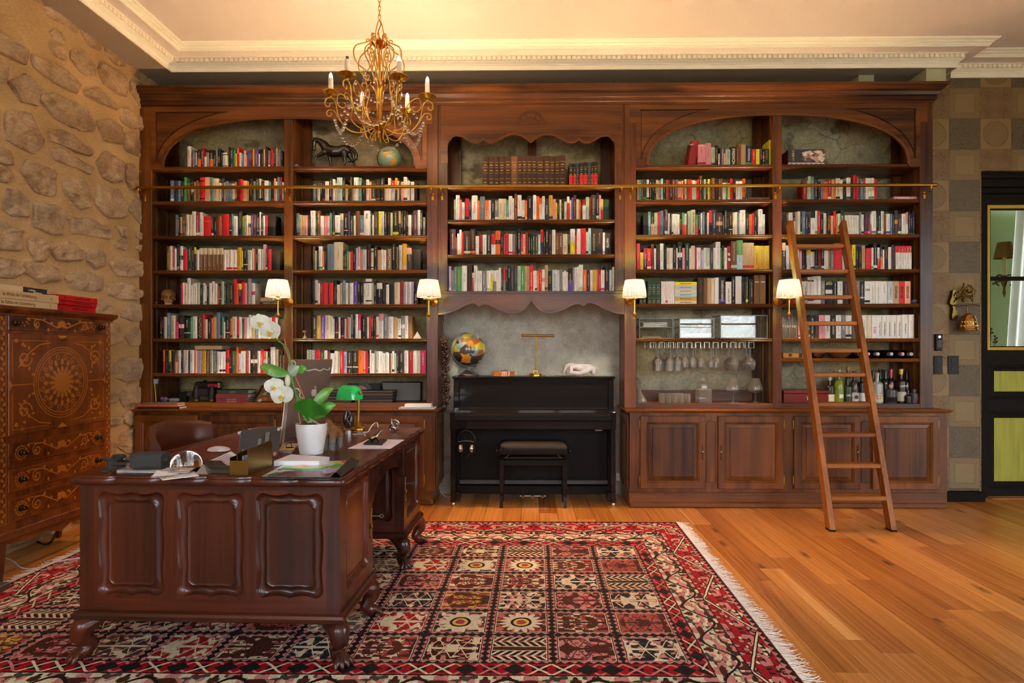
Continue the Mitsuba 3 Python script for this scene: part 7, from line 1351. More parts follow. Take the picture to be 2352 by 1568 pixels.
def face(x0, x1, panels, M, par):
    """a framed face in the local x-z plane at y = 0, with lobed holes"""
    poly = sbox(x0, zb0, x1, zb1)
    for cx, cz, w, h in panels: poly = poly.difference(Polygon(lobed(w, h) + np.array([cx, cz])).buffer(0))
    xs = [x0] + [x for cx, cz, w, h in panels for x in (cx - w / 2 - .006, cx + w / 2 + .006)] + [x1]
    # stiles and rails as boards of their own
    zr0, zr1 = min(c[1] - c[3] / 2 for c in panels) - .012, max(c[1] + c[3] / 2 for c in panels) + .012
    s0, s1 = x0 + .062, x1 - .062
    for nm, reg, mat in (('stile', sbox(x0, zb0, s0, zb1), 'mahogany_z'), ('stile', sbox(s1, zb0, x1, zb1), 'mahogany_z'), ('rail', sbox(s0, zr1, s1, zb1), 'mahogany_x'), ('rail', sbox(s0, zb0, s1, zr0), 'mahogany_x')):
        add(nm, place(prism(poly.intersection(reg), 0, .018), M), mat, par)
    mid = poly.intersection(sbox(s0, zr0, s1, zr1))
    for g in getattr(mid, 'geoms', [mid]):
        if g.area > 1e-4: add('muntin', place(prism(g, 0.0003, .018), M), 'mahogany_z', par)
    for cx, cz, w, h in panels: add('carved_panel', lobed_panel(cx, cz, w, h, M), 'mahogany_z', par, sm=40)
X0, X1, Yn = -1.185, -.024, .030
tr = lambda x, y: trimesh.transformations.translation_matrix([x, y, 0])
rzm = lambda d: trimesh.transformations.rotation_matrix(math.radians(d), (0, 0, 1))
cz = (.300 + .756) / 2
face(X0, X1, [(-.954, cz, .298, .455), (-.598, cz, .298, .455), (-.247, cz, .298, .455)], MD @ tr(0, Yn), dsk)
PD = .50
for y0 in (Yn, DLn - .03 - PD):
    MR = MD @ tr(X1, y0) @ rzm(90)
    dr_ = dsk
    face(0, PD, [(PD / 2 + .0, cz, .34, .455)], MR, dsk)
    face(0, PD, [(PD / 2, cz, .34, .455)], MD @ tr(X0, y0 + PD) @ rzm(-90), dsk)
    dadd('carcass', box(X0 + .02, X1 - .02, y0 + .022, y0 + PD - .004, zb0, zb1), 'mahogany_z')
    dadd('base_moulding', [mould([(X0, y0 + PD), (X0, y0), (X1, y0), (X1, y0 + PD), (X0, y0 + PD)][:4], [(0, zb0 - .038), (.012, zb0 - .038), (.020, zb0 - .030), (.024, zb0 - .014), (.018, zb0 - .003), (.006, zb0 + .004), (0, zb0 + .004)]), box(X0, X1, y0, y0 + PD, zb0 - .038, zb0 + .002)], 'mahogany_x')
    # brass lock plate with key, on the side facing right
    kx = .465 if y0 == Yn else .035; zk = .50
    Mk = MR
    add('lock_plate', place(cat_([box(kx - .008, kx + .008, -.003, .0, zk - .075, zk + .075, .004), ball((kx, -.004, zk + .07), .010, 1, (1, .4, 1)), ball((kx, -.004, zk - .07), .010, 1, (1, .4, 1)), ball((kx, -.006, zk - .015), .012, 1, (1, .5, 1.4))]), Mk), 'vcmetal', dsk, col='8a6a38')
    add('key', place(cat_([cyl((kx, -.05, zk + .035), (kx, 0, zk + .035), .003, 8), tube([(kx, -.055 + .010 * math.cos(a), zk + .035 + .008 * math.sin(a)) for a in np.linspace(0, 6.28, 12)[:-1]], .0025, 5, closed=True)]), Mk), 'vcmetal', dsk, col='a8a49a')
# inner face of the far pedestal, carved like the ends, and the knee-hole apron
face(X0, X1, [(-.954, cz, .298, .455), (-.598, cz, .298, .455), (-.247, cz, .298, .455)], MD @ tr(0, DLn - .03 - PD), dsk)
yk0, yk1 = Yn + PD, DLn - .03 - PD
for xx in (X1 - .022, X0 + .004):
    w = yk1 - yk0; pr = [(0, zb1), (0, zb1 - .20), (.03, zb1 - .20), (.05, zb1 - .165), (.09, zb1 - .15), (.12, zb1 - .125), (.2, zb1 - .105), (w / 2, zb1 - .09), (w - .2, zb1 - .105), (w - .12, zb1 - .125), (w - .09, zb1 - .15), (w - .05, zb1 - .165), (w - .03, zb1 - .20), (w, zb1 - .20), (w, zb1)]
    add('knee_apron', place(prism(pr, 0, .018), MD @ tr(xx + .018, yk0) @ rzm(90)), 'mahogany_x', dsk)
# cabriole legs with claw feet
def leg_mesh():
    J = {}; 
    def j(n, x, y, z, r): J[n] = (np.array([x, y, z]), r)
    j('a', .0, .0, .165, .036); j('b', -.026, -.026, .146, .048); j('c', -.034, -.034, .112, .040); j('d', -.014, -.014, .080, .030); j('e', -.004, -.004, .060, .027); j('f', -.022, -.022, .036, .032)
    j('w1', .05, .0, .178, .016); j('w2', .10, .004, .184, .010); j('v1', .0, .05, .178, .016); j('v2', .004, .10, .184, .010); j('w0', .0, -.004, .17, .026)
    for k, a in enumerate((190, 215, 240, 265)):
        q = math.radians(a); j(f't{k}0', -.022 + .020 * math.cos(q), -.022 + .020 * math.sin(q), .044, .014); j(f't{k}1', -.022 + .050 * math.cos(q), -.022 + .050 * math.sin(q), .026, .0135); j(f't{k}2', -.022 + .062 * math.cos(q), -.022 + .062 * math.sin(q), .009, .009)
    bones = [('a', 'b'), ('b', 'c'), ('c', 'd'), ('d', 'e'), ('e', 'f'), ('a', 'w1'), ('w1', 'w2'), ('a', 'v1'), ('v1', 'v2'), ('b', 'w1'), ('b', 'v1')] + [(f't{k}{i}', f't{k}{i + 1}') for k in range(4) for i in range(2)] + [('f', f't{k}0') for k in range(4)]
    m = body(bones, J, .009, 5); v = np.array(m.vertices); v[:, 2] = np.clip(v[:, 2], .001, .196); return mk(v, m.faces)
LEG = leg_mesh()
for y0 in (Yn, DLn - .03 - PD):
    for a, x, y in ((0, X0 + .035, y0 + .035), (90, X1 - .035, y0 + .035), (180, X1 - .035, y0 + PD - .035), (270, X0 + .035, y0 + PD - .035)): dadd('leg', mv(rot(LEG, a), (x, y, .0125)), 'mahogany_z', sm=True)
# ---------------------------------------------------------------- leather desk chair
prin('chairleather', {'type': 'rgb', 'value': lin('4a2010')}, roughness=.28, specular=.5, clearcoat=.3)
ck = thing('desk_chair', 'brown leather swivel chair tucked behind the left side of the desk', 'chair'); cc = np.array([-1.77, 3.70])
rings = []
for q in np.linspace(-1, 1, 25):
    a = math.pi + q * .80; r = .44; top = .945 - .05 * q * q + (.015 if q < 0 else -.03) * abs(q); dx, dy = math.cos(a), math.sin(a); ring = []
    for th in np.linspace(0, 2 * math.pi, 20)[:-1]:
        u, v = math.cos(th), math.sin(th); w = math.copysign(abs(u) ** .7, u) * .035; zz = math.copysign(abs(v) ** .55, v); ring.append((cc[0] + (r + w + .02 * (zz + 1)) * dx, cc[1] + (r + w + .02 * (zz + 1)) * dy * .88, .56 + (top - .56) * (zz + 1) / 2))
    rings.append(ring)
add('backrest', loft(rings, True), 'chairleather', ck, sm=60)
add('seat', lathe([(0, .42), (.2, .42), (.24, .44), (.25, .48), (.22, .51), (0, .52)], 32, (cc[0] - .17, cc[1], 0), (1, 1, 1)), 'chairleather', ck, sm=50)
add('column', cyl((cc[0] - .17, cc[1], .12), (cc[0] - .17, cc[1], .43), .028, 14), 'vcmetal', ck, col='6a6a68')
for k in range(5):
    a = k * 2 * math.pi / 5 + .3; e = (cc[0] - .17 + .27 * math.cos(a), cc[1] + .27 * math.sin(a)); add('base_arm', tube([(cc[0] - .17, cc[1], .13), (*e, .075)], [.022, .015], 8), 'vc', ck, col='3a2012'); add('caster', ball((*e, .0405), .030, 2, (1, 1, 1)), 'vc', ck, col='181614')

# ================================================================ things on the desk
ZT_ = ZD + .0006
def D(px, py, z=None): z = ZT_ if z is None else z; return np.array([*G(px, py, z), z])
def quadslab(pts, h, z=None, b=0.0):
    z = ZT_ if z is None else z; p = [G(px, py, z) for px, py in pts]; return slab(Polygon(p), z, z + h)
def at_depth(px, py, d):
    """the point at camera distance d (along the view axis)"""
    u = (px - CX) / F_ * d; return np.array([u * CY - d * SY, u * SY + d * CY, H_ + (HY - py) * d / F_])
# brochure, dark grey device, dome, papers
add('brochure', [quadslab([(268, 1085), (431, 1087), (466, 1066), (300, 1064)], .011), quadslab([(270, 1084), (430, 1086), (464, 1066), (302, 1064)], .001, ZT_ + .011)], 'vc', col='cfcbd0', label='thick white brochure under the dark grey device at the front left of the desk', cat='brochure')
add('notebook', quadslab([(372, 1073), (520, 1074), (508, 1062), (385, 1061)], .010, ZT_ + .0125), 'vc', col='2c2620', label='dark notebook under the crystal dome', cat='notebook')
zt1 = ZT_ + .0125
t = thing('massage_device', 'dark grey rubber device with a forked ring at the front left of the desk', 'device'); c = D(340, 1076, zt1); sc_ = 2.8 / F_
ax = np.array([math.cos(.12), math.sin(.12), 0]); ay = np.array([-math.sin(.12), math.cos(.12), 0]); up_ = np.array([0, 0, 1.0])
def LB(a, b, z): return c + ax * a + ay * b + up_ * z
rings = []
for a, s in ((-.068, .55), (-.062, .85), (-.045, 1.0), (.03, 1.0), (.066, 1.0), (.074, .96)):
    rings.append([LB(a, .045 * s * math.copysign(abs(math.cos(q)) ** .7, math.cos(q)), .038 + .038 * s * math.copysign(abs(math.sin(q)) ** .7, math.sin(q))) for q in np.linspace(0, 2 * math.pi, 25)[:-1]])
add('body', loft(rings, True), 'vcmat', t, col='3a3937', sm=50)
add('chrome_balls', [ball(LB(-.062, -.02, .028), .020, 2, (1.3, 1, .55)), ball(LB(-.062, -.02, .050), .019, 2, (1.3, 1, .5))], 'vcmetal', t, col='8a8a8c', sm=True)
for s in (-1, 1): add('prong', tube(spline([LB(-.055, .03 * s, .03), LB(-.10, .034 * s, .03), LB(-.135, .04 * s, .028)], 8), .007, 8), 'vcmat', t, col='302f2d', sm=True)
add('ring', [tube(spline([LB(-.135 + .0 * s, -.048, .030 + .024 * s), LB(-.17, -.035, .028 + .026 * s), LB(-.155, .0, .028 + .016 * s), LB(-.165, .04, .028 + .026 * s), LB(-.13, .052, .030 + .024 * s), LB(-.118, .0, .030 + .018 * s), LB(-.135, -.048, .030 + .024 * s)], 30), .006, 8) for s in (-1, 1)] + [loft([[LB(-.14 - .025 * math.cos(q), .045 * math.sin(q), z) for q in np.linspace(0, 6.283, 24)[:-1]] for z in (.010, .03, .05)], False)], 'vcmat', t, col='343331', sm=True)
c = D(428, 1071, ZT_ + .0232); R = .066
add('paperweight', lathe([(0, 0), (R, 0), (R * 1.0, .006)] + [(R * math.cos(q), .006 + R * .98 * math.sin(q)) for q in np.linspace(.05, math.pi / 2, 18)], 40, tuple(c)), 'glass', sm=40, label='clear crystal dome paperweight on the front left of the desk', cat='paperweight')
add('envelope', quadslab([(372, 1103), (457, 1093), (447, 1083), (362, 1092)], .003), 'vc', col='d8d2cc', label='white envelope with an orange edge at the front edge of the desk', cat='envelope')
p0, p1 = D(372, 1103), D(457, 1093); add('letter', [tube([p0 + [0, -.001, .003], p1 + [0, -.001, .003]], .002, 5)], 'vc', col='c98a2a') if False else None
r_ = random.Random(6); gp = []
for (x, y) in ((352, 1098), (372, 1090), (390, 1093), (405, 1086), (412, 1092), (380, 1100), (345, 1101), (360, 1087)): gp.append(D(x, y) + [0, 0, .004 + .014 * r_.random()])
hp_ = trimesh.Trimesh(*[np.array(x) for x in (gp, [(0, 1, 2), (2, 1, 7), (2, 1, 3), (2, 3, 4), (2, 4, 5), (0, 2, 5), (6, 0, 5), (0, 7, 1)])], process=False)
add('crumpled_paper', hp_, 'vcmat', col='d9d6d6', label='crumpled white paper at the front edge of the desk, below the device', cat='paper')
c = D(467, 1087); w = .029; add('silver_pyramid', trimesh.convex.convex_hull(np.array([c + [-w, -w * .6, 0], c + [w, -w * .6, 0], c + [w, w, 0], c + [-w, w, 0], c + [0, .1 * w, .042]])), 'vcmetal', col='b9b9bd', label='small silver pyramid on the desk, left of the brass letter holder', cat='ornament')
t = thing('letter', 'printed letter sheet leaning between the dome and the letter holder', 'letter'); q4 = [D(471, 1068) + [0, 0, .012], D(528, 1080) + [0, 0, .004], D(545, 1060) + [0, 0, .03], D(531, 1054) + [0, 0, .04]]
add('sheet', mk(q4 + [p + [0, 0, -.0015] for p in q4], [(0, 1, 2), (0, 2, 3), (4, 6, 5), (4, 7, 6), (0, 5, 1), (0, 4, 5), (1, 6, 2), (1, 5, 6), (2, 7, 3), (2, 6, 7), (3, 4, 0), (3, 7, 4)]), 'vcmat', t, col='d6d2d6')
for k in range(8):
    a, b = .12 + .09 * k, .9; f0 = q4[0] * (1 - a) + q4[3] * a; f1 = q4[1] * (1 - a) + q4[2] * a; s = f0 * .9 + f1 * .1; e = f0 * .15 + f1 * .85; add('text_line', mk([s + [0, 0, .0006], e + [0, 0, .0006], e + (q4[3] - q4[0]) * .03 + [0, 0, .0006], s + (q4[3] - q4[0]) * .03 + [0, 0, .0006]], [(0, 1, 2), (0, 2, 3)]), 'vcmat', t, col='9a7f90')
add('notepad', quadslab([(478, 1085), (528, 1087), (528, 1075), (482, 1072)], .012), 'vc', col='3a3128', label='dark notepad left of the brass letter holder', cat='notepad')
# brass letter holder: low front tray and three upright plates
t = thing('letter_holder', 'brass letter holder with a tall plate in the middle front of the desk', 'letter holder')
a, b, c_, d_ = D(529, 1090), D(570, 1091), D(625, 1073), D(588, 1068)
def plate(p, q, h0, h1, nm, r=.02):
    n = np.array([-(q - p)[1], (q - p)[0], 0]); n /= np.linalg.norm(n); pts = [(0, 0), (1, 0), (1, h1 - r)] + [(1 - (r / np.linalg.norm(q - p)) * (1 - math.cos(x)), h1 - r + r * math.sin(x)) for x in (.5, 1.0, 1.57)] + [(0, h0)]
    f = [p + (q - p) * u + up_ * v for u, v in pts]; k = len(f); m = mk(f + [x + n * .003 for x in f], [(0, i, i + 1) for i in range(1, k - 1)] + [(k, k + i + 1, k + i) for i in range(1, k - 1)] + [g for i in range(k) for g in ((i, k + (i + 1) % k, (i + 1) % k), (i, k + i, k + (i + 1) % k))]); add(nm, m, 'vcmetal', t, col='8a7444')
plate(a, b, .062, .062, 'front_plate', .001); plate(b, c_, .110, .128, 'tall_plate'); plate(a, a + (c_ - b), .075, .085, 'rear_plate'); m_ = a * .6 + b * .4; plate(m_, m_ + (c_ - b), .095, .105, 'middle_plate'); add('floor_plate', slab(Polygon([tuple(x[:2]) for x in (a, b, c_, a + (c_ - b))]), ZT_, ZT_ + .004), 'vcmetal', t, col='8a7444')
add('card', mk([m_ + [.006, .03, .01], m_ + (c_ - b) * .8 + [.006, 0, .01], m_ + (c_ - b) * .8 + [.006, 0, .078], m_ + [.006, .03, .078]], [(0, 1, 2), (0, 2, 3)]), 'vcmat', t, col='b9bcd0')
# tablet seen from behind
t = thing('tablet', 'black tablet seen from behind, standing behind the brass letter holder', 'tablet')
B0, B1 = D(546, 1057), D(636, 1050); 
T0, T1 = at_depth(554, 988, 3.13), at_depth(646, 981, 3.26)
ux = (B1 - B0); uz = (T0 - B0); 
def TP(u, v, w=0.0): n = np.cross(ux, uz); n /= np.linalg.norm(n); return B0 + ux * u + uz * v + (T1 - T0 - ux) * u * v - n * w * -1
def tpoly(pts, w0, w1):
    k = len(pts); f = [TP(u, v, w0) for u, v in pts] + [TP(u, v, w1) for u, v in pts]; return mk(f, [(0, i, i + 1) for i in range(1, k - 1)] + [(k, k + i + 1, k + i) for i in range(1, k - 1)] + [g for i in range(k) for g in ((i, k + (i + 1) % k, (i + 1) % k), (i, k + i, k + (i + 1) % k))])
def rrect(u0, u1, v0, v1, ru, rv): return [(cx_ + ru * math.cos(q), cy_ + rv * math.sin(q)) for cx_, cy_, q0 in ((u1 - ru, v0 + rv, -1.57), (u1 - ru, v1 - rv, 0), (u0 + ru, v1 - rv, 1.57), (u0 + ru, v0 + rv, 3.14)) for q in np.linspace(q0, q0 + 1.57, 5)]
add('shell', tpoly(rrect(0, 1, 0, 1, .08, .10), -.004, .006), 'vc', t, col='34312f'); add('screen_edge', tpoly(rrect(-.01, 1.01, -.01, 1.01, .08, .10), -.007, -.003), 'vc', t, col='6a696c')
add('mount', [tpoly(rrect(.62, .72, .32, .80, .02, .03), .006, .020), tpoly(rrect(.45, .53, .30, .62, .02, .02), .006, .014), tpoly(rrect(.53, .64, .30, .42, .01, .01), .006, .012)], 'vc', t, col='5c5a57')
for u, v, c in ((.94, .92, 'b9b098'), (.13, .30, '9a8430'), (.93, .10, 'a8642a')): add('sticker', tpoly([(u + .045 * math.cos(q), v + .065 * math.sin(q)) for q in np.linspace(0, 6.283, 16)[:-1]], .006, .007), 'vc', t, col=c)
add('sensor_dots', [tpoly([(.30 + .05 * math.cos(k) + .012 * math.cos(q), .68 + .06 * math.sin(k) + .014 * math.sin(q)) for q in np.linspace(0, 6.283, 7)[:-1]], .006, .0068) for k in range(6)], 'vc', t, col='56524f')
# mouse
c = D(503, 1037); v = []
t = thing('computer_mouse', 'flat white computer mouse on the leather desk top', 'mouse'); m = trimesh.creation.icosphere(subdivisions=3, radius=1.0); v = np.array(m.vertices); v[:, 2] = np.where(v[:, 2] < -.2, -.2, v[:, 2]); v = v * [.063, .034, .022]; v[:, 2] -= v[:, 2].min()
add('shell', mk(v + c + [0, 0, .004], m.faces), 'vcgloss', t, col='dcdadb', sm=True); add('foot', box(c[0] - .04, c[0] + .04, c[1] - .018, c[1] + .018, c[2], c[2] + .006, .002), 'vc', t, col='a8a8ac')
# all-in-one computer seen from behind
t = thing('computer', 'aluminium all-in-one computer seen from behind, behind the orchid', 'computer'); d0, d1 = 3.30, 3.76
q0, q1 = at_depth(669, 826, d0), at_depth(763, 825, d1); h0, h1 = at_depth(650, 1000, 3.30), None
tl, tr_ = q0, q1; zbm = .87; lean_ = at_depth(650, 1000, 3.30) - q0
bl, br_ = q0 + lean_ * ((q0[2] - zbm) / -lean_[2]), q1 + lean_ * ((q0[2] - zbm) / -lean_[2])
br_ = at_depth(742, 965, 3.74); br_[2] = zbm
nrm = np.cross(tr_ - tl, bl - tl); nrm /= np.linalg.norm(nrm); nrm = nrm * (1 if nrm[0] > 0 else -1)
def MP(u, v, w): return (tl * (1 - u) + tr_ * u) * (1 - v) + (bl * (1 - u) + br_ * u) * v + nrm * w
R0 = []
us = [(0, 0), (.5, 0), (1, 0), (1, .5), (1, 1), (.5, 1), (0, 1), (0, .5)]
for s, w in ((1.0, -.008), (1.0, .0), (.97, .006), (.6, .022), (.3, .028)): R0.append([MP(.5 + (u - .5) * s, .5 + (v - .5) * s, w) for u, v in us])
prin('alu', {'type': 'rgb', 'value': lin('a08c80')}, roughness=.42, metallic=.85)
add('housing', loft(R0, True), 'alu', t, sm=20)
add('front_bezel', loft([[MP(u, v, w) for u, v in us] for w in (-.014, -.0082)], True), 'vcgloss', t, col='e8e6ea')
def mprism(poly, w0, w1):
    m = trimesh.creation.extrude_polygon(poly, 1.0, engine='earcut'); v = np.array(m.vertices); return mk([MP(a, b, w0 + (w1 - w0) * c) for a, b, c in v], m.faces)
from shapely import affinity
ap_ = unary_union([Point(-.30, 0).buffer(.42), Point(.30, 0).buffer(.42), Point(-.24, -.35).buffer(.36), Point(.24, -.35).buffer(.36), Point(0, -.2).buffer(.5)]).difference(Point(.86, .05).buffer(.36)).difference(Point(0, .55).buffer(.18)).difference(Point(0, -.86).buffer(.14)).buffer(.05).buffer(-.05)
lf_ = Point(0, 0).buffer(.34).intersection(Point(.34, .3).buffer(.36)); lf_ = affinity.translate(lf_, .0, .58)
lg = affinity.translate(affinity.scale(unary_union([ap_, lf_]), .085, -.085 * .95, origin=(0, 0)), .50, .40)
add('logo', [mprism(g, .0285, .0325) for g in getattr(lg, 'geoms', [lg])], 'vcgloss', t, col='cfc6be', label='fruit-shaped emblem')
cb = (bl + br_) / 2; add('stand', [trimesh.convex.convex_hull(np.array([cb + (br_ - bl) * s * .18 + nrm * w + up_ * z for s in (-1, 1) for w, z in ((.02, .14), (.03, .14), (.09, ZT_ - zbm), (.10, ZT_ - zbm))])), slab(Polygon([tuple((cb + (br_ - bl) * s * .2 + nrm * w)[:2]) for s, w in ((-1, -.06), (1, -.06), (1, .12), (-1, .12))]), ZT_, ZT_ + .006)], 'alu', t)
add('plug', tube([MP(.30, .93, .01), MP(.22, .93, .03)], .008, 8), 'vc', t, col='d0ccca')
# white box, cloth, key tray, papers behind
c = D(640, 1002); add('white_box', box(c[0] - .03, c[0] + .025, c[1], c[1] + .1, ZT_, ZT_ + .05, .004), 'vc', col='d0ccd0', label='small white box behind the tablet, left of the computer', cat='box')
c = D(556, 997); add('white_papers', box(c[0] - .03, c[0] + .12, c[1], c[1] + .16, ZT_, ZT_ + .016, .002), 'vcmat', col='d6cfd2', label='stack of white papers at the far edge of the desk, behind the tablet', cat='paper')
m = trimesh.creation.icosphere(subdivisions=3, radius=1.0); v = np.array(m.vertices); v = v * (1 + .35 * (meshkit.fbm(v * 1.8, 3, 4) - .5))[:, None] * [.085, .035, .022]; c = D(664, 1010); v[:, 2] -= v[:, 2].min()
add('leather_pouch', mk(v + c, m.faces), 'vcmat', col='a5683c', sm=True, label='crumpled tan leather pouch beside the white pot', cat='pouch')
t = thing('key_tray', 'white tray with keys and pens left of the white flower pot', 'tray'); pts = [(640, 1043), (671, 1043), (688, 1026), (650, 1025)]
pp = [G(x, y, ZT_) for x, y in pts]; ctr = np.mean(pp, 0); add('tray', loft([[(*(ctr + (np.array(p) - ctr) * s), z) for p in pp] for s, z in ((.86, ZT_), (1.0, ZT_ + .020), (.96, ZT_ + .020), (.84, ZT_ + .006))], True), 'vcgloss', t, col='d8d6d4')
c = D(660, 1033, ZT_ + .012); add('pencil', [cyl(c + [-.03, -.02, .006], c + [.04, .0, .006], .0045, 6)], 'vc', t, col='c8901e'); add('keys', [tube([c + [.0 + .016 * math.cos(q), .02, .02 + .014 * math.sin(q)] for q in np.linspace(0, 6.28, 16)[:-1]], .002, 5, closed=True), box(c[0] + .02, c[0] + .06, c[1] + .0, c[1] + .012, c[2], c[2] + .008), box(c[0] - .02, c[0] + .02, c[1] + .03, c[1] + .04, c[2], c[2] + .01)], 'vcmetal', t, col='4a4846')
# ---------------------------------------------------------------- orchid
t = thing('orchid', 'white orchid in a glossy white pot on the desk, in front of the computer', 'potted plant'); c = D(715.5, 1041); dO = 3.29; rp_, rb_ = .081, .060; hP = .160
add('pot', lathe([(0, 0), (rb_ * .96, 0), (rb_, .004), (rb_ * 1.12, .045), (rp_ * .97, hP * .75), (rp_, hP - .004), (rp_ * .985, hP), (rp_ * .94, hP), (rp_ * .92, hP - .02), (0, hP - .02)], 44, tuple(c)), 'vcgloss', t, col='e4e2e2', sm=45)
rg_ = random.Random(3); add('bark', [ball(c + [rg_.uniform(-.055, .055), rg_.uniform(-.055, .055), hP - .012 + rg_.random() * .012], rg_.uniform(.007, .013), 1, (1.3, .8, .7)) for _ in range(60)], 'vcmat', t, col='4a3626', kind='stuff')
dO = float(c[1] * CY - c[0] * SY)
def OZ(a, b, off=0.0): return at_depth(580 + a / 4.9, 690 + b / 4.9, dO + off)
def stem(pts, r, col, nm): return add(nm, tube(spline([OZ(*p) for p in pts], 40), r, 8), 'vc', t, col=col, sm=True)
stem([(640, 1380), (620, 1365), (560, 1260), (500, 1110), (470, 990), (440, 860), (425, 740), (410, 600), (385, 535), (300, 460), (245, 415)], np.linspace(.0075, .004, 40), '4a7a2a', 'flower_stem')
stem([(690, 1390), (650, 1335), (590, 1230), (555, 1150), (490, 1070), (440, 1020), (412, 975)], np.linspace(.007, .0035, 40), '4f8030', 'flower_stem')
stem([(545, 1400), (515, 1240), (490, 1080), (430, 800), (380, 570), (345, 510)], .0034, '9a6a42', 'support_stick'); stem([(660, 1345), (600, 1150), (530, 970), (470, 830), (400, 610), (358, 425)], .0034, '9a5a34', 'support_stick')
for pts in ([(605, 785), (650, 785), (720, 778), (760, 790), (800, 770), (835, 780), (870, 752)], [(440, 690), (475, 690), (480, 730), (470, 735)], [(480, 990), (520, 1000), (535, 1050), (530, 1080), (560, 1095), (580, 1110)]): stem(pts, np.linspace(.0042, .0025, 40), '9aa88a', 'aerial_root')
for pp in ((660, 1360), (640, 1375), (690, 1365), (710, 1380)): add('root', tube(spline([OZ(655, 1345), OZ(pp[0], pp[1] - 8, -.02), OZ(pp[0] + (pp[0] - 660) * 1.2, pp[1] + 18, -.02)], 8), [.006] * 4 + [.005] * 4, 6), 'vc', t, col='8a9078', sm=True)
prin('leafgreen', VC, roughness=.3, specular=.5)
def leafm(mid, wid, col, nm='leaf', fold=.18, offs=None, par=t):
    """mid: spine points (3-D), wid: half widths; blade across a side vector facing the viewer"""
    n = 22; sp_ = spline(mid, n); w = np.interp(np.linspace(0, 1, n), np.linspace(0, 1, len(wid)), wid); tg_ = np.gradient(sp_, axis=0); tg_ /= np.linalg.norm(tg_, axis=1, keepdims=True)
    side = np.cross(tg_, np.array(offs if offs is not None else [0, -1, 0.0])); side /= np.linalg.norm(side, axis=1, keepdims=True) + 1e-9; nn = np.cross(side, tg_); V = []
    for s, f_ in ((-1, fold), (-.6, fold * .35), (0, 0), (.6, fold * .35), (1, fold)): V.append(sp_ + side * (w * s)[:, None] + nn * (w * f_)[:, None])
    V = np.array(V).transpose(1, 0, 2).reshape(-1, 3); f = [g for i in range(n - 1) for k in range(4) for g in ((i * 5 + k, i * 5 + k + 1, i * 5 + k + 6), (i * 5 + k, i * 5 + k + 6, i * 5 + k + 5))]
    cols = np.tile(lin(col), (len(V), 1)) if isinstance(col, str) else np.repeat(np.array([np.array(lin(col[0])) * (1 - q) + np.array(lin(col[1])) * q for q in np.linspace(0, 1, n)]), 5, axis=0)
    mid_ = np.arange(len(V)) % 5 == 2; cols = cols * np.where(mid_, 1.35, 1.0)[:, None]
    return add(nm, mk(V, f), 'leafgreen', par, col=np.clip(cols, 0, .95), sm=True)
leafm([OZ(665, 1335), OZ(655, 1240, -.03), OZ(648, 1170, -.06), OZ(648, 1098, -.08)], [.008, .05, .085, .088, .06, .01], '2f6a1c', fold=.12)
leafm([OZ(655, 1340, .0), OZ(700, 1220, .03), OZ(760, 1110, .05), OZ(820, 1040, .06), OZ(912, 992, .05)], [.008, .018, .026, .028, .024, .006], ('2f6a1c', '6a9a3e'), fold=.25)
leafm([OZ(680, 1330), OZ(740, 1275, -.02), OZ(810, 1225, -.03), OZ(880, 1180, -.03), OZ(936, 1178, -.02)], [.010, .02, .028, .030, .024, .005], ('2f6a1c', '4f8a2c'), fold=.2)
leafm([OZ(420, 828), OZ(340, 818, -.01), OZ(240, 790, -.03), OZ(150, 758, -.03), OZ(82, 750, -.02)], [.008, .022, .03, .03, .022, .004], ('3c7a26', '6a8a3a'), fold=.2)
leafm([OZ(410, 815, -.01), OZ(460, 785, -.03), OZ(500, 755, -.04), OZ(522, 738, -.04)], [.006, .028, .032, .022, .004], 'a3b8a8', fold=.15); leafm([OZ(500, 800), OZ(545, 775), OZ(580, 765), OZ(607, 764)], [.012, .024, .022, .004], '5a9a34', fold=.15)
def petal(c, a, l, w, up=0.0, tilt=.0, yaw=0.0, par=None, col='eef2e4', cup=.15):
    """a petal from the centre in direction a within the flower's plane, which is turned by yaw and nodded by tilt"""
    n, m = 9, 7; V = []
    for i in range(n):
        s = i / (n - 1); ww = w * (math.sin(math.pi * (s * .86 + .10)) ** .7) * (1 if s < .98 else .75)
        for k in range(m):
            r = (k / (m - 1) - .5) * 2; u, v = l * s, ww * r; d = -cup * l * s * s + .25 * ww * r * r + up * l * s
            x, z = u * math.cos(a) - v * math.sin(a), u * math.sin(a) + v * math.cos(a); V.append((x, d, z))
    f = [g for i in range(n - 1) for k in range(m - 1) for g in ((i * m + k, i * m + k + 1, (i + 1) * m + k + 1), (i * m + k, (i + 1) * m + k + 1, (i + 1) * m + k))]
    Mx = trimesh.transformations.rotation_matrix(yaw, (0, 0, 1)) @ trimesh.transformations.rotation_matrix(tilt, (1, 0, 0)); v = np.array(V) @ Mx[:3, :3].T + c
    cc = np.tile(lin(col), (len(v), 1)); s_ = np.repeat(np.linspace(0, 1, n), m); cc = cc * (1 - .10 * (1 - s_))[:, None] * np.array([1, 1, 1]) ; cc[s_ < .2] *= [.9, 1, .8]
    return add('petal', mk(v, f), 'petalwhite', par, col=np.clip(cc, 0, 1), sm=True)
scene['petalwhite'] = {'type': 'principledthin', 'base_color': VC, 'roughness': .5, 'diff_trans': .5, 'spec_trans': 0.0}
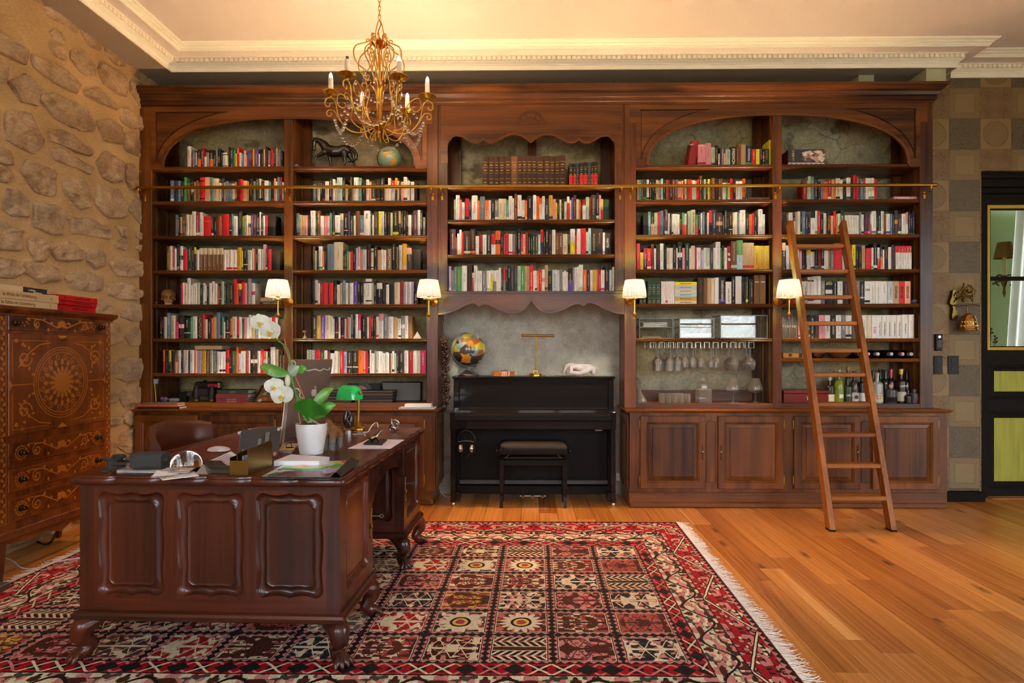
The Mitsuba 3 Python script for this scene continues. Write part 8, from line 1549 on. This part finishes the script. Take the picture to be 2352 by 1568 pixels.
def flower(a, b, off, R, yaw, tilt, roll=0.0):
    c = OZ(a, b, off); fk = add('flower', ball(c, .006, 1), 'vc', t, col='d8d86a', sm=True)
    for q, l, w in ((90, 1.0, .50), (-35, .95, .46), (-145, .95, .46)): petal(c + [0, .004, 0], math.radians(q) + roll, R * l, R * w, tilt=tilt, yaw=yaw, par=fk, col='e4ecd4')
    for q in (18, 162): petal(c, math.radians(q) + roll, R * 1.12, R * .72, tilt=tilt, yaw=yaw, par=fk, col='f2f4ee')
    Mx = trimesh.transformations.rotation_matrix(yaw, (0, 0, 1))[:3, :3]
    for dx, dz, r, cl in ((0, -.006, .010, 'd8b02a'), (-.010, -.003, .008, 'e8e4c0'), (.010, -.003, .008, 'e8e4c0'), (0, -.018, .008, 'e0c25a'), (0, .004, .006, 'f0ecd8')): add('lip', ball(c + Mx @ np.array([dx, -.010, dz]), r, 2, (1, 1.2, .8)), 'vc', fk, col=cl, sm=True)
flower(82, 245, -.02, .046, .75, -.15, .2); flower(205, 345, -.03, .052, -.1, -.2, -.15); flower(243, 965, -.03, .046, .55, -.1, .15); flower(335, 1070, -.045, .056, -.05, -.25, .1)
add('bud', ball(OZ(395, 905, -.01), .018, 2, (.8, .8, 1.8)), 'petalwhite', t, col='dfe8cc', sm=True)
# ---------------------------------------------------------------- front right of the desk
add('white_book', [quadslab([(629, 1070), (733, 1070), (757, 1060), (668, 1054)], .024)], 'vc', col='cfccd0', label='thick white paperback lying in front of the flower pot', cat='book')
t = thing('art_folder', 'black portfolio folder with a colourful abstract print, front right of the desk', 'folder')
q4 = [D(594, 1098), D(779, 1100), D(824, 1057), D(656, 1065)]
def FP(u, v, z=0.0): return (q4[0] * (1 - u) + q4[1] * u) * (1 - v) + (q4[3] * (1 - u) + q4[2] * u) * v + up_ * z
add('cover', slab(Polygon([tuple(p[:2]) for p in q4]), ZT_, ZT_ + .005), 'vc', t, col='1a1816')
fl_ = [D(760, 1098), D(783, 1099), D(823, 1068), D(796, 1062)]; add('flap', loft([[fl_[0] + [0, 0, .005], fl_[3] + [0, 0, .006]] + [fl_[3] * (1 - s) + fl_[2] * s + [0, 0, .006 + .022 * math.sin(s * 3.1)] for s in (.3, .6, 1.0)] + [fl_[0] * (1 - s) + fl_[1] * s + [0, 0, .005 + .022 * math.sin(s * 3.1)] for s in (1.0, .6, .3)]][0:1] * 1 + [[p + [0, 0, .0015] for p in ([fl_[0] + [0, 0, .005], fl_[3] + [0, 0, .006]] + [fl_[3] * (1 - s) + fl_[2] * s + [0, 0, .006 + .022 * math.sin(s * 3.1)] for s in (.3, .6, 1.0)] + [fl_[0] * (1 - s) + fl_[1] * s + [0, 0, .005 + .022 * math.sin(s * 3.1)] for s in (1.0, .6, .3)])]], True), 'vc', t, col='1e1b19')
def art(pts, z, col): m = trimesh.creation.extrude_polygon(Polygon(pts).buffer(0), 1.0, engine='earcut') if Polygon(pts).is_valid else None; return None if m is None else add('print', mk([FP(a, b, ZT_ * 0 + .005 + z + .0002 * c) for a, b, c in np.array(m.vertices)], m.faces), 'vcgloss', t, col=col)
def wavy(y0, y1, a, ph, x0=.02, x1=.86): xs_ = np.linspace(x0, x1, 24); return [(x, y0 + a * math.sin(9 * x + ph)) for x in xs_] + [(x, y1 + a * math.sin(8 * x + ph + .4)) for x in xs_[::-1]]
art([(.02, .05), (.87, .03), (.87, .97), (.02, .97)], .0002, 'b8bcb8'); art([(.1, .06), (.86, .04), (.86, .4), (.2, .36)], .0004, '3a1f24'); art(wavy(.40, .62, .06, .5, .08, .72), .0006, '2f7a4a'); art(wavy(.55, .68, .07, .7, .06, .66), .0008, '6fb52a')
art([(.18, .62), (.34, .9), (.40, .66), (.28, .56)], .0010, 'd8902a'); art([(.36, .7), (.52, .95), (.66, .8), (.5, .62)], .0011, 'd9cdc0'); art([(.2, .86), (.42, .95), (.46, .84), (.3, .78)], .0012, '3a2c28'); art([(.66, .9), (.86, .95), (.86, .84), (.72, .78)], .0012, 'c8b42a'); art([(.76, .95), (.87, .97), (.87, .78), (.82, .8)], .0013, 'a82a2a')
art([(.78 + .10 * math.cos(q), .42 + .22 * math.sin(q)) for q in np.linspace(0, 6.283, 24)[:-1]], .0012, '9a98b8'); art([(.79 + .075 * math.cos(q), .62 + .14 * math.sin(q)) for q in np.linspace(0, 6.283, 20)[:-1]], .0014, '4a9a3a'); art([(.04, .08), (.12, .3), (.2, .28), (.14, .06)], .0010, '2f5a40'); art([(.06, .5), (.14, .62), (.18, .5), (.1, .4)], .0010, '3f6a4a')
for k in range(4): art([(.3, .12 + .06 * k), (.74, .10 + .06 * k), (.74, .112 + .06 * k), (.3, .132 + .06 * k)], .0008, 'a02a44')
# ---------------------------------------------------------------- sculptures and lamp at the far end
t = thing('elephant_figure', 'carved wooden elephant figure right of the white pot', 'figurine'); dE = float(D(765, 1036)[1] * CY - D(765, 1036)[0] * SY)
def EP(px, py, off=0.0): return at_depth(px, py, dE + off)
mm = dE / F_; J = {}
def j(n, px, py, r, off=0.0): J[n] = (EP(px, py, off), r * mm)
j('h', 752, 976, 10, -.0); j('h2', 752, 988, 8, -.03); j('tr1', 749, 1000, 4.5, -.05); j('tr2', 747, 1012, 3.2, -.055); j('n', 757, 986, 12); j('s', 762, 997, 17); j('b', 771, 999, 16, .06)
for n, a, o in (('l1', 749, -.01), ('l2', 763, -.03), ('l3', 773, .06), ('l4', 780, .04)): j(n + 'a', a + 1, 1004, 8, o); j(n + 'b', a, 1036 - (6 if o > 0 else 0), 6, o)
m = body([('h', 'h2'), ('h', 'n'), ('h2', 'tr1'), ('tr1', 'tr2'), ('n', 's'), ('s', 'b'), ('s', 'l1a'), ('s', 'l2a'), ('b', 'l3a'), ('b', 'l4a'), ('l1a', 'l1b'), ('l2a', 'l2b'), ('l3a', 'l3b'), ('l4a', 'l4b')], J, .008, 3); m.apply_translation([0, 0, ZT_ - m.bounds[0][2]]); v = np.array(m.vertices)
add('body', m, 'vc', t, col=np.where((v[:, 2] < ZT_ + .07)[:, None], np.array(lin('5a5652')), np.array(lin('6a4424'))) * (.7 + .6 * meshkit.noise(v * np.array([40, 40, 160]), 2))[:, None], sm=True)
e0 = EP(748, 970, -.01); add('ears', [trimesh.convex.convex_hull(np.array([e0 + [a, b, c] for a, b, c in ((-.012, 0, .012), (.022, 0, .016), (.024, .01, -.02), (-.01, .01, -.016), (.0, -.012, .0))]))], 'vc', t, col='6a6a72')
t = thing('gear_ornament', 'half-round brass gear ornament behind the elephant figure', 'ornament'); c = at_depth(768, 981, 3.9); r0, r1 = .050, .066; pts = []
for k in range(9): 
    a = math.pi * k / 8
    for da, r in ((-.12, r1), (-.05, r1 + .012), (.05, r1 + .012), (.12, r1)): pts.append((c[0] + r * math.cos(a + da), ZT_ + .005 + max(0, r * math.sin(a + da))))
pts += [(c[0] + r0 * math.cos(a), ZT_ + .005 + r0 * math.sin(a)) for a in np.linspace(math.pi, 0, 20)]
add('gear', prism(Polygon(pts).buffer(0), c[1], c[1] + .018), 'vcmetal', t, col='8a6a2a'); add('foot', box(c[0] - .07, c[0] + .07, c[1] - .01, c[1] + .03, ZT_, ZT_ + .007, .002), 'vcmetal', t, col='6a5426')
t = thing('wing_sculpture', 'dark carved wing sculpture on a silver base, left of the green lamp', 'sculpture'); c = D(800, 1003); dW = float(c[1] * CY - c[0] * SY); WP = lambda a, b, o=0.0: at_depth(540 + a / 6.533, 920 + b / 6.533, dW + o)
add('base', lathe([(0, 0), (.028, 0), (.027, .02), (.021, .042), (0, .044)], 9, tuple(c)), 'vcmetal', t, col='a8a6a4'); add('wing', [tube(spline([WP(1690, 410), WP(1670, 330), WP(1660, 250), WP(1680, 150), WP(1715, 60)], 16), np.r_[np.linspace(.010, .020, 6), np.linspace(.020, .002, 10)], 8), tube(spline([WP(1700, 400), WP(1735, 300), WP(1740, 220), WP(1710, 150)], 12), np.r_[np.linspace(.012, .016, 5), np.linspace(.014, .003, 7)], 8)] + [ball(WP(1700 + 25 * math.sin(k), 160 + 26 * k, -.01), .010, 1, (1, 1, 1.4)) for k in range(9)], 'vcgloss', t, col='2a1a12', sm=True)
t = thing('banker_lamp', 'green glass banker lamp on a brass stand at the far end of the desk', 'lamp'); c = D(823, 990); dL = float(c[1] * CY - c[0] * SY)
add('base', lathe([(0, 0), (.046, 0), (.048, .006), (.048, .020), (.044, .026), (.026, .032), (.020, .045), (.010, .065), (.008, .08), (0, .08)], 30, tuple(c)), 'vcmetal', t, col='a8802e', sm=40)
tp = at_depth(824.5, 903, dL); add('stem', cyl(c + [0, 0, .07], tp, .0085, 14), 'vcmetal', t, col='a89050')
s0, s1 = at_depth(787, 899, dL - .02), at_depth(819, 903, dL - .10); 
axv = np.array([.93, -.36, -.0]); axv /= np.linalg.norm(axv); pv = np.array([-axv[1], axv[0], 0]); cs = at_depth(803, 917, dL - .04); Ls, Rs = .075, .062
rings = []
for u in np.linspace(-1, 1, 13):
    e = (1 - .30 * abs(u) ** 6); rings.append([cs + axv * Ls * u + pv * Rs * e * math.cos(q) * (1.0) + up_ * Rs * 1.55 * e * math.sin(q) ** .8 for q in np.linspace(.0, math.pi, 17)])
def sheet(rings):
    R = np.array(rings); a, b = R.shape[:2]; i, k = np.meshgrid(np.arange(a - 1), np.arange(b - 1), indexing='ij'); q_ = np.stack([i * b + k, i * b + k + 1, (i + 1) * b + k + 1, (i + 1) * b + k], -1).reshape(-1, 4); return mk(R.reshape(-1, 3), np.vstack([q_[:, [0, 1, 2]], q_[:, [0, 2, 3]]]))
e0, e1 = rings[0], rings[-1]
prin('greenglass', {'type': 'rgb', 'value': [.005, .55, .11]}, roughness=.08, specular=.6, clearcoat=1.0)
add('shade', cat_([sheet(rings), sheet([e0, [cs - axv * Ls + pv * Rs * .7 * math.cos(q) * .01 for q in np.linspace(0, math.pi, 17)]]), sheet([e1, [cs + axv * Ls + pv * .001 * math.cos(q) for q in np.linspace(0, math.pi, 17)]])]), 'greenglass', t, sm=50)
hb = cs + axv * (Ls + .012) + up_ * .045; add('bracket', [cyl(hb, tp, .006, 8), ball(hb, .012, 2), ball(tp, .011, 2)], 'vcmetal', t, col='b08a40', sm=True)
add('cord', tube(spline([D(813, 993) + [0, 0, .004], D(836, 994) + [0, 0, .004], D(850, 986) + [0, 0, .006], D(863, 980) + [0, 0, .03], D(868, 984) + [0, 0, .01]], 20), .004, 7), 'vc', t, col='c9c4c8', sm=True)
add('white_cable', tube(spline([D(780, 1003) + [0, 0, .004], D(800, 999) + [0, 0, .004], D(822, 998) + [0, 0, .004], D(840, 998) + [0, 0, .004]], 16), .0035, 6), 'vc', col='c0bcc2', sm=True, label='short white cable lying across the desk in front of the green lamp', cat='cable')
add('white_sheet', quadslab([(799, 1030), (897, 1030.5), (929, 1010), (846, 1009)], .002), 'vcmat', col='d3c6c8', label='white sheet under the bird figurine on the desk', cat='paper')
t = thing('bird_figurine', 'bronze bird figurine on a black plinth on the white sheet', 'figurine'); z1_ = ZT_ + .0022
add('plinth', slab(Polygon([G(x, y, z1_) for x, y in ((835, 1021.5), (877, 1022.5), (889, 1011.5), (851, 1010.5))]), z1_, z1_ + .010), 'vc', t, col='1c1a18'); c = D(860, 1016, z1_ + .010); dB = float(c[1] * CY - c[0] * SY); J = {}
def j(n, px, py, r, o=0.0): J[n] = (at_depth(px, py, dB + o), r * dB / F_)
BZ = lambda a, b: (540 + a / 6.533, 920 + b / 6.533)
for n, a, b, r in (('tail', 1905, 465, 1.5), ('tl2', 1965, 525, 2.6), ('bd', 2060, 545, 6), ('br', 2130, 520, 6.5), ('nk', 2165, 475, 5), ('hd', 2185, 448, 5), ('bk', 2228, 440, 1.2), ('wg', 2100, 530, 6), ('f1', 2050, 600, 2.5), ('f2', 2150, 590, 2.5)): j(n, *BZ(a, b), r)
m = body([('tail', 'tl2'), ('tl2', 'bd'), ('bd', 'wg'), ('wg', 'br'), ('br', 'nk'), ('nk', 'hd'), ('hd', 'bk'), ('bd', 'f1'), ('br', 'f2')], J, .005, 3); m.apply_translation([0, 0, z1_ + .010 - m.bounds[0][2]]); v = np.array(m.vertices)
add('bird', m, 'vcmetal', t, col=np.where((meshkit.noise(v * 120, 3) > .55)[:, None], np.array(lin('a89468')), np.array(lin('6a6256'))), sm=True)
t = thing('knot_sculpture', 'polished silver ring-knot sculpture at the far right end of the desk', 'sculpture'); c = D(904, 991); dK = float(c[1] * CY - c[0] * SY); mm = dK / F_; cc_ = at_depth(904, 977, dK)
for k, (ox, oz, ax_) in enumerate(((-4, 6, (1, .2, .1)), (4, 5, (.2, 1, .3)), (0, -6, (.1, .3, 1)), (-3, -7, (.6, .8, .2)), (5, -2, (.9, -.4, .5)))):
    a_ = np.array(ax_) / np.linalg.norm(ax_); b1 = np.cross(a_, [0.3, .5, .8]); b1 /= np.linalg.norm(b1); b2 = np.cross(a_, b1); rr = 8.5 * mm; ctr = cc_ + np.array([ox * mm, 0, oz * mm]); add('ring', tube([ctr + b1 * rr * math.cos(q) + b2 * rr * math.sin(q) for q in np.linspace(0, 6.283, 25)[:-1]], 2.3 * mm, 8, closed=True), 'vcmetal', t, col='c0bcb8', sm=True)
